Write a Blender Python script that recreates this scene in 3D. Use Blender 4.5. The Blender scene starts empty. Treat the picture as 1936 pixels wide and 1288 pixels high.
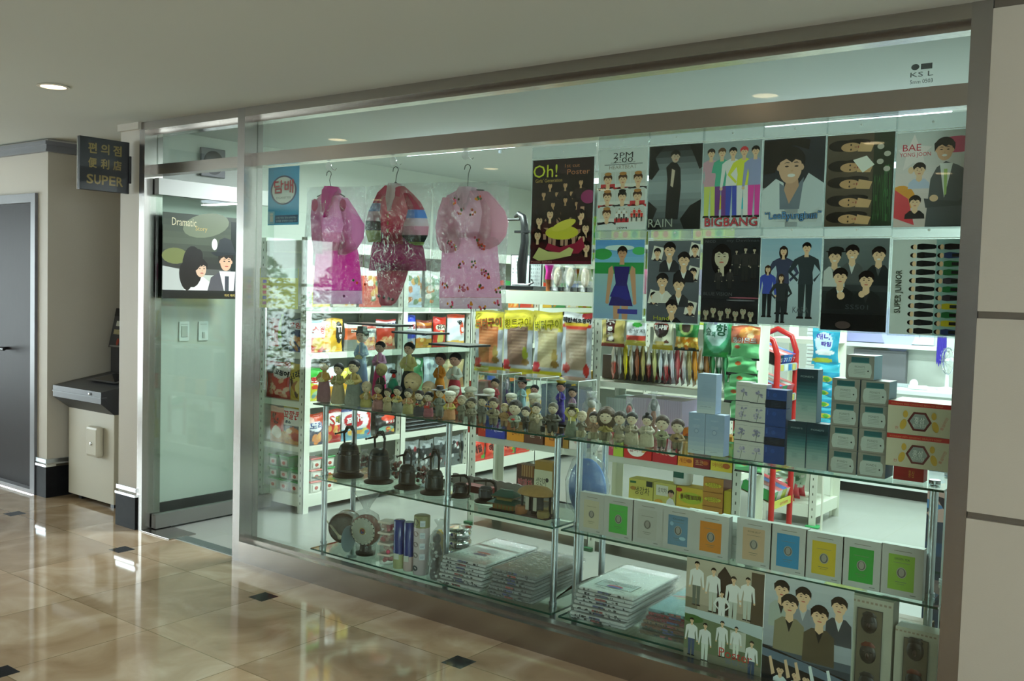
import bpy, bmesh, math, random
from mathutils import Vector, Matrix, noise
C = bpy.context.scene.collection
sc = bpy.context.scene
PI = math.pi
# ---------------------------------------------------------------- camera
YAW, PIT, ROL, FPX = [math.radians(a) for a in (-37.382, -2.985, 1.635)] + [1844.1]
CAM = Vector((0, -3.24, 1.5))
_f = Vector((math.sin(YAW)*math.cos(PIT), math.cos(YAW)*math.cos(PIT), math.sin(PIT)))
_r = Vector((math.cos(YAW), -math.sin(YAW), 0)); _u = _r.cross(_f)
RX = _r*math.cos(ROL) + _u*math.sin(ROL); UX = -_r*math.sin(ROL) + _u*math.cos(ROL)
cam = bpy.data.cameras.new('camera'); cam.sensor_width = 36; cam.lens = 36*FPX/1936; cam.clip_start = .02
co = bpy.data.objects.new('camera', cam); C.objects.link(co)
co.matrix_world = Matrix.Translation(CAM) @ Matrix((RX, UX, -_f)).transposed().to_4x4()
sc.camera = co
def rad(u0, u1, v, y):                    # radius of a round thing seen between two sight lines at depth y
    a, b = at(u0, v, 1, y)-CAM, at(u1, v, 1, y)-CAM
    return a.angle(b)*(a.length+b.length)/4
def at(u, v, ax, val):                    # where the sight line of a measured point meets the plane axis = val
    d = _f + RX*((u-968)/FPX) - UX*((v-644)/FPX)
    return CAM + d*((val-CAM[ax])/d[ax])
# ---------------------------------------------------------------- world, exposure
w = bpy.data.worlds.new('sky'); sc.world = w; w.use_nodes = True
w.node_tree.nodes['Background'].inputs[0].default_value = (.86, .94, 1, 1)
w.node_tree.nodes['Background'].inputs[1].default_value = 9.0
sc.view_settings.view_transform = 'Standard'; sc.view_settings.look = 'None'
sc.view_settings.exposure = 0.0; sc.view_settings.gamma = 1
sc.cycles.max_bounces = 10; sc.cycles.transparent_max_bounces = 40
sc.cycles.sample_clamp_indirect = 6; sc.cycles.caustics_reflective = False; sc.cycles.caustics_refractive = False
def area(name, loc, sx, sy, power, col, rot=(0,0,0), shape='RECTANGLE', spread=PI):
    l = bpy.data.lights.new(name, 'AREA'); l.shape = shape; l.size = sx; l.size_y = sy; l.energy = power; l.color = col; l.spread = spread
    o = bpy.data.objects.new(name, l); o.location = loc; o.rotation_euler = rot; C.objects.link(o); return o
SHOP = (.88, 1, 1); WARM = (1, .86, .68)
LP = [(-1.83,-.83), (-4.66,-.83), (-7.5,-.83), (-4.68,-2.4), (-1.83,-2.4), (-7.5,-2.4), (1.0,-.83), (1.0,-2.4), (-4.68,-3.98), (-1.83,-3.98), (-7.5,-3.98)]
for x, y in LP: area('downlight_glow', (x, y, 2.40), .12, .12, 2.6, WARM, shape='DISK', spread=2.4)
TUBES = [(-3.95,1.3,62), (-1.55,1.32,58), (-3.85,3.1,30), (-1.75,3.1,50), (-1.6,4.3,40)]
for t in TUBES: area('tube_glow', (t[0], t[1], 2.31), .85, .12, t[2], SHOP)
# daylight of the far left lobby windows, then two added fill lamps
area('window_and_fill_daylight', (-9.9, -2.45, 1.22), 1.7, 3.5, 110, (.84, .94, 1), rot=(0, -PI/2, 0))
area('window_and_fill_daylight', (1.0, -8.93, 1.5), 3.4, 1.3, 10, (.86, .95, 1), rot=(PI/2, 0, 0))  # added fill lamp at the made-up back window, out of view
area('window_and_fill_daylight', (2.93, -4.2, 1.5), 1.3, 3.8, 120, (.84, .94, 1), rot=(0, PI/2, 0))  # unseen fill lamp added at the right end to lift ceiling and floor
# ---------------------------------------------------------------- materials
BRT = 1.0                                 # paper and clay colours were read off dim surfaces: this lifts them to their own reflectance
def lin(c):
    if isinstance(c, str):
        c = [int(c[i:i+2], 16)/255 for i in (0, 2, 4)]
    return tuple(min(.86 if BRT > 1 else 1, BRT*(x/12.92 if x <= .04045 else ((x+.055)/1.055)**2.4)) for x in c[:3]) + (1,)
_mc = {}
class NT:
    def __init__(s, m): s.t = m.node_tree; s.n = s.t.nodes
    def new(s, ty, **k):
        n = s.n.new(ty)
        for a, b in k.items():
            if a.startswith('_'): n.inputs[int(a[1:])].default_value = b
            else: setattr(n, a, b)
        return n
    def ln(s, a, b): s.t.links.new(a, b)
    def math(s, op, a, b=None, c=None):
        n = s.n.new('ShaderNodeMath'); n.operation = op
        for i, x in enumerate((a, b, c)):
            if x is None: continue
            if isinstance(x, (int, float)): n.inputs[i].default_value = x
            else: s.ln(x, n.inputs[i])
        return n.outputs[0]
    def mix(s, f, a, b):
        n = s.n.new('ShaderNodeMix'); n.data_type = 'RGBA'
        for i, x in ((0, f), (6, a), (7, b)):
            if hasattr(x, 'is_linked') or hasattr(x, 'links'): s.ln(x, n.inputs[i])
            else: n.inputs[i].default_value = x
        return n.outputs[2]
def mat(name, col='808080', rough=.5, metal=0, spec=.5, bump=0, bscale=40, noise_amt=0, emit=0, coat=0, attr=False, stretch=None, nscale=8):
    if name in _mc: return _mc[name]
    m = bpy.data.materials.new(name); m.use_nodes = True; q = NT(m); b = q.n['Principled BSDF']
    b.inputs['Roughness'].default_value = rough; b.inputs['Metallic'].default_value = metal
    b.inputs['Specular IOR Level'].default_value = spec; b.inputs['Coat Weight'].default_value = coat
    c = lin(col); src = None
    if attr:
        a = q.new('ShaderNodeVertexColor'); a.layer_name = 'Col'; src = a.outputs[0]
    tc = q.new('ShaderNodeTexCoord')
    if noise_amt or bump:
        mp = q.new('ShaderNodeMapping'); q.ln(tc.outputs['Object'], mp.inputs[0])
        if stretch: mp.inputs['Scale'].default_value = stretch
    if noise_amt:
        nz = q.new('ShaderNodeTexNoise'); nz.inputs['Scale'].default_value = nscale; nz.inputs['Detail'].default_value = 5
        q.ln(mp.outputs[0], nz.inputs['Vector'])
        k = q.math('MULTIPLY_ADD', nz.outputs[0], noise_amt*2, 1-noise_amt)
        hs = q.new('ShaderNodeHueSaturation')
        q.ln(k, hs.inputs['Value'])
        if src: q.ln(src, hs.inputs['Color'])
        else: hs.inputs['Color'].default_value = c
        src = hs.outputs[0]
    if src: q.ln(src, b.inputs['Base Color'])
    else: b.inputs['Base Color'].default_value = c
    if bump:
        nz = q.new('ShaderNodeTexNoise'); nz.inputs['Scale'].default_value = bscale; nz.inputs['Detail'].default_value = 3
        q.ln(mp.outputs[0], nz.inputs['Vector'])
        bp = q.new('ShaderNodeBump'); bp.inputs['Strength'].default_value = bump; bp.inputs['Distance'].default_value = .01
        q.ln(nz.outputs[0], bp.inputs['Height']); q.ln(bp.outputs[0], b.inputs['Normal'])
    if emit:
        b.inputs['Emission Color'].default_value = c; b.inputs['Emission Strength'].default_value = emit
    _mc[name] = m; return m
def clear(name, tint, ior=1.5, bump=0, bscale=30, haze=0, hazecol='ffffff', gloss=1.0):
    if name in _mc: return _mc[name]
    m = bpy.data.materials.new(name); m.use_nodes = True; q = NT(m); q.n.remove(q.n['Principled BSDF']); out = q.n['Material Output']
    g = q.new('ShaderNodeNewGeometry')
    io = q.math('MULTIPLY_ADD', g.outputs['Backfacing'], 1/ior-ior, ior)
    fr = q.new('ShaderNodeFresnel'); q.ln(io, fr.inputs['IOR'])
    t = q.new('ShaderNodeBsdfTransparent'); t.inputs[0].default_value = lin(tint)
    gl = q.new('ShaderNodeBsdfGlossy'); gl.inputs['Roughness'].default_value = .02 if not bump else .08
    mx = q.new('ShaderNodeMixShader'); a = t.outputs[0]
    if haze:
        d = q.new('ShaderNodeBsdfDiffuse'); d.inputs[0].default_value = lin(hazecol)
        tr = q.new('ShaderNodeBsdfTranslucent'); tr.inputs[0].default_value = lin(hazecol)
        ad = q.new('ShaderNodeMixShader'); ad.inputs[0].default_value = .5; q.ln(d.outputs[0], ad.inputs[1]); q.ln(tr.outputs[0], ad.inputs[2])
        m2 = q.new('ShaderNodeMixShader'); m2.inputs[0].default_value = haze
        q.ln(a, m2.inputs[1]); q.ln(ad.outputs[0], m2.inputs[2]); a = m2.outputs[0]
    if bump:
        tc = q.new('ShaderNodeTexCoord'); nz = q.new('ShaderNodeTexNoise'); nz.inputs['Scale'].default_value = bscale; nz.inputs['Detail'].default_value = 4
        nz.inputs['Distortion'].default_value = 2.5
        q.ln(tc.outputs['Object'], nz.inputs['Vector'])
        bp = q.new('ShaderNodeBump'); bp.inputs['Strength'].default_value = bump; bp.inputs['Distance'].default_value = .02
        q.ln(nz.outputs[0], bp.inputs['Height']); q.ln(bp.outputs[0], gl.inputs['Normal'])
        fac = q.math('ADD', fr.outputs[0], .10)
    else: fac = q.math('MULTIPLY', fr.outputs[0], gloss)
    q.ln(fac, mx.inputs[0]); q.ln(a, mx.inputs[1]); q.ln(gl.outputs[0], mx.inputs[2]); q.ln(mx.outputs[0], out.inputs[0])
    _mc[name] = m; return m
PRINT = mat('printed_paper', rough=.45, attr=True); GLOSSY = mat('printed_gloss', rough=.2, attr=True)
FOIL = mat('snack_foil', rough=.27, attr=True, bump=.35, bscale=22, spec=.8); CLAY = mat('fired_clay', rough=.62, attr=True, noise_amt=.22, nscale=60, bump=.3, bscale=120)
CLOTH = mat('fabric', rough=.8, attr=True, bump=.2, bscale=60)
STEEL = mat('brushed_steel', 'a09c98', rough=.27, metal=1, bump=.02, bscale=60, stretch=(1, 1, 12))
STEELR = mat('satin_steel', '8f8f8c', rough=.45, metal=1)
STEELH = mat('brushed_steel_horizontal', 'a8a29b', rough=.25, metal=1, bump=.02, bscale=60, stretch=(.1, 6, 14))
CHROME = mat('chrome', 'd8dadc', rough=.12, metal=1); ALU = mat('satin_aluminium', 'b9c0c6', rough=.3, metal=1)
CREAM = mat('cream_powder_coat', 'dfe3d4', rough=.42); BLACK = mat('black_plastic', '141516', rough=.35)
PANE = clear('window_glass', 'f1f7f3'); SHELF = clear('shelf_glass', 'ebf5f0'); ACRYL = clear('clear_acrylic', 'f6f9f8')
EDGE = mat('glass_edge', '0f4a3c', rough=.15, spec=.8); BAG = clear('thin_clear_plastic', 'f4f7f8', bump=1.0, bscale=13, haze=.05)
SLEEVE = clear('poster_sleeve', 'eef2f2', haze=.22, hazecol='cfd8d6'); WRAP = clear('wrapping_film', 'f2f4f4', bump=1.0, bscale=45, haze=.05)
def silk():
    m = bpy.data.materials.new('sheer_silk'); m.use_nodes = True; q = NT(m); q.n.remove(q.n['Principled BSDF'])
    a = q.new('ShaderNodeVertexColor'); a.layer_name = 'Col'; d = q.new('ShaderNodeBsdfDiffuse'); t = q.new('ShaderNodeBsdfTranslucent'); x = q.new('ShaderNodeMixShader'); x.inputs[0].default_value = .6
    q.ln(a.outputs[0], d.inputs[0]); q.ln(a.outputs[0], t.inputs[0]); q.ln(d.outputs[0], x.inputs[1]); q.ln(t.outputs[0], x.inputs[2])
    p = q.new('ShaderNodeBsdfTransparent'); y = q.new('ShaderNodeMixShader'); y.inputs[0].default_value = .88
    q.ln(p.outputs[0], y.inputs[1]); q.ln(x.outputs[0], y.inputs[2]); q.ln(y.outputs[0], q.n['Material Output'].inputs[0]); return m
SILK = silk()
# ---------------------------------------------------------------- mesh builder
class MB:
    def __init__(s, m=None): s.v = []; s.f = []; s.c = []; s.m = []; s.mats = []; s.sm = []; s.xf = None; s.mt = m
    def mi(s, m):
        m = m or s.mt
        if m not in s.mats: s.mats.append(m)
        return s.mats.index(m)
    def add(s, vs, fs, col='ffffff', m=None, smooth=False):
        b = len(s.v); xf = s.xf
        s.v += [tuple(xf @ Vector(p)) if xf else tuple(p) for p in vs]
        k = s.mi(m); vc = isinstance(col, tuple) and col and col[0] == 'v'
        if vc: L = {c: lin(c) for c in set(col[1])}
        cc = lin(col) if not vc and (isinstance(col, str) or not isinstance(col, list)) else None
        for i, f in enumerate(fs):
            s.f.append([b+j for j in f]); s.c.append([L[col[1][j]] for j in f] if vc else cc if cc else lin(col[i])); s.m.append(k); s.sm.append(smooth)
        return s
    def poly(s, pts, col='ffffff', m=None): return s.add(pts, [list(range(len(pts)))], col, m)
    def box(s, x0, x1, y0, y1, z0, z1, col='ffffff', m=None, bv=0):
        if bv:
            bm = bmesh.new(); bmesh.ops.create_cube(bm, size=1)
            for v in bm.verts: v.co = Vector(((x0+x1)/2+v.co.x*(x1-x0), (y0+y1)/2+v.co.y*(y1-y0), (z0+z1)/2+v.co.z*(z1-z0)))
            bmesh.ops.bevel(bm, geom=bm.edges[:], offset=bv, segments=2, affect='EDGES', profile=.5)
            bm.verts.index_update(); s.add([v.co.copy() for v in bm.verts], [[v.index for v in f.verts] for f in bm.faces], col, m); bm.free(); return s
        vs = [(x, y, z) for x in (x0, x1) for y in (y0, y1) for z in (z0, z1)]
        return s.add(vs, [(0,1,3,2), (4,6,7,5), (0,4,5,1), (2,3,7,6), (0,2,6,4), (1,5,7,3)], col, m)
    def lathe(s, prof, o=(0,0,0), n=20, col='ffffff', m=None, sx=1, sy=1, rot=None, cols=None):
        vs = []; fs = []; cl = []
        for r, z in prof:
            for i in range(n):
                a = 2*PI*i/n; p = Vector((r*math.cos(a)*sx, r*math.sin(a)*sy, z))
                if rot: p = rot @ p
                vs.append(p+Vector(o))
        for k in range(len(prof)-1):
            for i in range(n):
                j = (i+1) % n; fs.append((k*n+i, k*n+j, (k+1)*n+j, (k+1)*n+i)); cl.append(cols[k] if cols else col)
        if prof[0][0] > 1e-5: fs.append(list(range(n))[::-1]); cl.append(cl[0])
        if prof[-1][0] > 1e-5: fs.append([(len(prof)-1)*n+i for i in range(n)]); cl.append(cl[-2] if cols else col)
        return s.add(vs, fs, cl, m, True)
    def ell(s, o, r, col='ffffff', m=None, n=12, rot=None):
        if isinstance(r, (int, float)): r = (r, r, r)
        k = max(6, n//2+2); prof = [(math.sin(PI*i/k), -math.cos(PI*i/k)) for i in range(k+1)]
        prof[0] = (1e-6, -1); prof[-1] = (1e-6, 1)
        vs = []
        R = rot if rot else Matrix.Identity(3)
        for a, z in prof:
            for i in range(n):
                t = 2*PI*i/n; vs.append(R @ Vector((a*math.cos(t)*r[0], a*math.sin(t)*r[1], z*r[2])) + Vector(o))
        fs = [(q*n+i, q*n+(i+1) % n, (q+1)*n+(i+1) % n, (q+1)*n+i) for q in range(k) for i in range(n)]
        return s.add(vs, fs, col, m, True)
    def tube(s, pts, r, col='ffffff', m=None, n=8, flat=1):
        pts = [Vector(p) for p in pts]; rs = r if isinstance(r, (list, tuple)) else [r]*len(pts); vs = []; up = None
        for i, p in enumerate(pts):
            t = (pts[min(i+1, len(pts)-1)]-pts[max(i-1, 0)]).normalized()
            if up is None: up = t.orthogonal().normalized()
            a = (up - t*up.dot(t)).normalized(); up = a; b = t.cross(a)
            for k in range(n):
                w_ = 2*PI*k/n; vs.append(p + a*math.cos(w_)*rs[i] + b*math.sin(w_)*rs[i]*flat)
        L = len(pts)
        fs = [(q*n+i, q*n+(i+1) % n, (q+1)*n+(i+1) % n, (q+1)*n+i) for q in range(L-1) for i in range(n)]
        fs += [list(range(n))[::-1], [(L-1)*n+i for i in range(n)]]
        return s.add(vs, fs, col, m, True)
    def build(s, name, m=None, parent=None, loc=None, rot=None):
        me = bpy.data.meshes.new(name); me.from_pydata(s.v, [], s.f)
        if m: s.mats = [m]; s.m = [0]*len(s.f)
        for x in s.mats: me.materials.append(x)
        me.polygons.foreach_set('material_index', s.m); me.polygons.foreach_set('use_smooth', s.sm)
        ca = me.color_attributes.new('Col', 'FLOAT_COLOR', 'CORNER')
        buf = []
        for f, c in zip(s.f, s.c):
            if isinstance(c, list): [buf.extend(q) for q in c]
            else: buf.extend(c*len(f))
        ca.data.foreach_set('color', buf)
        if any(s.sm): me.set_sharp_from_angle(angle=math.radians(48))
        me.update(); o = bpy.data.objects.new(name, me); C.objects.link(o)
        if parent: o.parent = parent
        if loc: o.location = loc
        if rot is not None: o.rotation_euler = rot if not isinstance(rot, (int, float)) else (0, 0, rot)
        return o
def tag(o, label=None, cat=None, group=None, kind=None):
    if label: o['label'] = label
    if cat: o['category'] = cat
    if group: o['group'] = group
    if kind: o['kind'] = kind
    return o
def empty(name, loc=(0,0,0), rz=0, label=None, cat=None, group=None, kind=None):
    o = bpy.data.objects.new(name, None); o.empty_display_size = .05; C.objects.link(o); o.location = loc; o.rotation_euler = (0, 0, rz)
    return tag(o, label, cat, group, kind)
def copy_tree(o, loc=None, rz=None, label=None, parent=None, scale=None):
    c = o.copy(); C.objects.link(c)
    if parent: c.parent = parent
    for ch in list(o.children): copy_tree(ch, parent=c)
    if loc is not None: c.location = loc
    if rz is not None: c.rotation_euler = (0, 0, rz)
    if label: c['label'] = label
    if scale: c.scale = scale if not isinstance(scale, (int, float)) else (scale,)*3
    return c
def struct(name, mb, m=None, parent=None):
    o = mb.build(name, m, parent)
    if not parent: o['kind'] = 'structure'
    return o
# text outlines, filled once per string and reused
_tc = {}
def glyphs(txt):
    if txt in _tc: return _tc[txt]
    cu = bpy.data.curves.new('t', 'FONT'); cu.body = txt; cu.size = 1; cu.resolution_u = 2; cu.align_x = 'CENTER'; cu.align_y = 'CENTER'
    o = bpy.data.objects.new('t', cu); C.objects.link(o); dg = bpy.context.evaluated_depsgraph_get(); dg.update()
    me = o.evaluated_get(dg).to_mesh()
    vs = [tuple(v.co) for v in me.vertices]; fs = [tuple(p.vertices) for p in me.polygons]
    bpy.data.objects.remove(o); bpy.data.curves.remove(cu)
    if vs:
        xs = [v[0] for v in vs]; ys = [v[1] for v in vs]; cx = (min(xs)+max(xs))/2; cy = (min(ys)+max(ys))/2
        W = max(xs)-min(xs) or 1; H = max(ys)-min(ys) or 1
        vs = [((x-cx)/W, (y-cy)/H) for x, y, _ in vs]
    _tc[txt] = (vs, fs); return _tc[txt]
# flat artwork on a surface: S(u, v, lift) -> point; u to the right 0..1, v upward 0..1
class Art:
    def __init__(s, mb, S, m=None, asp=1.0, step=.0003): s.mb = mb; s.S = S; s.m = m; s.l = 0; s.st = step; s.asp = asp
    def _p(s, pts, col):
        s.l += s.st; s.mb.poly([s.S(a, b, s.l) for a, b in pts], col, s.m); return s
    def rect(s, x0, y0, x1, y1, col): return s._p([(x0, y0), (x1, y0), (x1, y1), (x0, y1)], col)
    def poly(s, pts, col): return s._p(pts, col)
    def ell(s, x, y, rx, ry, col, n=18, a=0):
        ca, sa = math.cos(a), math.sin(a); A = s.asp
        pts = []
        for i in range(n):
            t = 2*PI*i/n; p, q = rx*math.cos(t), ry*math.sin(t)/A
            pts.append((x+p*ca-q*A*sa if a else x+p, y+(p*sa/A+q*ca) if a else y+q))
        return s._p(pts, col)
    def text(s, t, x, y, w_, h, col, a=0, out=None):
        vs, fs = glyphs(t)
        if not vs: return s
        if out:
            for dx, dy in (((-1,-.6), (1,.6), (.6,-1), (-.6,1)) if out[0] == col else ((-1,0), (1,0), (0,-1), (0,1), (.7,.7), (-.7,-.7), (.7,-.7), (-.7,.7))):
                s._t(vs, fs, x+dx*out[1], y+dy*out[1]/s.asp, w_, h, out[0], a)
        s.l += s.st; s._t(vs, fs, x, y, w_, h, col, a); return s
    def _t(s, vs, fs, x, y, w_, h, col, a):
        ca, sa = math.cos(a), math.sin(a); A = s.asp
        P = [(p*w_, q*h) for p, q in vs]
        if a: P = [(p*ca-q*A*sa, p*sa/A+q*ca) for p, q in P]
        s.mb.add([s.S(x+p, y+q, s.l) for p, q in P], fs, col, s.m)
def plane_S(o, ex, ey, n):
    o, ex, ey, n = Vector(o), Vector(ex), Vector(ey), Vector(n).normalized()
    return lambda u, v, l: o + ex*u + ey*v + n*l
# ================================================================= SETTING
def nodes_tile_floor():
    m = bpy.data.materials.new('polished_marble_tiles'); m.use_nodes = True; q = NT(m); b = q.n['Principled BSDF']
    tc = q.new('ShaderNodeTexCoord'); sp = q.new('ShaderNodeSeparateXYZ'); q.ln(tc.outputs['Object'], sp.inputs[0])
    T = .614
    X = q.math('DIVIDE', q.math('ADD', sp.outputs[0], 3.703), T); Y = q.math('DIVIDE', q.math('ADD', sp.outputs[1], .292), T)
    def near(v, per, half):                    # 1 where v is within half of a multiple of per
        a = q.math('ADD', v, per/2); a = q.math('DIVIDE', a, per); a = q.math('FRACT', a); a = q.math('SUBTRACT', a, .5); a = q.math('ABSOLUTE', a)
        return q.math('LESS_THAN', a, half/per)
    jx = near(X, 1, .0035); jy = near(Y, 1, .0035); j = q.math('MAXIMUM', jx, jy)
    cab = q.math('MULTIPLY', near(X, 2, .083), near(Y, 2, .083))
    cm = q.new('ShaderNodeCombineXYZ'); q.ln(q.math('FLOOR', X), cm.inputs[0]); q.ln(q.math('FLOOR', Y), cm.inputs[1])
    wn = q.new('ShaderNodeTexWhiteNoise'); wn.noise_dimensions = '3D'; q.ln(cm.outputs[0], wn.inputs[0])
    nz = q.new('ShaderNodeTexNoise'); nz.inputs['Scale'].default_value = 3.2; nz.inputs['Detail'].default_value = 8; nz.inputs['Distortion'].default_value = .9
    mp = q.new('ShaderNodeVectorMath'); mp.operation = 'MULTIPLY_ADD'; q.ln(wn.outputs['Color'], mp.inputs[0]); mp.inputs[1].default_value = (20, 20, 20); q.ln(tc.outputs['Object'], mp.inputs[2])
    q.ln(mp.outputs[0], nz.inputs['Vector'])
    cr = q.new('ShaderNodeValToRGB'); q.ln(nz.outputs[0], cr.inputs[0])
    e = cr.color_ramp; e.elements[0].position = .25; e.elements[0].color = lin('957b5e'); e.elements[1].position = .72; e.elements[1].color = lin('c4b29a')
    x = e.elements.new(.5); x.color = lin('ab9478')
    hs = q.new('ShaderNodeHueSaturation'); q.ln(cr.outputs[0], hs.inputs['Color']); q.ln(q.math('MULTIPLY_ADD', wn.outputs['Value'], .36, .80), hs.inputs['Value'])
    c = q.mix(j, hs.outputs[0], lin('7d6d50')); c = q.mix(cab, c, lin('1b1c1d'))
    q.ln(c, b.inputs['Base Color']); b.inputs['Roughness'].default_value = .06; b.inputs['Specular IOR Level'].default_value = .5
    return m
def shop_floor():
    m = bpy.data.materials.new('vinyl_shop_floor'); m.use_nodes = True; q = NT(m); b = q.n['Principled BSDF']
    tc = q.new('ShaderNodeTexCoord'); br = q.new('ShaderNodeTexBrick'); q.ln(tc.outputs['Object'], br.inputs[0]); br.offset = 0
    for k, v in (('Scale', 1), ('Brick Width', .3), ('Row Height', .3), ('Mortar Size', .0015)): br.inputs[k].default_value = v
    br.inputs['Color1'].default_value = lin('92968f'); br.inputs['Color2'].default_value = lin('989b95'); br.inputs['Mortar'].default_value = lin('8f907e')
    q.ln(br.outputs[0], b.inputs['Base Color']); b.inputs['Roughness'].default_value = .28
    return m
WALL = mat('beige_wallpaper', 'b4ad9f', rough=.6, bump=.12, bscale=220); CEIL = mat('ceiling_paint', 'c4c7be', rough=.85)
SWALL = mat('pale_shop_paint', 'c6cbc4', rough=.5); DOORW = mat('dark_wood_door', '1e1615', rough=.5, noise_amt=.25, stretch=(6, 6, .6), nscale=12, spec=.15)
GREYP = mat('grey_painted_metal', '6f7075', rough=.4); BRONZE = mat('bronze_trim', '5f564b', rough=.4, metal=.3)
STONE = mat('black_granite', '121315', rough=.5, spec=.15, noise_amt=.8, nscale=22)
f = MB(); f.box(-10.2, 3.2, -9.2, 0.03, -.1, 0); f.box(-6.6, -5.46, .03, 1.3, -.1, 0)
struct('floor', f, nodes_tile_floor())
f = MB(); f.box(-5.46, -.45, .03, 5.2, -.1, 0); struct('floor', f, shop_floor())
f = MB(); f.box(-10.2, 3.2, -9.2, 0.02, 2.415, 2.5); f.box(-10.2, -5.36, .02, 1.3, 2.415, 2.5)
struct('ceiling', f, CEIL)
f = MB(); f.box(-5.36, -.45, .02, 5.2, 2.41, 2.5); struct('ceiling', f, mat('shop_ceiling_paint', 'bec2c2', rough=.8))
# shop walls
f = MB(); f.box(-5.46, -5.35, .13, 5.2, 0, 2.41); struct('wall_left', f, SWALL)
f = MB(); f.box(-5.46, -.45, 5.0, 5.2, 0, 2.41); struct('wall_back', f, SWALL)
f = MB(); f.box(-.60, -.45, .12, 5.0, 0, 2.41); struct('wall_right', f, SWALL)
f = MB(); f.box(-5.35, -5.338, .13, .94, 0, .12); struct('baseboard_left', f, BLACK)
# corridor walls
f = MB(); f.box(-5.465, -5.266, 0.0, .13, 0, 2.415, m=WALL); f.box(-5.465, -5.455, .13, 1.2, 0, 2.415, m=WALL)
struct('wall_pillar', f)
f = MB(); f.box(-5.475, -5.262, -.012, 0, 0, .195, m=STONE); f.box(-5.478, -5.262, -.016, 0, .195, .21, m=CHROME); f.box(-5.472, -5.262, -.01, 0, .225, .25, m=CHROME)
struct('baseboard_pillar', f)
f = MB(); f.box(-5.47, -5.25, -.02, 0, 2.375, 2.415); struct('trim_1', f, WALL)
f = MB(); f.box(-6.60, -6.466, .07, 1.2, 0, 2.415); f.box(-10.2, -7.56, .07, .2, 0, 2.415); f.box(-7.56, -6.6, .07, .2, 2.06, 2.415); f.box(-6.466, -5.455, 1.15, 1.25, 0, 2.415)
struct('wall_lobby', f, WALL)
f = MB(); f.box(-6.605, -6.456, .058, .9, 0, .21, m=STONE); f.box(-6.605, -6.452, .054, .9, .21, .225, m=CHROME); f.box(-6.605, -6.455, .057, .9, .235, .262, m=ALU)
f.box(-10, -7.56, .058, .07, 0, .21, m=STONE)
struct('baseboard_lobby', f)
f = MB()
for k, (d, z0, z1) in enumerate(((.035, 2.375, 2.40), (.022, 2.345, 2.375), (.03, 2.33, 2.345))):
    f.box(-10, -6.466+d, .07-d, .07, z0, z1); f.box(-6.466, -6.466+d, .07, 1.15, z0, z1)
struct('trim_2', f, GREYP)
d = empty('door_1', (-7.08, .07, 0), kind='structure')
f = MB(); f.box(-.48, .42, .03, .06, .03, 2.0); f.build('door_leaf', DOORW, d)
f = MB()
f.box(.42, .48, -.02, .08, 0, 2.06); f.box(-.54, -.48, -.02, .08, 0, 2.06); f.box(-.48, .42, -.02, .08, 2.0, 2.06); f.build('door_frame', GREYP, d)
f = MB(); f.box(-.48, .42, -.02, .09, 0, .03); f.build('threshold', GREYP, d)
f = MB(); f.tube([(-.0, .03, .98), (0, -.04, .98), (.10, -.045, .98)], .011); f.build('door_handle', BLACK, d)
# right wall: beige panels with bronze grooves
f = MB()
for z0, z1 in ((0, .836), (.857, 1.453), (1.475, 2.385)): f.box(-.683, 3.2, -.012, .12, z0, z1)
struct('wall_right', f, mat('beige_panel', 'a29a8c', rough=.5, bump=.05, bscale=200))
f = MB()
for z0, z1 in ((.836, .857), (1.453, 1.475), (2.385, 2.415)): f.box(-.683, 3.2, .0, .10, z0, z1)
struct('trim_3', f, BRONZE)
# far lobby walls and the window wall on the far left
f = MB(); f.box(-10.2, -.8, -9.2, -9, 0, 2.415); f.box(2.8, 3.2, -9.2, -9, 0, 2.415); f.box(-.8, 2.8, -9.2, -9, 0, .8); f.box(-.8, 2.8, -9.2, -9, 2.2, 2.415); struct('wall_lobby_back', f, mat('dark_wood_wall', '4a3c30', rough=.4, noise_amt=.2, stretch=(1, 6, .5)))
d = empty('window_added_back', (1.0, -9.1, 0), kind='structure')  # added window, never in view, put here to light the hall
f = MB()
for k in range(4): f.box(-1.8+k*1.18, -1.74+k*1.18, -.04, .04, .8, 2.2)
f.box(-1.8, 1.8, -.04, .04, .8, .86); f.box(-1.8, 1.8, -.04, .04, 2.14, 2.2); FR = mat('dark_window_frame', '3a3a3a', rough=.4); f.build('window_frame', FR, d)
f = MB(); f.box(-1.8, 1.8, -.004, .004, .86, 2.14); f.build('window_pane', PANE, d)
f = MB(); f.box(3, 3.2, -2.2, -.01, 0, 2.415); f.box(3, 3.2, -9, -6.2, 0, 2.415); f.box(3, 3.2, -6.2, -2.2, 0, .8); f.box(3, 3.2, -6.2, -2.2, 2.2, 2.415); struct('wall_lobby_right', f, WALL)
d = empty('window_added_right', (3.1, -4.2, 0), kind='structure'); f = MB()  # added right-end window, unseen, goes with the ceiling and floor fill
for k in range(4): f.box(-.04, .04, -2+k*1.31, -1.94+k*1.31, .8, 2.2)
f.box(-.04, .04, -2, 2, .8, .86); f.box(-.04, .04, -2, 2, 2.14, 2.2); f.build('window_frame', FR, d)
f = MB(); f.box(-.004, .004, -2, 2, .86, 2.14); f.build('window_pane', PANE, d)
f = MB(); f.box(-10.2, -10, -.6, .07, 0, 2.415); f.box(-10.2, -10, -9, -5.80, 0, 2.415); f.box(-10.2, -10, -5.8, -.6, 2.14, 2.415); f.box(-10.2, -10, -5.8, -.6, 0, .3)
struct('wall_lobby_left', f, mat('dark_wood_wall', '4a3c30', rough=.4, noise_amt=.2, stretch=(1, 6, .5)))
d = empty('window_2', (-10.1, -3.2, 0), kind='structure')
f = MB()
for k in range(9): f.box(-.04, .04, -2.6+k*.644, -2.55+k*.644, .3, 2.14)
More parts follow.
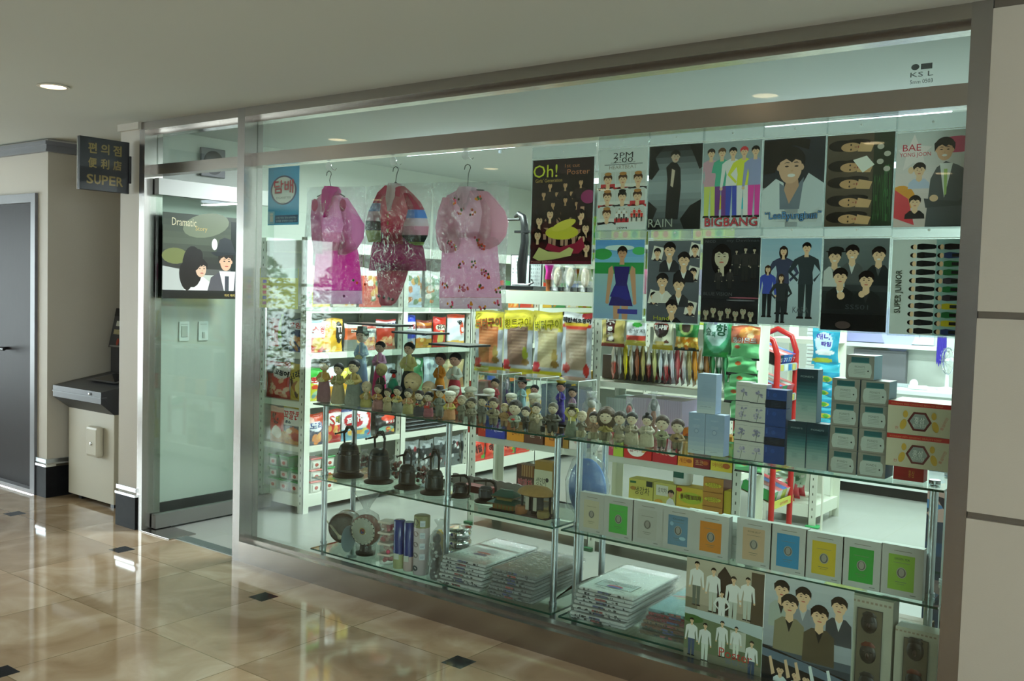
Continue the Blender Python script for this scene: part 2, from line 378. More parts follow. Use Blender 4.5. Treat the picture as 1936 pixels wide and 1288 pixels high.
f.box(-.04, .04, -2.6, 2.6, .3, .36); f.box(-.04, .04, -2.6, 2.6, 2.08, 2.14); f.box(-.04, .04, -2.6, 2.6, 1.46, 1.50)
f.build('window_frame', FR, d)
f = MB(); f.box(-.004, .004, -2.6, 2.6, .36, 2.08); f.build('window_pane', PANE, d)
# greenery outside that window
LEAF = mat('leaf_green', '4f7a35', rough=.6, attr=True)
random.seed(4)
for k in range(3):
    t = empty('garden_shrub', (-12.2, -4.6-k*1.62, -.1), label=('round leafy green shrub outside the lobby window, %s' % ['nearest the storefront', 'in the middle', 'farthest from the storefront'][k]), cat='shrub', group='shrubs outside the lobby window')
    f = MB(LEAF)
    for i in range(1500):
        a = random.random()*2*PI; h = random.random(); r = .75*math.sin(PI*(.15+.8*h))*(.6+.4*random.random())
        c = Vector((r*math.cos(a), r*math.sin(a), .15+1.85*h)); d1 = Vector([random.gauss(0, 1) for _ in range(3)]).normalized()*.05; d2 = d1.orthogonal().normalized()*.025
        f.poly([c-d1, c+d2, c+d1, c-d2], random.choice(['4c7a2e', '6c9a44', '3a6224', '8ab35a']))
    f.build('foliage', None, t)
    f = MB(); f.tube([(0, 0, 0), (0, 0, .8)], .04); f.build('stem', DOORW, t)
f = MB(); f.box(-14.5, -10.2, -10.5, -3, -.3, -.1); struct('floor_garden', f, mat('paving', '9a978e', rough=.9))
# ---------------------------------------------------------------- shop front (window_1) and shop door (door_2)
W = empty('window_1', (-2.5, 0, 0), kind='structure')
def wp(name, boxes, m, label=None):
    f = MB()
    for b in boxes: f.box(b[0]+2.5, b[1]+2.5, *b[2:])
    o = f.build(name, m, W)
    if label: o['label'] = label
    return o
wp('post', [(-5.266, -5.212, 0, .12, 0, 2.415)], STEEL); wp('post', [(-4.341, -4.282, 0, .12, 0, 2.415)], STEEL); wp('post', [(-.745, -.685, -.004, .12, 0, 2.415)], STEEL)
wp('head_rail', [(-5.212, -4.341, .0, .12, 2.368, 2.415), (-4.282, -.745, .0, .12, 2.368, 2.415), (-5.212, -4.341, .05, .12, 2.345, 2.368), (-4.282, -.745, .05, .12, 2.345, 2.368)], STEELH)
wp('transom', [(-4.282, -.745, .043, .12, 2.113, 2.182)], STEELH); wp('transom', [(-5.212, -4.341, .043, .12, 2.113, 2.172)], STEELH)
wp('bottom_rail', [(-4.282, -.745, .0, .12, 0, .108), (-4.282, -.745, .05, .10, .108, .118)], STEELH)
wp('lower_pane', [(-4.282, -.745, .079, .087, .112, 2.12)], PANE); wp('upper_pane', [(-4.282, -.745, .079, .087, 2.18, 2.35)], PANE); wp('upper_pane', [(-5.212, -4.341, .079, .087, 2.17, 2.35)], PANE)
f = MB(); a = Art(f, plane_S((1.56, .0785, 2.20), (.07, 0, 0), (0, 0, .07), (0, -1, 0)))
a.ell(.2, .8, .18, .14, '3a4440'); a.rect(.45, .66, .95, .92, '3a4440'); a.text('KS L', .5, .45, 1, .22, '3a4440'); a.text('5mm 0503', .5, .12, 1, .18, '3a4440'); f.build('glass_mark', PRINT, W)
f = MB(); f.box(-5.2, -4.345, .045, .115, .0, .004); struct('trim_4', f, mat('threshold_strip', '66706e', rough=.4, metal=.5))
f = MB(); f.box(-5.205, -4.92, -.005, .175, .0, .007, bv=.002); o = f.build('floor_hinge_cover', STEEL); tag(o, 'square steel floor hinge cover under the open glass door', 'floor plate')
D = empty('door_2', (-5.18, .06, 0), kind='structure')
f = MB(); f.box(-.022, .022, 0, .86, .012, .095); f.build('bottom_rail', STEELR, D)
f = MB(); f.box(-.022, .022, 0, .86, 2.0, 2.095); f.build('top_rail', STEELR, D)
f = MB(); f.box(-.005, .005, 0, .86, .09, 2.005); f.build('door_pane', PANE, D)
f = MB(); f.tube([(-.035, .78, .8), (-.035, .78, 1.4)], .012); f.tube([(.035, .78, .8), (.035, .78, 1.4)], .012); f.tube([(-.035, .78, .85), (.035, .78, .85)], .006); f.tube([(-.035, .78, 1.35), (.035, .78, 1.35)], .006); f.build('pull_handle', CHROME, D)
# ---------------------------------------------------------------- lamps
ordn = ['nearest the storefront over the hall floor', 'shining above the black blade sign', 'over the dark wooden door', 'second row, above the left part of the hall', 'reflected as the bright oval on the poster glass', 'second row by the far left wall', 'at the right end near the beige panels', 'second row, right end of the hall', 'third row, left part of the hall', 'third row, middle of the hall', 'third row by the window wall']
proto = None
for i, (x, y) in enumerate(LP):
    if not proto:
        proto = empty('ceiling_downlight', (x, y, 2.415), cat='ceiling light', group='round downlights in the hall ceiling')
        f = MB(); f.lathe([(.058, 0), (.072, -.001), (.075, -.005), (.058, -.006), (.058, 0)], n=32); f.build('trim_ring', mat('white_ring', 'd8d2c4', rough=.4), proto)
        f = MB(); f.lathe([(.058, -.003), (.0001, -.003)], n=32); f.build('lens', mat('lamp_lens', 'ffe2b4', emit=7), proto); o = proto
    else: o = copy_tree(proto, (x, y, 2.415))
    o['label'] = 'round recessed ceiling downlight with warm glow, ' + ordn[i]
for i, t in enumerate(TUBES):
    T_ = empty('fluorescent_light', (t[0], t[1], 2.41), 0, 'white fluorescent ceiling fixture, ' + ['front left over the hanging clothes', 'front right, glowing just under the steel transom above the posters', 'back left of the shop', 'middle right above the counter', 'farthest back on the right'][i], 'ceiling light', 'fluorescent fixtures of the shop')
    f = MB(); f.box(-.46, .46, -.06, .06, -.05, 0, bv=.005); f.build('housing', mat('white_enamel', 'e6ebe6', rough=.4), T_)
    for s in (-1, 1):
        f = MB(); f.tube([(-.43, .035*s, -.064), (.43, .035*s, -.064)], .013, n=10); f.build('tube', mat('tube_glow', 'e6f0ff', emit=9), T_)
# ================================================================= SHOP FIXTURES
HOLE = mat('slot_shadow', '55584c', rough=.7)
def post(parent, x, y, h, w_=.05, sx=1, sy=-1, name='post', holes=True):
    # slotted angle post with its corner at (x, y); flanges run towards +x*sx and +y*-sy
    f = MB(CREAM); t = .004
    f.box(min(x, x+sx*w_), max(x, x+sx*w_), min(y, y-sy*t), max(y, y-sy*t), 0, h)
    f.box(min(x, x+sx*t), max(x, x+sx*t), min(y, y-sy*w_), max(y, y-sy*w_), 0, h)
    z = .06
    while z < h-.03:
        if holes: f.box(x+sx*w_*.5-.003, x+sx*w_*.5+.003, y-.001, y+.001, z, z+.016, m=HOLE)
        z += .05; continue
        f.box(x-.001, x+.001, y-sy*w_*.5-.004, y-sy*w_*.5+.004, z, z+.018, m=HOLE); z += .05
    return f.build(name, None, parent)
def rack(label, x0, x1, y0, y1, levels, h, bays, axis='x', **k):
    """bays: positions of the posts along the axis; levels: (z_bottom, z_top) of every shelf beam"""
    R_ = empty('shelving_rack', (0, 0, 0), label=label, cat='shelving')
    for b in bays:
        if axis == 'x': post(R_, b, y0, h, sx=1, sy=-1); post(R_, b, y1, h, sx=1, sy=1)
        else: post(R_, x1, b, h, sx=-1, sy=-1); post(R_, x0, b, h, sx=1, sy=-1)
    for i in range(len(bays)-1):
        for z0, z1 in levels:
            f = MB()
            if axis == 'x': a, b, c, d = bays[i]+.005, bays[i+1]+.04, y0+.004, y1-.004
            else: a, b, c, d = x0+.004, x1-.004, bays[i]+.005, bays[i+1]+.04
            g = .0142; f.box(a+g, b-g, c+g, d-g, z1-.012, z1-.001); f.box(a, b, c, c+.014, z0, z1); f.box(a, b, d-.014, d, z0, z1); f.box(b-.014, b, c+g, d-g, z0, z1); f.box(a, a+.014, c+g, d-g, z0, z1)
            f.build('shelf', CREAM, R_)
    return R_
LV_A = [(.04, .12), (.40, .435), (.69, .73), (1.01, 1.05), (1.31, 1.35), (1.71, 1.78)]
rack('cream slotted steel shelving along the left wall, full of snack bags', -5.33, -4.87, .94, 5, LV_A, 1.80, [.94, 1.84, 2.60, 3.50, 4.40], 'y')
LV_G = [(.06, .14), (.535, .572), (.96, .99), (1.416, 1.496)]
rack('cream slotted steel gondola in the middle of the shop', -3.94, -2.1, 1.50, 1.80, LV_G, 1.50, [-3.94, -3.03, -2.145], 'x')
LV_B = [(.06, .14), (.40, .43), (.80, .83), (1.2, 1.23)]
rack('white steel rack with bottles behind the red candy stand', -2.6, -2.24, 3.0, 3.45, LV_B, 1.7, [-2.62, -2.28], 'x')
# tall rack at the back wall that holds yellow juice cartons
rack('cream wall rack at the back of the shop behind the gondola', -5.0, -3.6, 4.50, 4.95, [(.06, .12), (.6, .64), (1.2, 1.24), (1.56, 1.60), (1.9, 1.94)], 2.0, [-5.3, -4.4, -3.55], 'x')
# glass display shelving in the window
Z1, Z2, Z3 = .8835, .4935, .1195    # 1.5 mm above the glass
YF, YB = .15, .60
def glass_unit(label, x0, x1, px, levels=(Z1, Z2, Z3)):
    G = empty('glass_display_stand', (0, 0, 0), label=label, cat='display shelf')
    levels = [z-.0015 for z in levels]
    for z in levels:
        f = MB(SHELF); t = .008
        f.box(x0, x1, YF, YB, z-t, z)
        vs = [(x0, YF), (x1, YF), (x1, YB), (x0, YB)]
        for i in range(4):
            a, b = vs[i], vs[(i+1) % 4]; e = .0006
            f.box(min(a[0], b[0])-e, max(a[0], b[0])+e, min(a[1], b[1])-e, max(a[1], b[1])+e, z-t, z, m=EDGE)
        f.build('glass_shelf', None, G)
    for x, y in px:
        f = MB(ALU); f.tube([(x, y, 0.0), (x, y, Z1-.0095)], .0145, n=14)
        for z in levels: f.tube([(x, y, z-.02), (x, y, z-.008)], .019, n=14); f.tube([(x, y, z), (x, y, z+.012)], .019, n=14) if z < .8 or x > -.9 else None
        f.tube([(x, y, 0), (x, y, .015)], .028, n=14)
        f.build('pole', None, G)
    return G
glass_unit('glass display shelves on aluminium poles, left half of the shop window', -3.88, -2.34, [(at(u, 900, 1, .262).x, y) for u, y in ((614, .262), (847, .262), (1053, .262), (614, .47), (1053, .47))])
glass_unit('glass display shelves on aluminium poles, right half of the shop window', -2.30, -.79, [(at(u, 900, 1, .262).x, y) for u, y in ((1095, .262), (1423, .262), (1768, .262), (1095, .47), (1768, .47))])
# ---------------------------------------------------------------- packaged goods
def bag_mesh(w_, h, d, base, blobs=(), texts=(), nu=30, nv=38, crimp=.06, m=None, seed=0, mb=None):
    """pillow pack: flat crimped ends, puffed middle; front face is -y, stands on z = 0"""
    f = mb or MB(m or FOIL); rnd = random.Random(seed)
    ph = [rnd.uniform(0, 6) for _ in range(4)]
    def S(u, v, l=0, side=-1):
        t = max(0, min(1, (v-crimp)/(1-2*crimp))); l += .0008
        p = (max(0, math.sin(PI*t))**.5)*(max(0, math.sin(PI*u))**.55)
        wr = .0025*math.sin(9*u+ph[0]+5*v)+.002*math.sin(17*v+ph[1]-6*u)
        sq = 1-.07*math.sin(PI*t)
        edge = .006*math.sin(7*v+ph[2])
        return Vector(((u-.5)*w_*sq+edge*(u-.5), side*(p*d*.5+l+wr*(p > 0.1)) , v*h+.004*math.sin(6*u+ph[3])*(v > .9)))
    base = base if isinstance(base, list) else [(0, base)]
    def colr(u, v):
        c = base[0][1]
        for t, cc in base:
            if v >= t: c = cc
        for b in blobs:
            if len(b) > 5:
                if abs(u-b[0]) < b[2] and abs(v-b[1]) < b[3]: c = b[4]
            elif ((u-b[0])/b[2])**2+((v-b[1])/b[3])**2 < 1: c = b[4]
        return c
    for side in (-1, 1):
        vs = [S(i/nu, j/nv, 0, side) for j in range(nv+1) for i in range(nu+1)]; fs = []; cl = []
        if side == 1 and nu > 10: pass
        for j in range(nv):
            for i in range(nu):
                a = j*(nu+1)+i; q = (a, a+1, a+nu+2, a+nu+1)
                fs.append(q if side == -1 else q[::-1])
        f.add(vs, fs, ('v', [colr(i/nu, j/nv) if side == -1 else colr(.02, j/nv) for j in range(nv+1) for i in range(nu+1)]), None, True)
    a = Art(f, lambda u, v, l: S(u, v, l+.0012), None, h/w_, .0004)
    for t in texts:
        k = {}
        for e in t[6:]:
            if isinstance(e, dict): k.update(e)
            elif isinstance(e, tuple): k['out'] = e
            else: k['a'] = e
        if 'out' not in k: k['out'] = (t[5], .010)
        a.text(*t[:6], **k)
    return f
def chips(n, x0, x1, y0, y1, cols, r=.09, seed=1):
    q = random.Random(seed)
    return [(q.uniform(x0, x1), q.uniform(y0, y1), r*q.uniform(.6, 1.1), r*q.uniform(.4, .8), q.choice(cols)) for _ in range(n)]
GOLD = ['d8942c', 'e8b050', 'c87a20', 'f0c878']
def place_bag(name, label, cat, px, plane, z, spec, d=.06, group=None, tilt=0, yoff=0, m=None):
    """px = (left, right, top) sight lines; plane = (axis, value) of the pack's front"""
    ax, val = plane; ul, ur, vt = px; um = (ul+ur)/2
    o = 1-ax; a, b = at(ul, vt, ax, val)[o], at(ur, vt, ax, val)[o]
    w_ = abs(b-a); h = at(um, vt, ax, val).z-z; c = (a+b)/2
    f = bag_mesh(w_, h, d, spec[0], spec[1] if len(spec) > 1 else (), spec[2] if len(spec) > 2 else (), m=m, seed=int(ul*7+vt))
    z += .0015; loc = (c, val+d*.5+yoff, z) if ax == 1 else (val-d*.5-yoff, c, z)
    o = f.build(name, None, None, loc, (tilt, 0, 0) if ax == 1 else (tilt, 0, PI/2))
    return tag(o, label, cat, group)
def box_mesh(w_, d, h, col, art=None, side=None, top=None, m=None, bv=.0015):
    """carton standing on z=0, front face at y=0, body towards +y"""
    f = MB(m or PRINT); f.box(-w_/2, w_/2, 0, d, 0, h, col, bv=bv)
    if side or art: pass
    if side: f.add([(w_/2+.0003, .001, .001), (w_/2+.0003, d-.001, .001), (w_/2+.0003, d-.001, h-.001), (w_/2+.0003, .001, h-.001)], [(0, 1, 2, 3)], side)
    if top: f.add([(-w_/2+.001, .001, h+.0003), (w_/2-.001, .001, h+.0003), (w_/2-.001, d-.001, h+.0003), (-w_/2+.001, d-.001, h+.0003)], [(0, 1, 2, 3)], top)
    if art: art(Art(f, plane_S((-w_/2, -.0003, 0), (w_, 0, 0), (0, 0, h), (0, -1, 0)), None, h/w_, .0002))
    return f
def place_box(name, label, cat, px, y, z, d, col, art=None, side=None, top=None, h=None, group=None, rz=0, ax=1, m=None):
    ul, ur, vt = px; o = 1-ax; a, b = at(ul, vt, ax, y)[o], at(ur, vt, ax, y)[o]; w_ = abs(b-a)
    if h is None: h = at((ul+ur)/2, vt, ax, y).z-z
    f = box_mesh(w_, d, h, col, art, side, top, m)
    z += .0015; loc = ((a+b)/2, y, z) if ax == 1 else (y, (a+b)/2, z)
    o = f.build(name, None, None, loc, rz if ax == 1 else PI/2+rz)
    return tag(o, label, cat, group)
# ================================================================= SNACKS
ORD = ['first', 'second', 'third', 'fourth', 'fifth', 'sixth', 'seventh', 'eighth', 'ninth', 'tenth', 'eleventh', 'twelfth']
OR2 = ['thirteenth', 'fourteenth', 'fifteenth', 'sixteenth', 'seventeenth', 'eighteenth', 'nineteenth', 'twentieth', 'twenty-first', 'twenty-second', 'twenty-third']
YA = (0, -4.885); EP = .0015
zA = [.12, .435, .73, 1.05, 1.35]
R = 'd92b1c'
SN = [  # label detail, px(left,right,top), z index, spec, depth
 ('white and red potato chip bag with a red word, first in the upper row', (588, 622, 606), 3, ([(0, 'c8311f'), (.45, 'e8eef0'), (.9, '9fb7c0')], [(.45, .36, .3, .1, 'e6c21e')]+chips(10, .3, .95, .08, .38, ['e9c24a', 'f0d470', 'd8a838'], .16, 2), [('스윙', .48, .70, .72, .24, 'c41f2a', 0, )])),
 ('yellow potato chip bag with a black oval, second in the upper snack row', (616, 653, 603), 3, ([(0, 'e9b62a')], chips(14, .05, .6, .05, .95, ['f2d060', 'd99a20', 'f6e08a'], .15, 3)+[(.74, .58, .24, .33, '16150f')], [('ㄲ', .74, .68, .34, .18, 'f4f4ee'), ('칩', .8, .46, .2, .12, 'f4f4ee')])),
 ('orange and grey cracker pack, third in the upper snack row', (656, 690, 612), 3, ([(0, '8f8f88'), (.42, 'd8602a'), (.84, 'e9e4d6')], chips(4, .6, .95, .3, .8, ['f0b060', 'e8c890'], .14, 4), [('DA', .42, .72, .3, .1, 'f2efe6')])),
 ('red cracker bag half hidden by the male doll, upper snack row', (690, 716, 612), 3, ([(0, 'b93a2a'), (.5, 'd8d4c8'), (.8, 'c93a28')], chips(6, .2, .9, .1, .5, GOLD, .15, 41), [('새우', .5, .68, .7, .14, '2a2a60')])),
 ('red snack bag with white band and blue writing, last in the upper snack row', (716, 753, 605), 3, ([(0, '9a5a42'), (.12, 'c8381f'), (.72, 'eeeef2'), (.93, 'a4251c')], chips(16, .1, .95, .06, .42, ['dba070', 'e6b890', 'c88858'], .12, 5), [('오징어', .60, .82, .72, .13, '24246e', .06)])),
 ('green and white bag with red bold writing behind the clay ladies', (586, 620, 696), 2, ([(0, 'cfd23c'), (.55, '3cb83c'), (.92, '2f9a32')], [(.6, .62, .5, .13, 'f2f0e8'), (.3, .42, .2, .07, 'e0502a'), (.5, .2, .3, .1, 'a8c8a0')]+chips(6, .2, .9, .05, .2, ['e0a040', '76a8a0'], .1, 6), [('뽀빠이', .55, .63, .85, .2, 'd01f24')])),
 ('white and yellow potato chip bag between the heads of the clay ladies', (622, 648, 694), 2, ([(0, 'e0a030'), (.4, 'e8eaec')], chips(6, .2, .9, .05, .35, GOLD, .14, 7), [('스윙', .5, .66, .85, .2, 'c4202a', .2)])),
 ('yellow bag standing behind the third clay lady', (650, 672, 696), 2, ([(0, 'd8b02c'), (.5, 'e8d858')], chips(8, .1, .9, .1, .6, GOLD, .16, 8), ())),
 ('red bag beside the pink skirt in the middle snack row', (676, 706, 694), 2, ([(0, 'c04028'), (.5, 'e0d8c8')], chips(8, .1, .9, .1, .6, GOLD, .16, 9), ())),
 ('dark foil bag at the end of the middle snack row', (712, 752, 690), 2, ([(0, '50545a'), (.5, 'a8acb0')], chips(8, .1, .9, .1, .8, ['30343a', 'd0d4d8', '384840'], .16, 10), ())),
 ('navy and orange corn chip bag, first in the lower snack row', (583, 616, 783), 1, ([(0, '1d2245'), (.6, 'c8441c')], [(.5, .6, .4, .16, 'e8ecf4'), (.15, .8, .25, .1, 'e6b8a8')]+chips(7, .3, 1, .08, .38, ['e88a20', 'f0a840'], .17, 11), [('도리', .5, .62, .7, .2, '1a3c8c')])),
 ('red bag with a big red S on white, second in the lower snack row', (618, 650, 776), 1, ([(0, 'b01e1e'), (.22, 'cf2a1e'), (.55, 'f2efe6'), (.9, 'c8281e')], chips(12, .1, .95, .15, .48, ['e0a050', 'c98838', 'f0c880'], .13, 12), [('S', .35, .68, .28, .3, 'c3201f'), ('매', .72, .70, .3, .2, 'd8c81e', 0, ('20303a', .03))])),
 ('large white, red and blue snack bag, third in the lower snack row', (650, 708, 772), 1, ([(0, '6aa0b8'), (.35, 'e8e6ea'), (.9, '4a5aa0')], [(.35, .62, .3, .22, 'b8202c'), (.88, .5, .12, .4, 'd8342a'), (.75, .6, .12, .2, 'f4f0ea')]+chips(8, .2, .9, .08, .3, ['d8d070', 'e8b050', '4a88a8'], .12, 13), [('포카칩', .40, .66, .55, .18, 'f4f4f4', .12)])),
 ('black bag with red and white graphics, last in the lower snack row', (714, 752, 783), 1, ([(0, '15181a')], [(.6, .8, .36, .14, 'd8401f'), (.7, .62, .3, .09, 'f0ece6'), (.5, .3, .4, .14, '86b0a0')]+chips(6, .5, 1, .1, .4, ['e0b840', 'c84030'], .13, 14), [('꼬꼬', .68, .62, .4, .14, 'b8202c')])),
 ('blue and silver snack bag, first in the second bay of the left rack', (768, 791, 597), 3, ([(0, 'b8bcd0'), (.3, '2438b0'), (.55, 'e8e8f4'), (.8, '3048c8')], [(.5, .12, .3, .1, 'c88850')], [('오징', .5, .66, .7, .14, 'c02038')])),
 ('brown striped cookie pack with grey triangles in the second bay', (792, 822, 606), 3, ([(0, 'b8882c'), (.33, 'c8ccd0'), (.7, '8a3a1c'), (.8, 'c07828'), (.9, '7a2c18')], [(.35, .5, .14, .07, '404070'), (.8, .52, .1, .06, '2a2c30')]+chips(5, .1, .9, .02, .3, GOLD, .14, 15), ())),
 ('red french fry snack bag in the second bay', (824, 848, 600), 3, ([(0, 'cf2a18')], [(.45, .3, .24, .24, 'e8d070'), (.5, .66, .4, .1, 'e8e0c8')], [('감자', .5, .68, .6, .16, '301810', 0, )])),
 ('white snack bag with orange top and red letters, last of the second bay', (850, 884, 595), 3, ([(0, 'd4a83c'), (.16, 'dde4ea'), (.88, 'e0502c')], [(.75, .55, .18, .22, 'e2502e'), (.4, .12, .35, .08, 'e8c060')], [('땅', .62, .75, .3, .12, '20242a', .1), ('콩', .78, .52, .22, .12, 'f2f2f2'), ('강정', .8, .36, .26, .1, 'f2f2f2')])),
 ('green foil bag in the middle row of the second bay', (772, 806, 678), 2, ([(0, '6aa070'), (.5, '2f7a48')], chips(10, .1, .9, .1, .9, ['a8c8b0', 'd8e0d8', '1f5a38'], .14, 16), ())),
 ('silver and blue foil bag in the middle row of the second bay', (806, 840, 676), 2, ([(0, 'a8b8c4'), (.5, 'd0dce4')], chips(10, .1, .9, .1, .9, ['5a80b0', 'e8f0f4', '8890a0'], .14, 17), ())),
 ('brown round cookie bag in the middle row of the second bay', (842, 882, 680), 2, ([(0, 'b08050'), (.6, 'c8b080')], chips(10, .1, .9, .1, .9, ['9a6030', 'd8a868', 'e8c898'], .16, 18), ())),
]
for lb, px, zi, sp in [(q[0], q[1], q[2], q[3]) for q in SN]:
    place_bag('snack_bag', lb, 'snack bag', px, YA, zA[zi], sp, d=.055, group='snack bags on the left wall rack')
# bags at the near end of the rack face the window
EN = [
 ('tall red and green pack with white upright letters at the near end of the rack', (503, 523, 602), 3, ([(0, '8a9a30'), (.12, 'b82a20')], [(.5, .5, .28, .38, 'c0453a')], [('고', .5, .78, .5, .12, 'f0e8e4'), ('기', .5, .6, .5, .12, 'f0e8e4'), ('칩', .5, .36, .55, .16, 'f0e8e4')])),
 ('black and lime snack bag at the near end of the rack', (522, 541, 594), 3, ([(0, '101408')], [(.35, .6, .22, .5, '9ac820'), (.3, .2, .2, .2, '6a8a18')], ())),
 ('navy snack bag with white band and red letters at the near end of the rack', (541, 568, 603), 3, ([(0, '2a3a80'), (.1, '20264e'), (.66, 'd8dce4'), (.95, '20264e')], chips(10, .2, .9, .1, .45, ['d09a60', 'b87838', 'e8c090'], .15, 20), [('오잉', .55, .80, .8, .17, 'c8342c')])),
 ('large red squid cracker bag at the near end of the middle shelf', (499, 544, 684), 2, ([(0, 'a83028'), (.1, 'c23828'), (.9, 'b02c24')], [(.3, .78, .3, .12, '4a4a44'), (.72, .72, .34, .18, 'e4dcd4')]+chips(14, .2, .95, .08, .5, ['d89a78', 'e8b898', 'c05840', 'e8c8b0'], .1, 21), [('오징어', .72, .70, .52, .14, '1a1a20', -.12)])),
 ('yellow cracker bag at the near end of the middle shelf', (544, 570, 688), 2, ([(0, 'c8a838'), (.5, 'd8c050')], chips(8, .1, .9, .05, .5, ['a86a28', 'e8d080', '5a3818'], .16, 22), [('고래', .5, .68, .8, .2, '3a2c10', .3)])),
 ('red and white nut snack bag at the near end of the lower shelf', (506, 533, 770), 1, ([(0, 'd0a070'), (.32, 'c83020'), (.85, 'e0b8a8')], [(.6, .3, .3, .18, 'eadcc8')], [('왕', .4, .76, .4, .14, '1a1c1c'), ('콩', .6, .62, .42, .16, '1a1c1c')])),
 ('white cone corn snack bag with red letters at the near end of the lower shelf', (531, 570, 767), 1, ([(0, 'd09038'), (.28, '20243a'), (.5, 'e6e6e2'), (.92, 'c8b838')], [(.6, .33, .3, .12, 'd8702a'), (.7, .2, .22, .12, 'c04020')]+chips(5, .1, .4, .1, .35, ['e0a850', 'f0d090'], .15, 23), [('꼬깔콘', .5, .75, .92, .2, 'c8202a'), ('콘스', .35, .57, .3, .06, '3a5060')])),
]
for lb, px, zi, sp in EN:
    place_bag('snack_bag', lb, 'snack bag', px, (1, .955), zA[zi], sp, d=.05, group='snack bags facing the window at the rack end')
# bags of the shelf above, blurred behind the hanging clothes
rnd = random.Random(9)
for k, (y0, col, nm) in enumerate([(1.08, 'e6d84a', 'yellow and red'), (1.32, 'd8d0c0', 'pale'), (1.56, 'c84a30', 'red'), (1.98, 'b8c8d8', 'pale blue'), (2.22, '8aa090', 'grey green'), (2.45, 'e0c070', 'golden')]):
    f = bag_mesh(.21, .27, .06, [(0, col), (.8, 'e8e6e0')], chips(12, .1, .9, .1, .8, ['c87830', 'e8e0d0', '6a8a60', 'd8a040'], .14, k)); o = f.build('snack_bag', None, None, (-4.92, y0, 1.35+EP), (0, 0, PI/2))
    tag(o, nm + ' snack bag on the upper left shelf, %s from the window' % ['first', 'second', 'third', 'fourth', 'fifth', 'sixth'][k], 'snack bag', 'snack bags seen behind the hanging clothes')
# tubs of paste on the bottom shelf
def tub(loc, lid, body, lab, label, rz):
    t = empty('food_tub', loc, rz, label, 'food tub', 'stacked tubs of paste')
    f = MB(GLOSSY); f.lathe([(.046, 0), (.052, .05), (.053, .066)], n=4, col=body, rot=Matrix.Rotation(PI/4, 3, 'Z'), sx=1.15, sy=1.15)
    f.box(-.03, .03, -.0485, -.043, .012, .05, lab); f.ell((.0, -.0485, .03), (.016, .002, .012), 'b04838'); f.build('tub', None, t)
    f = MB(GLOSSY); f.box(-.049, .049, -.049, .049, .064, .076, lid, bv=.004); f.build('lid', None, t)
    return t
k = 0
for y, cols in ((1.075, ['c43a34', 'd06a60', 'd06a60']), (1.19, ['2f9a4a', '2f9a4a', '3aa050'])):
    for j, c in enumerate(cols[::-1]):
        tub((-4.94, y, .12+EP+j*.077), c, 'd8d8cc', 'e8e6dc', ('%s lidded square food tub, %s of its stack on the bottom shelf' % ('green' if c[0] != 'c' and c[0] != 'd' else 'red', ['bottom', 'middle', 'top'][j])), PI/2)
for x, n in ((-5.20, 3), (-5.09, 3), (-4.98, 2)):
    for j in range(n): tub((x, 1.01, .12+EP+j*.077), '2c9448', '4a8a58' if j > 0 else 'c8d0c8', 'd8d0c4', 'green lidded food tub at the near end of the rack, %s in the %s stack' % (['bottom', 'second', 'top'][j], {-5.20: 'left', -5.09: 'middle', -4.98: 'right'}[x]), 0)
# flat plastic packs of second bay
SILV = mat('silver_film', rough=.2, metal=.15, bump=1.0, bscale=30, attr=True)
for j in range(7):
    f = bag_mesh(.54, .36, .022, 'b4bcbe', chips(12, 0, 1, 0, 1, ['f0f4f4', '989ea0', 'c0c4c4'], .12, j), nu=14, nv=10, m=SILV)
    o = f.build('flat_pack', None, None, (-4.90, 2.21, .455+j*.026), (-PI/2, 0, PI/2)); o.location.z = .45+j*.028
    tag(o, 'flat clear film pack in the second bay, %s from below' % ORD[j], 'food pack', 'flat film packs in a pile')
for j in range(5):
    f = bag_mesh(.15, .24-.01*(j % 2), .045, [(0, '6a7274'), (.4, '303638'), (.75, 'a8b0b2')], chips(10, .1, .9, .1, .8, ['1a1e20', 'd0d4d4', '8a3038', '50585a'], .12, 50+j), m=SILV)
    o = f.build('food_pack', None, None, (-4.925, 2.02+j*.16, .12+EP), (0, 0, PI/2)); tag(o, 'dark printed film pack standing on the bottom shelf, number %s from the near side' % ['one', 'two', 'three', 'four', 'five'][j], 'food pack', 'dark film packs on the bottom shelf')
# red noodle packs further back
for j, (y, z) in enumerate(((2.76, .12), (2.96, .12), (3.16, .12), (3.37, .12), (3.66, .12))):
    f = bag_mesh(.19, .2, .05, [(0, 'd8341c'), (.8, 'e04422')], [(.4, .5, .36, .25, 'e0604a'), (.85, .2, .14, .14, '48a838')]+chips(5, .3, .9, .1, .9, ['f09030', 'c82818', '402018'], .12, j+70), [('해물', .4, .5, .55, .3, '3a1418', 0, {'a': .2})])
    tag(f.build('noodle_pack', None, None, (-4.905, y, z+EP), (0, 0, PI/2)), 'red instant noodle pack on the bottom shelf past the gondola end, %s along' % ['first', 'second', 'third', 'fourth', 'fifth'][j], 'noodle pack', 'red noodle packs')
# more noodle packs and boxes on the upper levels of the far bays
pal = ['c83a28', 'e0b030', '3a8a4a', 'd8d4c8', '3050a0', 'e07828']
for zi, z in enumerate((.435, .73, 1.05, 1.35)):
    for j in range(7):
        y = (2.76, 2.97, 3.18, 3.39, 3.66, 3.87, 4.08)[j]; c = pal[(zi*3+j) % 6]
        f = bag_mesh(.19, .22, .05, [(0, c), (.75, pal[(zi+j*2+1) % 6])], chips(8, .1, .9, .1, .7, GOLD, .13, j+zi*9), nu=12, nv=12)
        tag(f.build('snack_bag', None, None, (-4.92, y, z+EP), (0, 0, PI/2)), 'snack bag in the far bays of the left rack, %s shelf from below, %s along' % (['second', 'third', 'fourth', 'fifth'][zi], ORD[j]), 'snack bag', 'snack bags in the far bays of the left rack')
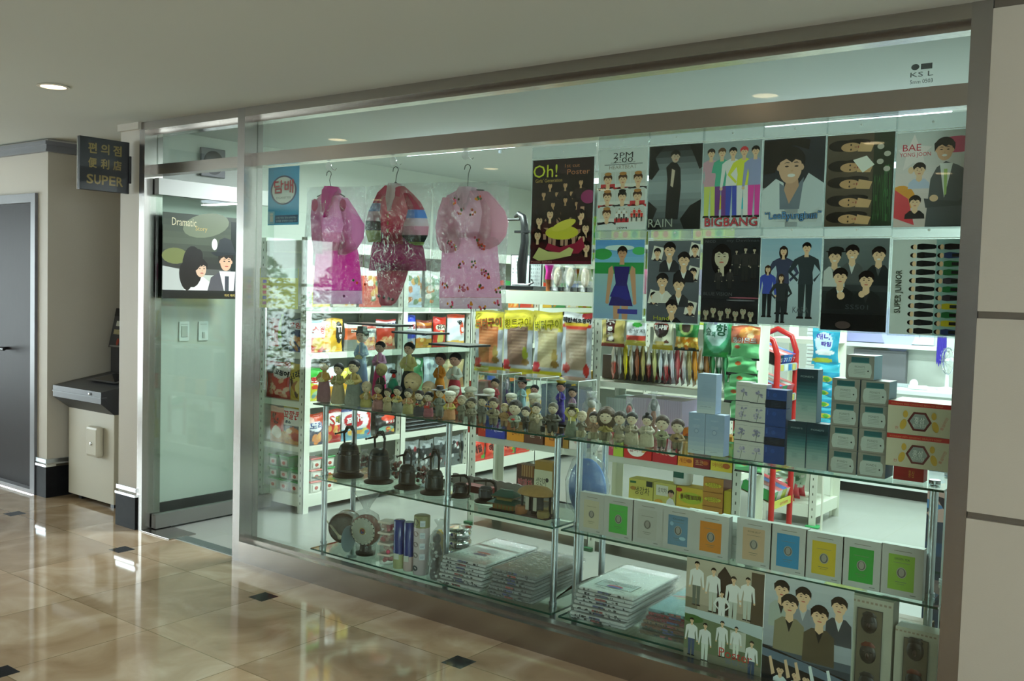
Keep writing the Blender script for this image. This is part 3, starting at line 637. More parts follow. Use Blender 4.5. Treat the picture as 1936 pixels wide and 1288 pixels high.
# ---------------------------------------------------------------- gondola goods
GY = 1.50
SQ = [('pale yellow pack of dried squid with orange strips, first on the left', (897, 951), 588, '버터구이', '2c8a3a', 'c8402c', ['c8784a', 'b86030', 'd89060'], 'e2d24c', 'd8c832'),
      ('yellow pack of dried squid with dark brown strips, second from the left', (951, 1008), 587, '황토구이', '3a3210', 'e8d820', ['8a6a5a', '6a4a40', 'a88870'], 'dccb48', 'd8c832'),
      ('yellow pack of dried squid with pale strips, third from the left', (1008, 1064), 590, '버터구이', '3a3a10', 'd8d020', ['c8b88a', 'b8a470', 'd8ca9c'], 'e0cf4c', 'e8d81c'),
      ('white and red pack of dried squid, last on the right', (1061, 1120), 592, '맥반석오징어', '1c1a14', None, ['b09880', '9a8468', 'c8b49a'], 'e2e4e4', 'c8201c')]
for i, (lb, (u0, u1), vt, txt, tc, oc, st, top, bot) in enumerate(SQ):
    z = .985; bl = []
    q = random.Random(i)
    bl.append((.5, .45, .34, .30, st[0], 'r'))
    for k in range(34): bl.append((.5+q.uniform(-.08, .08), .16+.58*k/34, .34-q.uniform(.02, .1), .006, st[k % 3], 'r'))
    if i < 3: bl += [(.78, .32, .09, .12, 'a89050' if i != 1 else 'a8b030'), (.78, .2, .13, .05, '8a6a30'), (.12, .17, .13, .055, 'c83040'), (.14, .10, .15, .035, 'c03028')]
    else: bl += [(.5, .80, .5, .05, 'd0381c'), (.5, .83, .44, .03, 'e8c030'), (.85, .97, .2, .07, 'b02420'), (.18, .17, .14, .07, 'c04038'), (.85, .15, .1, .1, 'b82c20')]
    bs = [(0, bot), (.09 if i < 3 else .04, 'c3c8d0'), (.70 if i < 3 else .80, top)]
    tx = [(txt, .48, .80 if i < 3 else .86, .86 if i < 3 else .9, .14 if i < 3 else .08, tc, {'a': .10 if i < 3 else 0, 'out': (oc, .02)} if oc else {})]
    if i == 3: tx = [(txt, .5, .885, .92, .07, tc, {})]
    place_bag('dried_squid_pack', lb, 'dried squid pack', (u0, u1, vt), (1, GY-.03), z, (bs, bl, tx), d=.025, group='dried squid packs hung in a row')
def art_simple(bg, word, wc, panel=None, tw=.7, th=.4, extra=()):
    def g(a):
        if panel: a.rect(.04, .08, .96, .92, panel)
        for e in extra: a.ell(*e)
        a.text(word, .55, .5, tw, th, wc)
    return g
row = [((903, 945), '3a2a24', '로와커', 'c8b8a0'), ((946, 985), '33241e', '로와커', 'c8b8a0'), ((986, 1020), 'd8d8d8', '쌍', '2a1c1c'), ((1021, 1060), 'c8782a', '계란', 'e8c8a0'), ((1061, 1082), '6a3c20', '초코', 'e8e0e0'), ((1083, 1114), 'd8b850', '카라멜', '7a5a20')]
for i, ((u0, u1), c, t, tc) in enumerate(row):
    place_box('biscuit_box', 'small %s box, %s in the row under the dried squid' % (['dark brown', 'black brown', 'white and maroon', 'orange', 'chocolate', 'yellow'][i], ORD[i]), 'biscuit box', (u0, u1, 694+i*.7), GY-.01, .99-.055, .08, c, art_simple(c, t, tc, None, .6, .5), h=.050, group='small boxes under the dried squid').location.z = .9915
# boxes on the shelf above the row of dolls' heads
row = [((887, 917), 722, 'b8342c', '홍삼', 'e8d0a0'), ((950, 970), 724, '2a3c8a', '차', 'e8e8f0'), ((1024, 1056), 728, '55608f', 'Cho', 'b8c0e0'), ((1060, 1108), 735, '6a6c96', 'Q', 'b8c0e0')]
for i, ((u0, u1), vt, c, t, tc) in enumerate(row):
    place_box('food_box', ['red food box', 'dark blue food box', 'slate blue food box', 'violet blue food box'][i] + ' behind the acrylic doll cases', 'food box', (u0, u1, vt), GY+.06, .572, .14, c, art_simple(c, t, tc, None, .5, .25), group='boxes on the middle shelf of the gondola')
# long biscuit boxes on the edge of the middle shelf
row = [((904, 918), 'b8301f', '야채', 'e8c040', 811), ((918, 954), '27389a', '제크', 'd8dcf0', 815), ((958, 990), 'e0942c', '참크래커', '6a3010', 819), ((991, 1026), '5a3626', '블랙', 'c8b8a8', 824), ((1030, 1052), 'd8882c', '참', '6a3010', 830), ((1064, 1074), '9a7428', '', 'ffffff', 836), ((1076, 1098), 'd8d4c8', '예감', 'c8241c', 839), ((1140, 1160), 'c83c5c', '하비', 'e8e0a0', 836)]
for i, ((u0, u1), c, t, tc, vt) in enumerate(row):
    place_box('biscuit_box', ['red', 'royal blue', 'orange', 'dark brown', 'pale orange', 'ochre', 'cream and red', 'pink'][i] + ' biscuit box on the middle gondola shelf just under the glass shelf edge', 'biscuit box', (u0, u1, vt), GY-.008, .572, .05, c, (lambda t=t, tc=tc: (lambda a: a.text(t, .6, .5, .6, .4, tc) if t else None))(), h=.125, group='biscuit boxes on the middle gondola shelf').location.z = .575
row = [((1160, 1178), 'a8c23c', '올리', '2a7a3a'), ((1180, 1232), 'c8221c', '쌀과자', 'f2ece0'), ((1234, 1280), 'b81f28', '크라운산도', 'e8c8a0'), ((1282, 1311), 'e0932c', '계란', '8a3010'), ((1312, 1342), '7a1a1e', '초코', 'c8a060'), ((1344, 1384), 'd8c23c', '버터링', 'a8442c')]
for i, ((u0, u1), c, t, tc) in enumerate(row):
    def g(a, t=t, tc=tc, i=i):
        if i == 1: a.ell(.45, .45, .33, .25, 'f0e8dc'); a.text(t, .45, .45, .5, .3, '8a1c1c'); a.poly([(.7, .3), (.95, .5), (.92, .62), (.66, .4)], 'd8a860'); return
        if i == 2: a.ell(.8, .5, .16, .15, 'e8dcc8')
        if i >= 3: a.ell(.75, .72, .18, .12, 'a85820'); a.ell(.75, .25, .18, .12, 'a85820'); a.text(t, .35, .25, .5, .2, tc); a.rect(0, .49, 1, .51, '503018'); a.text(t, .35, .74, .5, .2, tc); return
        a.text(t, .45, .5, .6, .3, tc)
    place_box('biscuit_box', ['lime green', 'bright red with white oval', 'crimson', 'orange twin', 'maroon twin', 'yellow twin'][i] + ' biscuit box on the right bay of the gondola', 'biscuit box', (u0, u1, 838+i*6), GY-.008, .572, .05, c, g, h=.128, group='biscuit boxes of the right gondola bay')
# tea boxes at the bottom of the right bay
def tea(w1, c2): 
    def g(a):
        a.rect(.05, .84, .3, .92, '2c6a3a'); a.rect(.72, .78, .98, .98, '24301c'); a.text(w1, .55, .6, .62, .28, '1c1c14'); a.ell(.18, .66, .12, .07, 'b8883a'); a.ell(.62, .2, .2, .12, 'a86a4a'); a.ell(.62, .22, .15, .07, 'd8b080'); a.rect(.08, .1, .3, .2, '3a3a20')
    return g
def lady(a):
    a.rect(.12, .55, .66, .92, 'f0eed8'); a.text('호박차', .4, .74, .4, .2, '3a3420'); face(a, .8, .66, .13, 'e0b090', '20160f'); a.poly([(.55, .02), (.62, .4), (.75, .52), (.9, .48), (1, .3), (1, .02)], 'dfe0da'); a.ell(.25, .3, .2, .12, 'd8a030'); a.ell(.4, .18, .2, .1, '98a83a')
def face(a, x, y, r, skin='dcb896', hair='1a1412', look=0, smile=False, style='short', tilt=0):
    A = a.asp
    if style == 'long': a.ell(x, y-.35*r/A, r*1.2, r*1.75, hair); a.poly([(x-r*.3, y-r*.8/A), (x+r*.3, y-r*.8/A), (x+r*.36, y-r*2.1/A), (x-r*.36, y-r*2.1/A)], skin)
    elif style == 'short': a.ell(x, y+.38*r/A, r*1.06, r*1.0, hair); [a.ell(x+s*r*.84, y-.05*r/A, r*.13, r*.22, skin, 8) for s in (-1, 1)]
    a.ell(x, y-r*.1/A, r*.82, r*1.06, skin)
    if r > .022:
        for s in (-1, 1):
            a.ell(x+s*r*.34+look*r*.15, y+r*.02/A, r*.15, r*.06, '2a1c18', 8); a.poly([(x+s*r*.16+look*r*.15, y+r*.24/A), (x+s*r*.38+look*r*.15, y+r*.27/A), (x+s*r*.56+look*r*.15, y+r*.20/A), (x+s*r*.38+look*r*.15, y+r*.33/A), (x+s*r*.16+look*r*.15, y+r*.30/A)], hair)
        a.ell(x+look*r*.2, y-r*.28/A, r*.1, r*.07, 'b8906e', 8); a.ell(x+look*r*.15, y-r*.6/A, r*.28, r*.08 if not smile else r*.12, 'a8544a' if not smile else 'f0e8e4', 10)
    # fringe
    a.poly([(x-r*1.02, y-r*.2/A), (x-r*1.1, y+r*.7/A), (x-r*.5, y+r*1.25/A), (x+r*.4, y+r*1.3/A), (x+r*1.05, y+r*.7/A), (x+r*1.0, y-r*.1/A), (x+r*.78, y+r*.35/A), (x+r*.35, y+r*.5/A), (x+r*.1, y+r*.28/A), (x-r*.3, y+r*.55/A), (x-r*.8, y+r*.3/A)], hair)
TEA = [((1160, 1189), 917, .14, 'd9cf62', tea('생강', 0)), ((1190, 1236), 924, .14, 'd9cf62', tea('생강차', 0)), ((1190, 1236), 886, .30, 'd9cf62', tea('생강차', 0)), ((1237, 1279), 930, .14, 'd6cf6e', lady), ((1237, 1279), 889, .30, 'd6cf6e', lady)]
for i, ((u0, u1), vt, z, c, g) in enumerate(TEA):
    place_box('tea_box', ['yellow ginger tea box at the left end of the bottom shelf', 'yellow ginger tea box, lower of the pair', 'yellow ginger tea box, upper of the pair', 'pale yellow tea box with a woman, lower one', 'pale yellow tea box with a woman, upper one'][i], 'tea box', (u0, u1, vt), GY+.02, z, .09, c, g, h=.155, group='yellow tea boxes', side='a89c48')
def g1(a):
    a.ell(.55, .45, .46, .2, 'b8c838'); a.text('둥시탕보리차', .55, .5, .78, .26, '7a2c1c', out=('f0ecc0', .008)); a.ell(.1, .82, .12, .07, 'c8302c')
for j in range(3):
    place_box('tea_box', 'wide yellow barley tea box, %s in its pile' % ['bottom', 'middle', 'top'][j], 'tea box', (1279, 1329, 930), GY+.02, .14+j*.105, .10, 'e2c23c', g1, h=.104, group='wide barley tea boxes')
def g2(a):
    for j in range(5): a.ell(.5, .1+j*.2, .42, .11, 'd8cc3c'); a.text('보리차과자', .5, .1+j*.2, .6, .07, '7a5a1c')
    for j in range(1, 5): a.rect(0, j*.2-.004, 1, j*.2+.004, '8a5a20')
place_box('tea_box', 'column of narrow ochre tea packs bound together', 'tea box', (1330, 1368, 905), GY+.02, .14, .12, 'c88f3a', g2, side='6a2c1c')
place_box('tea_box', 'upright yellow narrow tea pack beside the ochre column', 'tea box', (1369, 1386, 930), GY+.03, .14, .08, 'd8c43c', lambda a: a.ell(.5, .5, .3, .9, 'e8d858'), side='8a6a20')
f = MB(GLOSSY); f.lathe([(.05, 0), (.055, .02), (.055, .12), (.045, .13)], n=20, col='e8ece8'); f.box(-.03, .03, -.057, -.05, .04, .09, '2a6a5a'); o = f.build('paper_cup', None, None, (-2.40, GY+.06, .35)); o.location.z = .455; o['label'] = 'white round tub with green mark on the tea boxes'; o['category'] = 'tub'
o.location = (-2.47, GY+.08, .4585)
# bottom shelf, left bay
place_box('tea_box', 'dark brown tea box with red letters standing at the gondola bottom', 'tea box', (977, 1010, 880), GY+.05, .14, .07, '54342a', lambda a: (a.text('발매차', .5, .6, .8, .2, 'd84a54', out=('f0e0e0', .01)), a.rect(.3, .75, 1, 1, '8a5a30'), [a.rect(.3+.14*k, .75, .34+.14*k, 1, 'c8a870') for k in range(5)], a.ell(.5, .2, .35, .12, 'a89080')), side='3a2420')
place_box('tea_box', 'beige and ochre tea box with brush writing at the gondola bottom', 'tea box', (1011, 1045, 874), GY+.05, .14, .07, 'b08a3c', lambda a: (a.rect(0, .44, 1, .84, 'd8d8b8'), a.text('성인차', .4, .62, .6, .15, '24241c'), a.ell(.72, .66, .09, .1, '24241c'), a.ell(.65, .22, .22, .2, '4a3420'), a.ell(.65, .28, .18, .08, 'd89a30')), side='7a5c28')
for i, (x, y, r, h) in enumerate(((-3.72, 1.58, .06, .07), (-3.585, 1.64, .065, .085), (-3.72, 1.72, .06, .09))):
    t = empty('preserve_jar', (x, y, .1415), 0, 'low glass jar with brown lid at the gondola bottom, %s' % ['nearest', 'beside the dark tea box', 'rearmost'][i], 'jar', 'jars at the gondola bottom')
    f = MB(GLOSSY); f.lathe([(r*.9, 0), (r, .01), (r, h-.015), (r*.9, h)], n=20, col='8a7a50'); f.build('jar', None, t)
    f = MB(GLOSSY); f.lathe([(r, h), (r, h+.014), (r*.92, h+.016)], n=20, col='4a4028'); f.build('lid', None, t)
# hanging candy bags, right bay
HB = [('brown and yellow candy bag with upright white letters, first of the hanging bags', (1136, 1180), 600, 656, ([(0, '8a2a1c'), (.12, 'c8b468')], [(.42, .62, .2, .46, '4a1c18', 'r'), (.5, .36, .28, .1, 'd8c080'), (.45, .28, .15, .08, 'e8e0d0')], [('누', .42, .82, .34, .16, 'f4f0e8'), ('룽', .42, .6, .26, .13, 'f4f0e8'), ('지', .42, .42, .22, .12, 'f4f0e8')])),
 ('white green and red candy bag, second of the hanging candy bags', (1182, 1221), 596, 654, ([(0, 'c8b84c'), (.16, 'd84a38'), (.32, 'e4e8ec'), (.75, 'c0dcb8')], [(.6, .68, .22, .08, '48b848')], [('순색지', .55, .48, .8, .13, '3a4a44', {'out': ('f4f4f4', .01)})])),
 ('pale bag with a round brown emblem, third of the hanging candy bags', (1233, 1271), 598, 662, ([(0, 'c0a82c'), (.14, 'dedcc0')], [(.45, .62, .40, .26, '2c1a14'), (.45, .64, .36, .23, 'a03c28'), (.45, .58, .34, .2, '2a1c18'), (.4, .2, .3, .06, 'd8c070'), (.75, .24, .12, .05, '5a3020')], [('알사탕', .45, .66, .66, .13, 'f2efe8')])),
 ('green bag with orange fruit candies, fourth of the hanging candy bags', (1275, 1321), 596, 664, ([(0, '1a3020'), (.08, 'c8902c'), (.38, '287a38')], [(.5, .66, .3, .22, '9ab868'), (.5, .64, .2, .14, '3a2a1c')]+chips(14, .1, .95, .1, .34, ['e89820', 'f0c040', 'd87818', 'f0d880'], .1, 33), ())),
 ('mint green bag with dark green letters, fifth of the hanging candy bags', (1328, 1384), 590, 676, ([(0, '2a8a4c')], [(.5, .55, .46, .46, '58b888'), (.5, .6, .38, .36, 'bfe4dc'), (.5, .62, .25, .24, 'd8f0ec'), (.8, .06, .25, .05, '30a848')], [('애니', .24, .87, .3, .12, '4a3aa0'), ('타임', .38, .77, .26, .08, '5a4ab0'), ('숲', .22, .56, .22, .17, '1f6a48'), ('의', .42, .5, .12, .12, '4a8a70'), ('향', .68, .6, .34, .26, '18583a')])),
]
for lb, (u0, u1), vt, vb, sp in HB:
    z = at((u0+u1)/2, vb, 1, GY-.03).z
    place_bag('candy_bag', lb, 'candy bag', (u0, u1, vt), (1, GY-.045), z, sp, d=.030, group='candy bags hung on the right gondola bay')
# strip of almond candy bags, hanging over each other
for j, (u0, u1, vt, vb) in enumerate([(1380, 1436, 617, 682), (1372, 1430, 672, 712), (1376, 1432, 700, 740), (1366, 1420, 726, 765), (1378, 1425, 756, 800), (1385, 1432, 790, 830), (1384, 1434, 822, 880), (1386, 1440, 868, 898)]):
    z = at((u0+u1)/2, vb, 1, 1.44).z
    sp = ([(0, '1c3024'), (.07, '78d08a'), (.48, 'c86a48')], [(.7, .86, .26, .1, 'e8b070'), (.25, .38, .12, .05, 'c8502c')]+chips(5, .3, .9, .7, .95, ['d8904a', 'f0d0a0'], .12, 3), [('통아몬드', .5, .58, .84, .15, 'f4f0e8', {'out': ('6a2a1c', .012)})]) if j == 0 else ([(0, '142018'), (.14, '72c884'), (.9, '60b474')], [(.4, .6, .12, .1, 'c0602c')], ())
    place_bag('candy_bag', 'mint green almond candy bag, %s of the hanging strip' % ['topmost, with brown front', 'second', 'third', 'fourth', 'fifth', 'sixth', 'seventh', 'lowest, under the glass shelf'][j], 'candy bag', (u0, u1, vt), (1, 1.44+.004*j), z, sp, d=.035, group='strip of mint green candy bags')
# row of slim packs standing on the .96 shelf
SC = ['c85a4a', 'b0b4b0', 'd8c81e', 'a8a49a', '8a4a2a', 'a8a060', '7a2a2c', 'b8b878', 'c0c8d0', 'a83a3a', 'c8ccd4', 'b4484a', 'b0b4b8', 'a89a60', 'd8922c', '5a5024', '9a6428', '2a8a50', '1e5a38', '48b070', '5ccc8a', '1c2a6a', '16204a']
for i, c in enumerate(SC):
    u = 1146+i*11.0 if i < 17 else 1146+17*11+(i-17)*12.5
    p = at(u+7, 735, 1, 1.53)
    h = .20+.012*((i*7) % 3) + (.04 if 16 < i < 21 else 0)
    f = bag_mesh(.115, h, .024, [(0, c), (.5, 'c8c8c0' if i % 3 == 0 else c)], [(.5, .3, .3, .15, 'd8d4c8' if i % 2 else '803028')], nu=10, nv=12, crimp=.08, m=FOIL)
    o = f.build('candy_pack', None, None, (p.x, 1.575, .965), (.0, -.22, -.95)); o.location = (p.x, 1.565, 1.006)
    tag(o, '%s slim candy pack standing on edge, %s from the left of the row' % ({'c8': 'reddish', 'b0': 'grey', 'd8': 'yellow', 'a8': 'drab', '8a': 'brown', '7a': 'maroon', 'b8': 'olive', 'c0': 'silver', 'b4': 'pinkish red', '5a': 'dark olive', '9a': 'tan', '2a': 'green', '1e': 'dark green', '48': 'green and white', '5c': 'mint', '1c': 'navy', '16': 'dark navy'}.get(c[:2], 'plain'), (ORD+OR2)[i]), 'candy pack', 'slim candy packs standing in a row')
place_box('food_box', 'dark brown catering box behind the hanging candy bags', 'food box', (1140, 1185, 660), 1.69, 1.05, .10, '5a4a44', h=.14).location.z = .9915
place_box('food_box', 'grey and red catering box behind the hanging candy bags', 'food box', (1190, 1270, 655), 1.69, 1.05, .10, '5c5c60', lambda a: (a.rect(.65, .1, .95, .35, 'b8384a'),), h=.17).location.z = .9915
# white and pink stacks of booklets on the .572 shelf
for i, (u0, u1, vt, c, s) in enumerate([(1146, 1184, 751, 'c8d8d8', 'b8c8cc'), (1184, 1222, 750, 'd8d0e4', 'c8bcd8'), (1222, 1256, 753, 'd4c8e0', 'c4b4d4'), (1256, 1290, 757, 'd8cce8', 'bcb0d8')]):
    h = at(u0, vt, 1, GY+.06).z-.572
    def g(a):
        for k in range(1, 8): a.rect(k/8-.004, 0, k/8+.004, 1, 'a8a0b8')
    place_box('tissue_box', '%s white and lilac bundle of upright tissue packs behind the clay dolls' % ['first', 'second', 'third', 'fourth'][i], 'tissue pack bundle', (u0, u1, vt), GY+.06, .572, .22, c, g, h=h, side=s, group='lilac tissue bundles')
for j in range(2):
    place_box('biscuit_box', 'orange round biscuit box beside the lilac bundles, %s' % ['lower', 'upper'][j], 'biscuit box', (1293, 1318, 770), GY+.06, .572+j*.10, .1, 'd8882c', lambda a: (a.ell(.5, .5, .36, .3, 'a8541c'), a.text('계란', .5, .2, .6, .2, 'e8d080')), h=.098, group='orange round biscuit boxes')
    place_box('biscuit_box', 'ochre biscuit box behind the blue skincare boxes, %s' % ['lower', 'upper'][j], 'biscuit box', (1357, 1386, 780), GY+.06, .572+j*.09, .1, 'b8842c', lambda a: (a.ell(.5, .5, .36, .3, 'a8541c'),), h=.088, group='ochre biscuit boxes')
# things on top of the gondola
t = empty('letter_opener_stand', (-3.62, 1.62, 1.4975), 0, 'black curved display stand on a black tray on top of the gondola', 'display stand')
f = MB(); f.box(-.23, .13, -.10, .10, 0, .028, bv=.004); f.build('tray', BLACK, t)
f = MB(); f.tube([(-.03, 0, .03), (-.032, 0, .16), (-.015, 0, .30), (-.02, 0, .40), (-.035, 0, .455), (-.07, 0, .475), (-.10, 0, .455)], [.026, .032, .026, .024, .022, .018, .008], n=12); f.build('handle', BLACK, t)
f = MB(); f.tube([(-.16, 0, .44), (-.06, 0, .44)], .008); f.tube([(.03, 0, .03), (.03, 0, .40)], .006); f.box(-.085, .03, -.02, .02, .355, .37); f.build('bracket', BLACK, t)
f = MB(); f.tube([(-.08, -.03, .035), (.04, -.03, .035), (.06, .0, .05), (.05, -.01, .07)], .006); f.build('hook', CHROME, t)
def callig(a):
    a.rect(.02, .01, .98, .99, '202224'); a.rect(.05, .03, .95, .97, 'e4ecec')
    q = random.Random(3)
    for i in range(5):
        for j in range(9):
            a.text('山水之間春日長雲'[(i*3+j) % 8], .14+i*.18, .9-j*.1, .09, .06, '3a4244')
for i, (u0, u1) in enumerate(((966, 1003), (1003, 1025))):
    place_box('calligraphy_panel', ['white calligraphy panel in a black frame', 'narrower white calligraphy panel beside the curved stand'][i], 'calligraphy panel', (u0, u1, 482), 1.70, 1.496, .012, '1a1c1e', callig)
for i, u in enumerate((1032, 1048, 1072, 1100)):
    p = at(u+6, 540, 1, 1.56); t = empty('shoe_ornament', (p.x, 1.56, 1.4975), 0, '%s straw shoe ornament upright on the gondola top' % ['first pink tasselled', 'second, in clear film', 'third, in clear film', 'fourth, in clear film'][i], 'ornament', 'ornaments on the gondola top')
    f = MB(CLOTH)
    if i == 0: f.lathe([(.018, 0), (.02, .06), (.026, .07), (.02, .12), (.03, .16), (.01, .17)], n=12, col='c8289a', cols=['8a4a20', '8a4a20', 'd02890', 'c8289a', 'b02080'])
    else: f.ell((0, 0, .085), (.026, .02, .06), 'b8a482'); f.ell((0, -.016, .085), (.018, .01, .05), 'cabb98')
    f.build('body', None, t)
    if i:
        f = MB(); f.box(-.035, .035, -.03, .03, 0, .026); f.build('base', BLACK, t)
        f = MB(); f.lathe([(.04, .0), (.042, .08), (.03, .15), (.012, .17), (.02, .19)], n=12); f.build('film', WRAP, t)
for i, (x, c, nm) in enumerate(((-2.80, 'a83a6a', 'magenta'), (-2.66, '9a3060', 'dark pink'), (-2.45, '6a4a80', 'violet'), (-2.30, '406a90', 'blue'))):
    place = box_mesh(.09, .06, .14, c, lambda a: a.rect(.2, .2, .8, .8, 'd8c8d0')); tag(place.build('gift_box', None, None, (x, 1.56, 1.4975)), nm + ' gift box on the gondola top behind the posters', 'gift box', 'gift boxes on the gondola top')
# juice cartons on the tall back rack
def juice(a):
    for i in range(3):
        x = .17+i*.33; a.rect(x-.13, .05, x+.13, .95, 'd8cc30' if i < 2 else '8acc48'); a.text('Vita', x, .75, .2, .14, 'a82c48'); a.ell(x, .35, .09, .1, 'e0782c' if i < 2 else '3a9a40')
nn = 0
for j, z in enumerate((1.60, 1.24, 1.94)):
    for k in range(4):
        nn += 1; f = box_mesh(.30, .2, .27, 'c8d838', juice); tag(f.build('juice_carton', None, None, (-5.1+k*.42, 4.56, z+.0015)), 'yellow green pack of juice cartons on the back rack, %s shelf, %s from the left' % (['middle', 'lower', 'top'][j], ORD[k]), 'juice carton pack', 'juice packs on the back rack')
# ================================================================= POSTERS AND SIGNS
BRT = 1.38
SK = 'd4ac8c'; HR = '17110f'
def fig(a, x, y, h, top, bot, skin=SK, hair=HR, dress=False, long=False, lean=0, arms='down', legs=True, lw=1.0):
    A = a.asp; k = h*A
    P = lambda px, py: (x+(px+lean*py)*k, y+py*h)
    if legs:
        a.poly([P(-.085*lw, 0), P(-.10*lw, .50), P(.0, .50), P(-.02, 0)], skin if dress else bot); a.poly([P(.02, 0), P(0, .50), P(.10*lw, .50), P(.085*lw, 0)], skin if dress else bot)
        a.poly([P(-.11, 0), P(-.10, .03), P(-.01, .03), P(-.01, 0)], '1a1614'); a.poly([P(.01, 0), P(.01, .03), P(.10, .03), P(.11, 0)], '1a1614')
    if dress: a.poly([P(-.15, .38), P(-.07, .62), P(-.10, .80), P(.10, .80), P(.07, .62), P(.15, .38)], top)
    else: a.poly([P(-.105, .46), P(-.09, .62), P(-.13, .81), P(-.04, .85), P(.04, .85), P(.13, .81), P(.09, .62), P(.105, .46)], top)
    for s in (-1, 1):
        if arms == 'down': a.poly([P(s*.12, .81), P(s*.10, .74), P(s*.15, .44), P(s*.19, .44), P(s*.165, .78)], skin if dress else top); a.ell(*P(s*.17, .42), .025*k, .025*k, skin, 8)
        elif arms == 'hip': a.poly([P(s*.12, .81), P(s*.10, .74), P(s*.20, .62), P(s*.10, .52), P(s*.12, .49), P(s*.25, .62), P(s*.165, .79)], skin if dress else top)
        elif arms == 'up': a.poly([P(s*.12, .80), P(s*.08, .74), P(s*.20, 1.02), P(s*.24, 1.02)], top); a.ell(*P(s*.22, 1.04), .025*k, .025*k, skin, 8)
        elif arms == 'cross': a.poly([P(s*.13, .80), P(s*.16, .66), P(-s*.05, .64), P(-s*.05, .68), P(s*.10, .71)], top)
    a.poly([P(-.03, .82), P(.03, .82), P(.025, .9), P(-.025, .9)], skin)
    face(a, *P(0, .94), .058*k, skin, hair, style='long' if long else 'short')
def bust(a, x, y, r, skin=SK, hair=HR, top='2a2a2e', shirt=None, w_=2.6, look=0, style='short', smile=False, drop=4):
    A = a.asp; R = r/A
    a.poly([(x-r*w_*.9, y-R*drop), (x-r*w_*.85, y-R*2.2), (x-r*.9, y-R*1.5), (x+r*.9, y-R*1.5), (x+r*w_*.85, y-R*2.2), (x+r*w_*.9, y-R*drop)], top)
    if shirt: a.poly([(x-r*.55, y-R*1.5), (x, y-R*3.2), (x+r*.55, y-R*1.5)], shirt)
    a.poly([(x-r*.42, y-R*.7), (x+r*.42, y-R*.7), (x+r*.5, y-R*1.7), (x, y-R*2.1), (x-r*.5, y-R*1.7)], skin)
    face(a, x, y, r, skin, hair, look, smile, style)
def bg_grad(a, stops, n=14):
    for i in range(n):
        t = i/(n-1); j = 0
        while j < len(stops)-2 and t > stops[j+1][0]: j += 1
        t0, c0 = stops[j]; t1, c1 = stops[j+1]; q = max(0, min(1, (t-t0)/(t1-t0)))
        c = ''.join('%02x' % int(int(c0[k:k+2], 16)*(1-q)+int(c1[k:k+2], 16)*q) for k in (0, 2, 4))
        a.rect(0, i/n, 1, (i+1)/n, c)
def P_oh(a):
    bg_grad(a, [(0, '3a1820'), (.2, '2a1418'), (1, '181214')]); a.rect(0, .86, 1, 1, '2a1a20')
    for i, (x, y) in enumerate([(.3, .70), (.42, .62), (.55, .70), (.66, .62), (.8, .72), (.2, .62), (.36, .52), (.56, .56), (.75, .52)]): fig(a, x, y-.40, .48, '241816', 'a8806c', long=True, skin='b8906e', arms='hip')
    for x, y in [(.14, .42), (.12, .28), (.82, .46), (.9, .34), (.84, .24), (.92, .16), (.32, .48)]: bust(a, x, y, .062, hair='20100c', top='3a1418', style='long', drop=3)
    a.ell(.52, .30, .27, .095, 'c0b83c'); a.ell(.55, .37, .2, .06, 'ccc04a', a=.3); a.ell(.78, .52, .03, .1, '2a1418'); a.poly([(.3, .2), (.5, .16), (.75, .2), (.85, .26), (.9, .16), (.8, .1), (.5, .10), (.25, .14)], '8a2038')
    a.poly([(.05, .06), (.15, .16), (.3, .12), (.5, .11), (.65, .16), (.72, .14), (.68, .08), (.4, .045), (.15, .03)], 'b8b478'); a.rect(0, 0, 1, .03, '5a1828'); a.ell(.93, .63, .12, .09, '8a2c60')
    a.text('Oh!', .22, .89, .40, .12, 'c8cc3c', out=('3a1c30', .01)); a.text('1st cut', .66, .93, .24, .035, 'a86a48'); a.text('Poster', .76, .87, .36, .05, 'a86a48'); a.text("Girls' Generation", .28, .80, .44, .035, 'b89a50'); a.text('Poster SERIES', .2, .02, .35, .018, 'a87a70')
def P_nine(a):
    a.rect(0, 0, 1, 1, 'c3c9ca'); a.text('2PM', .5, .92, .4, .07, '1a1a1a'); a.text('2:00', .5, .86, .4, .06, '1a1a1a'); a.rect(.12, .805, .9, .812, '3a3a3a'); a.text("DON'T STOP CAN'T STOP", .5, .83, .5, .018, '3a3a3a'); a.text('HEARTBEAT', .5, .775, .56, .045, '8a8078')
    for j in range(3):
        for i in range(3):
            x, y = .2+i*.31, .62-j*.215; a.rect(x-.15, y-.10, x+.15, y+.10, 'b8bcba'); a.rect(x-.15, y-.10, x+.15, y-.05, 'b83038' if (i+j) % 3 == 0 else 'c8c8c4')
            if (i, j) in ((1, 2), (2, 2)): [fig(a, x-.1+k*.05, y-.09+(k % 2)*.04, .12, 'c8342c' if i == 2 else 'd8d8d8', '2a2a2a') for k in range(5)]
            else: bust(a, x, y, .085, top='b82c30' if (i+j) % 2 else '3a3a3e', hair='4a2c1a' if (i, j) != (1, 1) else '14100e', drop=1.6); a.ell(x, y+.075, .075, .03, 'a8743c' if (i, j) != (1, 1) else '14100e')
    a.text('2PM', .52, .02, .22, .025, '1a1a1a')
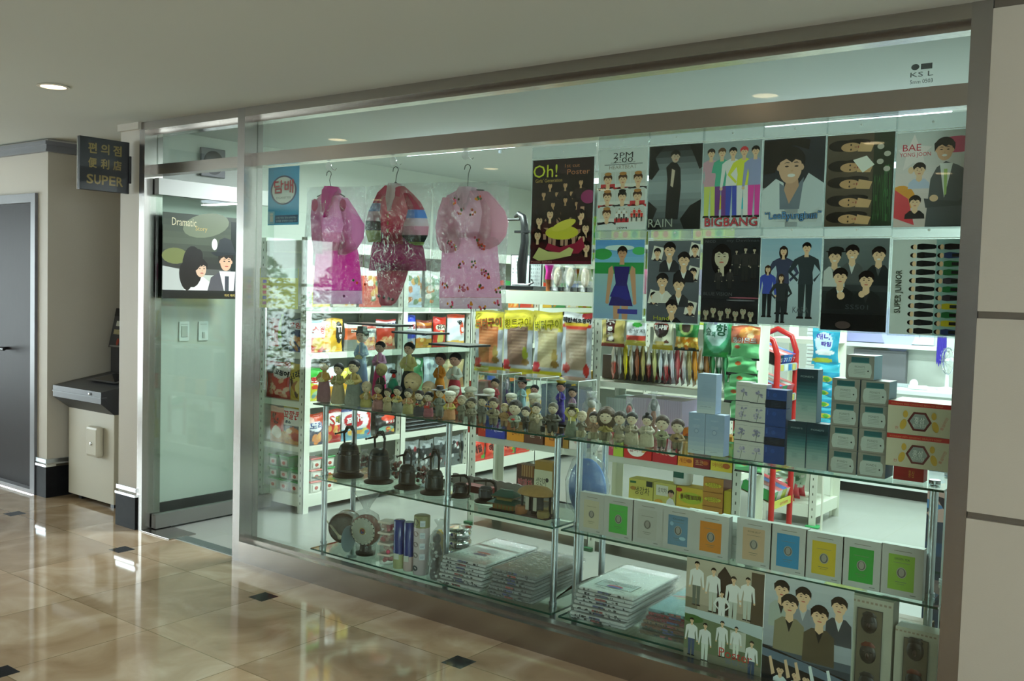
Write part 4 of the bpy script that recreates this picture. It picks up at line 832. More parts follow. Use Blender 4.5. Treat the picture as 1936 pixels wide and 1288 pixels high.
def P_rain(a):
    bg_grad(a, [(0, '3a4044'), (.5, '8a969c'), (.75, '6a747a'), (1, '202426')]); a.poly([(0, 1), (.3, 1), (.12, .86), (.2, .72), (.06, .6), (0, .62)], '14181a'); a.poly([(1, 1), (.75, 1), (.86, .84), (.95, .7), (1, .72)], '14181a'); a.poly([(0, .35), (.18, .25), (.1, .12), (.3, .0), (0, 0)], '101416'); a.poly([(1, .35), (.8, .28), (.62, .12), (.7, 0), (1, 0)], '101416')
    a.poly([(.34, .12), (.36, .6), (.33, .74), (.42, .80), (.52, .80), (.6, .72), (.62, .5), (.58, .12)], '17191b'); a.poly([(.44, .72), (.5, .7), (.47, .5), (.42, .52)], 'b8a898'); a.text('RAIN', .25, .08, .46, .10, '9aa29a', out=('1a1e20', .008))
    face(a, .5, .86, .085, 'b09a88', '0e0e0e', look=1)
def P_bang(a):
    bg_grad(a, [(0, 'c0c4c8'), (.3, '98b0b8'), (1, '8a9498')]); a.ell(.3, .3, .1, .12, 'c8b838'); a.ell(.75, .28, .1, .1, '48b0c0')
    for x, t, b, h in ((.14, 'b890a0', 'b8c060', '2a1a12'), (.33, '48a088', '6a3a80', '5a3a22'), (.52, 'd8dadc', '3a48a8', '14100e'), (.71, 'c8cc40', 'd8d8d8', 'c03840'), (.9, '8a90b8', 'd0409a', '14100e')): fig(a, x, .12, .80, t, b, hair=h, arms='hip' if x in (.14, .71) else 'cross' if x in (.33,) else 'down')
    a.text('BIGBANG', .52, .07, .90, .10, 'c04a54', out=('d8d0d4', .01))
def P_lee(a):
    a.rect(0, 0, 1, 1, '8a9298'); a.rect(0, .45, 1, 1, '20262e'); a.poly([(0, 0), (0, .42), (.22, .55), (.35, .5), (.4, 0)], 'b8c2c6'); a.poly([(1, 0), (1, .48), (.75, .6), (.6, .4), (.6, 0)], 'aeb8be')
    a.poly([(.28, .5), (.3, .2), (.62, .2), (.68, .56), (.5, .4)], '66707e'); a.poly([(.36, .42), (.45, .26), (.6, .46), (.58, .55), (.4, .55)], 'b08a72')
    face(a, .45, .68, .23, 'c09a80', '0e0c0c', look=.6, smile=True); a.poly([(.0, .98), (.0, .60), (.2, .62), (.3, .85), (.5, .92), (.74, .86), (.76, .97), (.6, 1)], '0e0c0c')
    a.poly([(.15, .06), (.7, .1), (.95, .22), (.9, .05)], 'a8b0b4'); a.text('“LeeByunghun”', .52, .12, .92, .11, '5f92c8', out=('d8e4ee', .012))
def P_side(a):
    a.rect(0, 0, 1, 1, '201a14'); a.rect(.0, 0, .7, 1, '4a4034'); a.rect(.7, 0, 1, 1, '1c2a1c')
    for i, y in enumerate((.88, .66, .48, .28, .1)):
        a.ell(.22, y, .2, .085, '120e0c'); a.ell(.45, y+.03, .2, .05, '16100c'); a.ell(.36, y-.02, .15, .07, 'b08a64'); a.poly([(.5, y+.03), (.7, y), (.66, y-.08), (.46, y-.07)], 'b8946c'); a.ell(.36, y+.005, .012, .016, '20140e', 8); a.ell(.36, y-.045, .012, .016, '20140e', 8); a.ell(.43, y-.02, .02, .01, '90604a', 8); a.ell(.47, y-.02, .01, .02, '8a3c34', 8)
    a.poly([(.4, .72), (.6, .76), (.72, .66), (.55, .58)], 'd4d2c8'); a.text('SHOW', .80, .3, .16, .5, '2f5a30', a=0); a.text('PRE-N', .92, .35, .1, .6, '3c7040'); [a.ell(.8+.1*(k % 2), .85-.08*k, .05, .04, 'a8a49a') for k in range(4)]
def P_bae(a):
    bg_grad(a, [(0, 'b8a8a4'), (.5, 'c8bcbc'), (1, 'b0b4b4')]); a.ell(.85, .85, .3, .12, 'c04a68'); a.ell(.1, .3, .2, .2, 'c88a38'); a.poly([(.0, .1), (.3, .02), (.2, .3), (0, .4)], 'c04048'); a.poly([(.25, .98), (.32, .86), (.5, .84), (.38, .76), (.42, .62), (.25, .68), (.1, .6), (.14, .74), (.02, .82), (.18, .86)], 'd0c4c4')
    a.poly([(.45, 0), (.5, .5), (.58, .62), (.7, .68), (.86, .64), (1, .58), (1, 0)], '4a4e52'); a.poly([(.62, .66), (.7, .3), (.8, .66)], 'd4d6d0'); a.poly([(.68, .6), (.7, .32), (.73, .34), (.73, .6)], '9ab46a'); a.poly([(.42, .3), (.9, .26), (1, .34), (1, .22), (.45, .2)], '3c4044'); a.ell(.56, .3, .06, .05, SK)
    face(a, .68, .80, .135, 'c89a7c', '120e0c', smile=True); bust(a, .34, .60, .085, top='a8b0c8', drop=3.2, w_=2.0); a.ell(.22, .6, .04, .05, SK); bust(a, .3, .26, .08, top='1e1c20', drop=3, w_=2.0); a.text('BAE', .22, .84, .26, .07, 'b02c40'); a.text('YONG JOON', .27, .76, .44, .055, 'b02c40')
def P_dress(a):
    bg_grad(a, [(0, '7fa0c0'), (.55, '8fb4b8'), (.58, '2f8a48'), (.7, '2f8a48'), (.74, '78b0d0'), (1, '5a90c8')]); a.ell(.15, .82, .2, .1, '38904a'); a.ell(.9, .86, .14, .07, '48a860'); a.ell(.5, .9, .3, .05, 'b8d0e0')
    fig(a, .56, -.28, 1.18, '2c2468', '2c2468', hair='241812', dress=True, skin='b88a6c'); a.poly([(.33, .28), (.42, .42), (.66, .42), (.76, .26), (.68, .24), (.5, .28)], '2c2a80'); a.rect(.5, .07, .9, .13, '3a3a90')
def P_many(a, bgc='4a4e56', n=6, tops=('2a2a2e', '18181a', 'c8c4bc'), txt='', tc='a8a830', seed=1):
    bg_grad(a, [(0, bgc), (1, '5c626a')]); q = random.Random(seed)
    for x, y in ((.18, .84), (.9, .88), (.88, .60), (.14, .30), (.85, .18)): a._p([(x-.12, y-.07), (x+.08, y-.10), (x+.13, y+.07), (x-.07, y+.10)], 'd0ccc4'); bust(a, x, y+.01, .065, top='3a3438', drop=1.8, w_=1.5)
    for i, (x, y) in enumerate([(.42, .88), (.7, .76), (.3, .50), (.62, .46), (.5, .18)][:n]): bust(a, x, y, .11, top=tops[i % 3], shirt='d8d4cc', drop=3.4, w_=2.0, smile=True)
    if txt: a.text(txt, .3, .05, .3, .05, tc)
def P_devil(a):
    bg_grad(a, [(0, '16181c'), (1, '1e2024')]); face(a, .34, .78, .15, 'b8ac98', '100c0a', style='long')
    for x, y, h in ((.75, .55, .4), (.9, .58, .36), (.3, .44, .26), (.5, .46, .24), (.6, .62, .3)): fig(a, x, y-.06, h, '2e2c2c', '242424', skin='a89c8a', long=True)
    for i in range(7): bust(a, .1+i*.13, .12+.03*(i % 2), .06, skin='98907c', top='26241f', style='long', drop=2.4, w_=1.6)
    a.ell(.8, .3, .3, .012, '8a4a58'); a.ell(.7, .27, .25, .01, '707078'); a.text('my Devilman', .70, .965, .55, .045, '4a4e54'); a.text('NICO', .14, .96, .18, .03, '5a5e64'); a.text('BLUE VISION', .3, .34, .5, .04, '4c5054')
def P_four(a):
    bg_grad(a, [(0, '98a4aa'), (.5, 'a8b8c4'), (1, '8aa8bc')]); fig(a, .38, .12, .78, '3a3e58', '26282e', long=True, hair='2a1c18', arms='hip'); fig(a, .76, .08, .86, '30383e', '2a3236', long=False, hair='120e0e', arms='hip')
    fig(a, .13, .08, .60, '3848a0', '1c2024', long=True, hair='38241a', arms='down'); fig(a, .36, .02, .56, '2e3236', '24282c', long=True, hair='3a261c', arms='hip'); a.text('KARA', .70, .18, .26, .07, '4a5054')
def P_five(a):
    bg_grad(a, [(0, '16181a'), (.4, '24282a'), (.6, '50585a'), (1, '5c6466')])
    for x, y, t, s in ((.18, .80, 'b0b4b4', '8a8c8c'), (.45, .84, '4a4e50', 'b8bcbc'), (.85, .82, '1e2224', '4a4e50')): bust(a, x, y, .10, top=t, shirt=s, drop=4.6, w_=1.9, smile=True)
    a.ell(.2, .88, .12, .05, '181a1a'); a.ell(.2, .86, .17, .015, '181a1a')
    for x, y, t, s in ((.28, .58, '181a1c', 'c8caca'), (.68, .55, '1c1e20', '2c2e30')): bust(a, x, y, .11, top=t, shirt=s, drop=4.5, w_=2.2)
    a.ell(.3, .38, .06, .06, SK); a.ell(.62, .4, .05, .05, SK); a.rect(0, 0, 1, .18, '0e1012'); a.ell(.35, .06, .12, .06, '4a3c3c'); a.text('SS501', .55, .26, .35, .05, '3c4246')
def P_super(a):
    a.rect(0, 0, 1, 1, 'b4bab8'); a.rect(.62, 0, 1, 1, '88a8a8'); a.text('SUPER JUNIOR', .12, .45, .64, .085, '4e564c', a=PI/2, out=('c8ccc4', .006))
    q = random.Random(5)
    for col, (x0, L) in enumerate(((.30, .3), (.68, .3))):
        for i in range(11):
            y = .04+i*.088; c = '15171a' if col == 0 else q.choice(['15171a', '22262a', 'b8a828', '8a2a24', '2a3a6a', '246a3c', '3a3440'])
            a.poly([(x0+.05, y+.026), (x0+.12, y+.036), (x0+.30, y+.025), (x0+.30, y-.02), (x0+.12, y-.03), (x0+.05, y-.024)], c); a.poly([(x0+.16, y+.02), (x0+.32, y+.02), (x0+.32, y-.015), (x0+.16, y-.015)], '181a1e'); a.ell(x0, y, .045, .055*a.asp*.45, HR, 12); a.ell(x0+.018, y, .028, .04, SK, 10)
def poster(label, px, art, top=None, y=.0925, group='posters taped inside the shop window', sleeve=True, name='poster'):
    (ul, vl), (ur, vr), (bl, vb), (br, vbr) = px
    A_, B_, C_, D_ = at(ul, vl, 1, y), at(ur, vr, 1, y), at(bl, vb, 1, y), at(br, vbr, 1, y)
    x0 = (A_.x+C_.x)/2; x1 = (B_.x+D_.x)/2; z1 = (A_.z+B_.z)/2; z0 = (C_.z+D_.z)/2; w_ = x1-x0; h = z1-z0
    t = empty(name, (x0, y, z0), 0, label, 'poster', group)
    f = MB(GLOSSY); f.box(0, w_, 0, .0012, 0, h, 'd8dad6'); cl_ = lambda q: min(1, max(0, q)); art(Art(f, lambda u, v, l: Vector((w_*cl_(u), -.00002-l, h*cl_(v))), None, h/w_, .000012)); f.build('print', None, t)
    if sleeve:
        f = MB(); f.box(-.006, w_+.006, .0014, .0022, -.006, h+.055, m=SLEEVE); f.box(-.006, w_+.006, .0012, .0024, h+.004, h+.006, m=PRINT, col='e8ecea')
        f.ell((w_/2, .001, h+.03), (.004, .002, .004), 'f0f4f4', PRINT, 8); f.build('sleeve', None, t)
    return t
POST = [('dark group poster with yellow Oh! lettering, leftmost of the posters', ((1006, 303), (1123, 297), (1004, 500), (1119, 499)), P_oh),
 ('grey poster of nine portrait photos with HEARTBEAT title, first large one of the upper row', ((1134, 285), (1226, 277), (1128, 435), (1220, 434)), P_nine),
 ('black and white poster of a man in a sleeveless top, with RAIN lettering', ((1229, 278), (1328, 270), (1223, 434), (1325, 434)), P_rain),
 ('bright poster of five men in colourful clothes over red BIGBANG letters', ((1330, 272), (1440, 263), (1326, 432), (1436, 430)), P_bang),
 ('poster of a smiling man in a pale jacket with blue cursive name', ((1443, 265), (1559, 257), (1441, 430), (1557, 428)), P_lee),
 ('dark poster printed sideways with stacked faces and green letters', ((1563, 258), (1690, 248), (1560, 429), (1688, 427)), P_side),
 ('pink and white poster of a man in a grey suit, last of the upper row', ((1694, 254), (1832, 242), (1691, 431), (1825, 427)), P_bae),
 ('light blue poster of a woman in a short violet dress', ((1126, 455), (1220, 452), (1122, 601), (1213, 606)), P_dress),
 ('grey collage poster of smiling faces and tilted snapshots, lower row', ((1225, 457), (1324, 453), (1223, 608), (1320, 612)), lambda a: P_many(a, txt='Hand')),
 ('nearly black poster of women around one pale face, lower row', ((1329, 450), (1438, 450), (1324, 608), (1433, 614)), P_devil),
 ('silvery poster of four women posing, lower row', ((1440, 452), (1552, 450), (1434, 608), (1550, 622)), P_four),
 ('dark poster of five men in black and grey, lower row', ((1558, 452), (1683, 450), (1551, 622), (1674, 630)), P_five),
 ('pale sideways poster with two columns of standing men, last of the lower row', ((1689, 453), (1824, 452), (1680, 631), (1815, 637)), P_super)]
for lb, px, ar in POST: poster(lb, px, ar)
# two large posters standing behind the glass at the bottom right
def P_white(a):
    bg_grad(a, [(0, '6a6e62'), (.35, '8a9088'), (.5, '5a5a48'), (.55, 'a09484'), (1, 'a8a090')]); a.poly([(.38, .52), (.36, .75), (.42, .9), (.5, .98), (.58, .9), (.64, .75), (.62, .52)], '241814'); a.rect(.84, .45, 1, .98, '4a3e30'); a.rect(0, .5, .16, .62, '6a6654')
    for x, y, h in ((.14, .55, .42), (.36, .52, .42), (.62, .46, .44), (.8, .52, .40)): fig(a, x, y, h, 'd4d8d4', 'b0b4ac' if x > .2 else '5a6058')
    fig(a, .48, .40, .34, 'dcdedc', 'd0d2ce', arms='hip'); a.rect(0, .0, 1, .46, '5e6a50'); a.poly([(0, .46), (.6, .42), (1, .38), (1, .5), (0, .52)], 'a8b4b8'); a.rect(.6, .22, .8, .40, 'a8a89c'); a.rect(.64, .24, .7, .38, '3a3e42'); a.rect(0, 0, 1, .12, '6e6c5c'); a.ell(.1, .42, .15, .05, '3a5c2c')
    for x, y, h, b in ((.1, .06, .36, '3a4868'), (.28, .04, .36, 'c8ccc4'), (.5, .12, .34, 'd0d4cc'), (.68, .14, .3, 'c8ccc4'), (.88, .0, .34, '3c4a66')): fig(a, x, y, h, 'd8dcda', b)
    a.text('Poster', .68, .17, .42, .085, 'b0342c'); a.text('동방신기', .72, .10, .34, .05, '5a6478')
def P_band(a):
    bg_grad(a, [(0, '20242a'), (.3, '3a444e'), (.34, '8a9098'), (1, 'aab0b4')])
    for x, y, t, s in ((.2, .88, '98a098', '1a1a1a'), (.45, .86, '7c8088', 'a8aab0'), (.85, .84, '3a3e44', 'c0c2c4')): bust(a, x, y, .085, top=t, shirt=s, drop=5, w_=1.9)
    for x, y, t in ((.3, .76, '7c745c'), (.64, .72, '4e4434')): bust(a, x, y, .095, top=t, shirt='1a1a1c', drop=5.6, w_=2.1)
    a.poly([(0, .0), (0, .36), (.4, .30), (1, .22), (1, 0)], '14181e'); a.poly([(0, .33), (.5, .28), (1, .2), (1, .14), (.5, .2), (0, .26)], '5a6878')
    for i, x in enumerate((.22, .4, .52, .68, .88)): bust(a, x, .16-.012*i, .045, top='c8d0d0' if i < 4 else '2a2e34', drop=4, w_=2, hair='1c1816'); a.poly([(x-.1, .1), (x-.14, .26), (x-.11, .27), (x-.06, .12)], SK if i < 3 else 'c8d0d0')
poster('large poster of men in white suits with red Poster lettering, standing at the bottom', ((1301, 1054), (1448, 1083), (1290, 1245), (1436, 1288)), P_white, y=.118, group='posters standing behind the bottom of the window', sleeve=False)
poster('large poster of five men in leather jackets above men with raised arms', ((1450, 1083), (1618, 1122), (1436, 1288), (1602, 1338)), P_band, y=.118, group='posters standing behind the bottom of the window', sleeve=False)
# film poster on the open glass door
def P_drama(a):
    bg_grad(a, [(0, '16181a'), (.08, '16181a'), (.1, 'c0c4b8'), (.28, 'a8aca4'), (.32, '2a2a28'), (.5, '2e322a'), (.7, '4c5444'), (1, '343c32')]); a.ell(.5, .88, .28, .12, '6c745e', a=.2); a.ell(.14, .5, .15, .08, '6a7040'); a.poly([(0, .1), (0, .38), (.35, .32), (.35, .1)], 'a8aca8'); a.rect(.8, .3, 1, .95, '16201c')
    a.ell(.60, .66, .035, .06, 'd0d4c8'); a.poly([(.24, .1), (.3, .26), (.42, .3), (.55, .2), (.6, .1)], 'cfd2ca'); a.ell(.34, .38, .12, .21, '14100e'); a.ell(.26, .26, .07, .14, '14100e', a=.2); face(a, .44, .36, .075, 'c8a890', '14100e', style='none', look=1); a.ell(.38, .46, .07, .12, '14100e', a=-.4)
    a.poly([(.52, .1), (.56, .26), (.68, .34), (.9, .32), (1, .24), (1, .1)], '4c4a50'); a.poly([(.66, .34), (.72, .1), (.84, .1), (.86, .34)], 'd0d4cc'); a.poly([(.73, .28), (.73, .1), (.78, .1), (.78, .28)], '3a3c44'); face(a, .74, .46, .085, 'c8a084', '201814', look=.8)
    a.poly([(.55, .56), (.62, .52), (.9, .55), (.93, .6), (.88, .57), (.6, .57)], '22262a'); a.poly([(.62, .57), (.66, .72), (.72, .75), (.8, .73), (.86, .57)], '2a2e32'); a.rect(0, 0, 1, .085, '0e1010'); a.text('미리 메리 행사세트', .86, .045, .26, .035, 'c8b060'); a.text('Dramatic', .24, .90, .28, .09, 'c8c0a0'); a.text('Story', .44, .83, .14, .07, 'b8a060')
f = MB(GLOSSY); f.box(0, .60, 0, .0015, 0, .51, '16181a'); drama = Art(f, plane_S((0, -.00003, 0), (.60, 0, 0), (0, 0, .51), (0, -1, 0)), None, .51/.60, .000015); P_drama(drama)
tag(f.build('poster', None, None, (-5.152, .085, 1.39), PI/2), 'wide film poster of a woman and a hatted man, behind the open glass door', 'poster')
# cigarette sign and yellow rate card on the left of the pane
def P_cig(a):
    a.rect(0, 0, 1, 1, '3c98cc'); a.ell(.5, .60, .42, .42*.98*.75, '2c3a68', 32); a.ell(.5, .60, .37, .37*.75*1.0, 'dcdcd6', 32); a.text('담배', .5, .66, .62, .22, 'c81f38', out=('c81f38', .014)); a.text('CIGARETTES', .5, .47, .48, .035, '3a4448'); a.text('CDMA', .5, .38, .14, .02, '5a6468'); a.rect(.24, .04, .97, .17, '24406c'); a.rect(0, .02, .22, .24, '8ab4d0')
    a.ell(.12, .19, .05, .03, 'd8e0e4'); a.rect(.07, .06, .17, .16, 'd8e0e4'); a.text('19세 미만 청소년에게는', .6, .125, .66, .035, 'a8c0d8'); a.text('담배를 판매하지 않습니다', .6, .07, .66, .035, 'a8c0d8')
poster('blue CIGARETTES sign with white oval and red letters, at the upper left of the pane', ((508, 319), (567, 312), (506, 427), (564, 424)), P_cig, group='signs stuck to the left end of the window', sleeve=False, name='shop_sign')
def P_rate(a):
    a.rect(0, 0, 1, 1, 'b8b43c'); a.rect(.02, .76, .98, 1, '93a490')
    for i, (w1, c) in enumerate((('한 국', '6a5aa0'), ('중 국', 'c03840'), ('캐나다', 'c84038'), ('호 주', '3a4a88'), ('프랑스', '8a3048'))): y = .66-i*.135; a.rect(.08, y-.04, .18, y+.04, c); a.text(w1, .36, y, .26, .08, '4a4a20'); a.text('1달러/3분', .72, y, .3, .06, '7a7630')
poster('yellow rate card with small flags, stuck at the lower left of the pane', ((492, 507), (566, 507), (490, 583), (562, 583)), P_rate, group='signs stuck to the left end of the window', sleeve=False, name='rate_card')
# blade sign outside
BRT = 1.0
S_ = empty('blade_sign', (-5.33, -.33, 2.0), PI/2, 'black square blade sign with gold letters projecting beside the door', 'sign')
f = MB(mat('sign_black', '14161a', rough=.3, attr=False)); f.box(0, .305, 0, .022, 0, .30, bv=.002); f.build('panel', None, S_)
GL = mat('gold_lettering', '8f7d48', rough=.4)
for ch, x, y, w_, h in [(c, .25+i*.25, .80, .16, .19) for i, c in enumerate('편의점')]+[(c, .25+i*.25, .52, .16, .18) for i, c in enumerate('便利店')]+[(c, .20+i*.15, .21, .12, .17) for i, c in enumerate('SUPER')]:
    f = MB(GL); Art(f, plane_S((0, -.0004, 0), (.305, 0, 0), (0, 0, .30), (0, -1, 0)), None, .98, .0003).text(ch, x, y, w_, h, '8f7d48', out=('8f7d48', .006)); f.build('letter', None, S_)
f = MB(STEEL); f.box(0, .315, .024, .03, 0, .30); f.build('back_plate', None, S_)
f = MB(BLACK); f.box(.300, .314, -.010, .034, .06, .22, bv=.003); f.build('bracket', None, S_)
# ================================================================= WINDOW DISPLAY
BRT = 1.3
ORD = ['first', 'second', 'third', 'fourth', 'fifth', 'sixth', 'seventh', 'eighth', 'ninth', 'tenth', 'eleventh', 'twelfth']
# ---- children's hanbok hanging in clear bags
def garment(name, parent, rows, col, dep=.02, y=.155, n=18, m=None, ph=0):
    """rows: (v, u_left, u_right) outline of a soft garment piece; closed tube, wavy front"""
    f = MB(m or SILK); vs = []; cols = col if isinstance(col, list) else [col]*(len(rows)-1)
    for k, (v, ul, ur) in enumerate(rows):
        a, b = at(ul, v, 1, y), at(ur, v, 1, y); c = (a+b)/2; hw = (b.x-a.x)/2
        for i in range(n):
            t = 2*PI*i/n; d = dep*(1+.25*math.sin(5*t+ph+k*.6))
            vs.append((c.x+hw*math.cos(t), y+d*math.sin(t), a.z+(b.z-a.z)*(.5+.5*math.cos(t))))
    L = len(rows); fs = []; cl = []
    for k in range(L-1):
        for i in range(n): fs.append((k*n+i, (k+1)*n+i, (k+1)*n+(i+1) % n, k*n+(i+1) % n)); cl.append(cols[k])
    fs += [list(range(n)), [(L-1)*n+i for i in range(n)][::-1]]; cl += [cols[0], cols[-1]]
    f.add(vs, fs, cl, None, True); return f.build(name, None, parent)
def hanger(parent, hook, neck, sh, y=.155):
    f = MB(); h = at(*hook, 1, y); n_ = at(*neck, 1, y); a = at(*sh[0], 1, y); b = at(*sh[1], 1, y); r = .018
    pts = [(h.x-r, y, h.z-.006)]+[(h.x+r*math.cos(t), y, h.z+r*math.sin(t)) for t in [PI*.8, PI*.5, PI*.2, 0, -PI*.3]]+[(h.x+.006, y, h.z-.03), tuple(n_)]
    f.tube(pts, .0022); f.tube([tuple(n_), tuple(a)], .0035); f.tube([tuple(n_), tuple(b)], .0035); f.build('hanger', mat('dark_wire', '4a4c4a', rough=.3, metal=.8), parent)
def film_bag(parent, u0, u1, v0, v1, y=.155, d=.055, drift=0):
    f = MB(); nu, nv = 14, 18; q = random.Random(int(u0)); a = at(u0, v0, 1, y); b = at(u1, v0-6, 1, y); c = at(u0, v1, 1, y)
    w_ = b.x-a.x; h = a.z-c.z
    for side in (-1, 1):
        vs = []
        for j in range(nv+1):
            for i in range(nu+1):
                u, v = i/nu, j/nv; p = (math.sin(PI*u)**.4)*(math.sin(PI*v)**.4) if 0 < u < 1 and 0 < v < 1 else 0
                vs.append((a.x+w_*u+.006*math.sin(8*v+u0), y+side*(d*p+.004*p*math.sin(11*u+7*v+u0)), c.z+h*v+.012*math.sin(3.5*u+u0)*(v-.5)))
        f.add(vs, [(j*(nu+1)+i, j*(nu+1)+i+1, (j+1)*(nu+1)+i+1, (j+1)*(nu+1)+i) for j in range(nv) for i in range(nu)], 'ffffff', None, True)
    f.build('plastic_bag', BAG, parent)
def suction(u, v, label):
    p = at(u, v, 1, .088); t = empty('suction_hook', tuple(p), 0, label, 'suction hook', 'suction cups on the window')
    f = MB(); f.lathe([(.021, 0), (.019, .004), (.009, .009), (.008, .016), (.001, .017)], n=20, rot=Matrix.Rotation(-PI/2, 3, 'X')); f.build('cup', clear('suction_plastic', 'e8eeee', haze=.35), t)
    f = MB(); f.tube([(0, .018, .0), (0, .03, -.012), (0, .045, -.016), (0, .055, -.006)], .0022); f.build('hook', CHROME, t)
suction(621, 314, 'clear suction cup above the pink hanging dress'); suction(743, 305, 'clear suction cup above the maroon hanging suit'); suction(880, 293, 'clear suction cup above the pale pink hanging dress')
G1 = empty('child_dress', (0, 0, 0), 0, 'magenta and pale pink child hanbok dress in a clear bag, leftmost of the hanging clothes', 'hanging clothes', 'child clothes hung in clear bags')
hanger(G1, (622, 330), (627, 358), ((600, 372), (652, 372)))
garment('skirt', G1, [(458, 600, 672), (480, 597, 678), (515, 594, 682), (549, 592, 684), (550, 592, 684), (575, 592, 685)], ['cf2fa6', 'd22aa8', 'd52cab', 'b0248e', 'e0b0cc'], .024)
garment('jacket', G1, [(366, 612, 640), (380, 596, 655), (400, 590, 664), (440, 590, 668), (474, 596, 664)], ['e89ab8', 'ec9cc0', 'ea9cc2', 'e08cb4'], .030)
garment('sleeve', G1, [(374, 640, 656), (400, 645, 674), (425, 650, 689), (450, 645, 688), (470, 640, 676), (482, 640, 655)], 'e994bd', .016, .138)
garment('sleeve', G1, [(378, 590, 612), (410, 588, 610), (450, 590, 612), (480, 595, 612)], 'eda8c4', .016, .138)
garment('collar', G1, [(353, 620, 636), (360, 613, 642), (385, 612, 640), (412, 618, 627)], 'c83a9a', .036, .150)
f = MB(CLOTH)
for u, v in ((595, 388), (648, 388)): p = at(u, v, 1, .118); f.ell(tuple(p), (.024, .004, .032), 'b03868')
for i, (u, v) in enumerate(((675, 535), (668, 530), (650, 560), (600, 562), (690, 538))): p = at(u, v, 1, .126); f.ell(tuple(p), (.008, .003, .007), ['d84a30', '3a7a40', '7a3a6a', 'b04070', 'd84a30'][i])
f.build('embroidery', None, G1); film_bag(G1, 579, 690, 357, 586)
G2 = empty('child_suit', (0, 0, 0), 0, 'maroon child hanbok suit with striped sleeve in a clear bag, middle of the hanging clothes', 'hanging clothes', 'child clothes hung in clear bags')
hanger(G2, (748, 322), (748, 345), ((720, 366), (775, 366)))
garment('trousers', G2, [(498, 712, 776), (525, 713, 768), (555, 715, 757), (572, 718, 748), (578, 722, 738)], 'a83e60', .02)
garment('vest_skirt', G2, [(440, 712, 790), (470, 702, 801), (495, 699, 805), (512, 697, 806)], '962c68', .026)
garment('jacket', G2, [(352, 730, 762), (365, 714, 778), (385, 706, 790), (420, 708, 788), (462, 712, 786)], 'b22c54', .034)
garment('sleeve', G2, [(366, 764, 779), (382, 768, 794), (397, 772, 802), (413, 768, 808), (428, 762, 811), (445, 758, 809), (458, 772, 802), (464, 786, 798)], ['b22c54', 'b22c54', '5a92d8', 'd4c8cc', 'd0a0b0', '22322c', '88a450'], .018, .136)
garment('sleeve', G2, [(368, 714, 728), (385, 706, 724), (400, 698, 722), (418, 693, 722), (436, 691, 722), (458, 698, 722)], ['b22c54', '6a9ad8', 'd0c0c8', '2a4038', '98a860'], .018, .136)
garment('collar', G2, [(347, 742, 755), (352, 738, 760), (375, 735, 758), (400, 740, 748)], 'dcd4d8', .04, .150)
f = MB(CLOTH)
for u in (716, 726, 735, 742): p = at(u, 560+(u-716)*.25, 1, .126); f.ell(tuple(p), (.009, .003, .008), '3a1c28')
for k in range(4): p = at(733, 408+k*14, 1, .110); f.ell(tuple(p), (.007, .003, .01), 'b08a6a')
f.build('embroidery', None, G2); film_bag(G2, 691, 817, 353, 584, d=.056)
G3 = empty('child_dress', (0, 0, 0), 0, 'pale pink child dress with embroidered flowers in a clear bag, rightmost hanging one', 'hanging clothes', 'child clothes hung in clear bags')
hanger(G3, (884, 318), (884, 358), ((850, 375), (915, 360)))
garment('skirt', G3, [(440, 838, 938), (480, 835, 942), (520, 832, 945), (562, 830, 948), (563, 830, 948), (584, 831, 949)], ['e8a8be', 'e8a6c0', 'e6a4be', 'd0909c', 'e8c0cc'], .03, .158)
garment('jacket', G3, [(360, 868, 902), (370, 845, 925), (395, 838, 930), (430, 838, 934), (450, 845, 930)], 'eeb2c0', .034)
garment('sleeve', G3, [(362, 904, 922), (380, 908, 940), (400, 912, 955), (420, 910, 961), (445, 905, 957), (462, 902, 945), (471, 905, 925)], 'ecaab8', .018, .136)
garment('sleeve', G3, [(374, 838, 856), (400, 828, 862), (430, 823, 868), (455, 826, 872), (472, 832, 868), (478, 840, 856)], 'eeb0be', .018, .136)
garment('collar', G3, [(354, 872, 898), (362, 866, 902), (385, 868, 900), (398, 880, 890)], 'f2c2cc', .038, .150)
f = MB(CLOTH); q = random.Random(2)
for u, v, yy in ((870, 400, .116), (893, 402, .116), (858, 470, .112), (848, 462, .112), (900, 455, .112), (908, 460, .112), (913, 466, .112), (872, 500, .118), (894, 500, .118), (872, 545, .118), (922, 520, .120), (916, 512, .120), (908, 545, .120), (880, 548, .120), (842, 540, .120), (940, 548, .120), (850, 575, .120), (890, 578, .120), (912, 582, .120), (938, 574, .120), (862, 380, .116), (905, 378, .116)):
    p = at(u, v, 1, yy-.004)
    for j in range(6): f.ell((p.x+q.uniform(-.018, .018), p.y, p.z+q.uniform(-.015, .015)), (.006, .003, .006), q.choice(['d8502c', 'e0507a', '4a7a3c', 'e08a30', '50502c', 'd04868']), n=8)
f.build('embroidery', None, G3); film_bag(G3, 819, 963, 347, 588, d=.056)
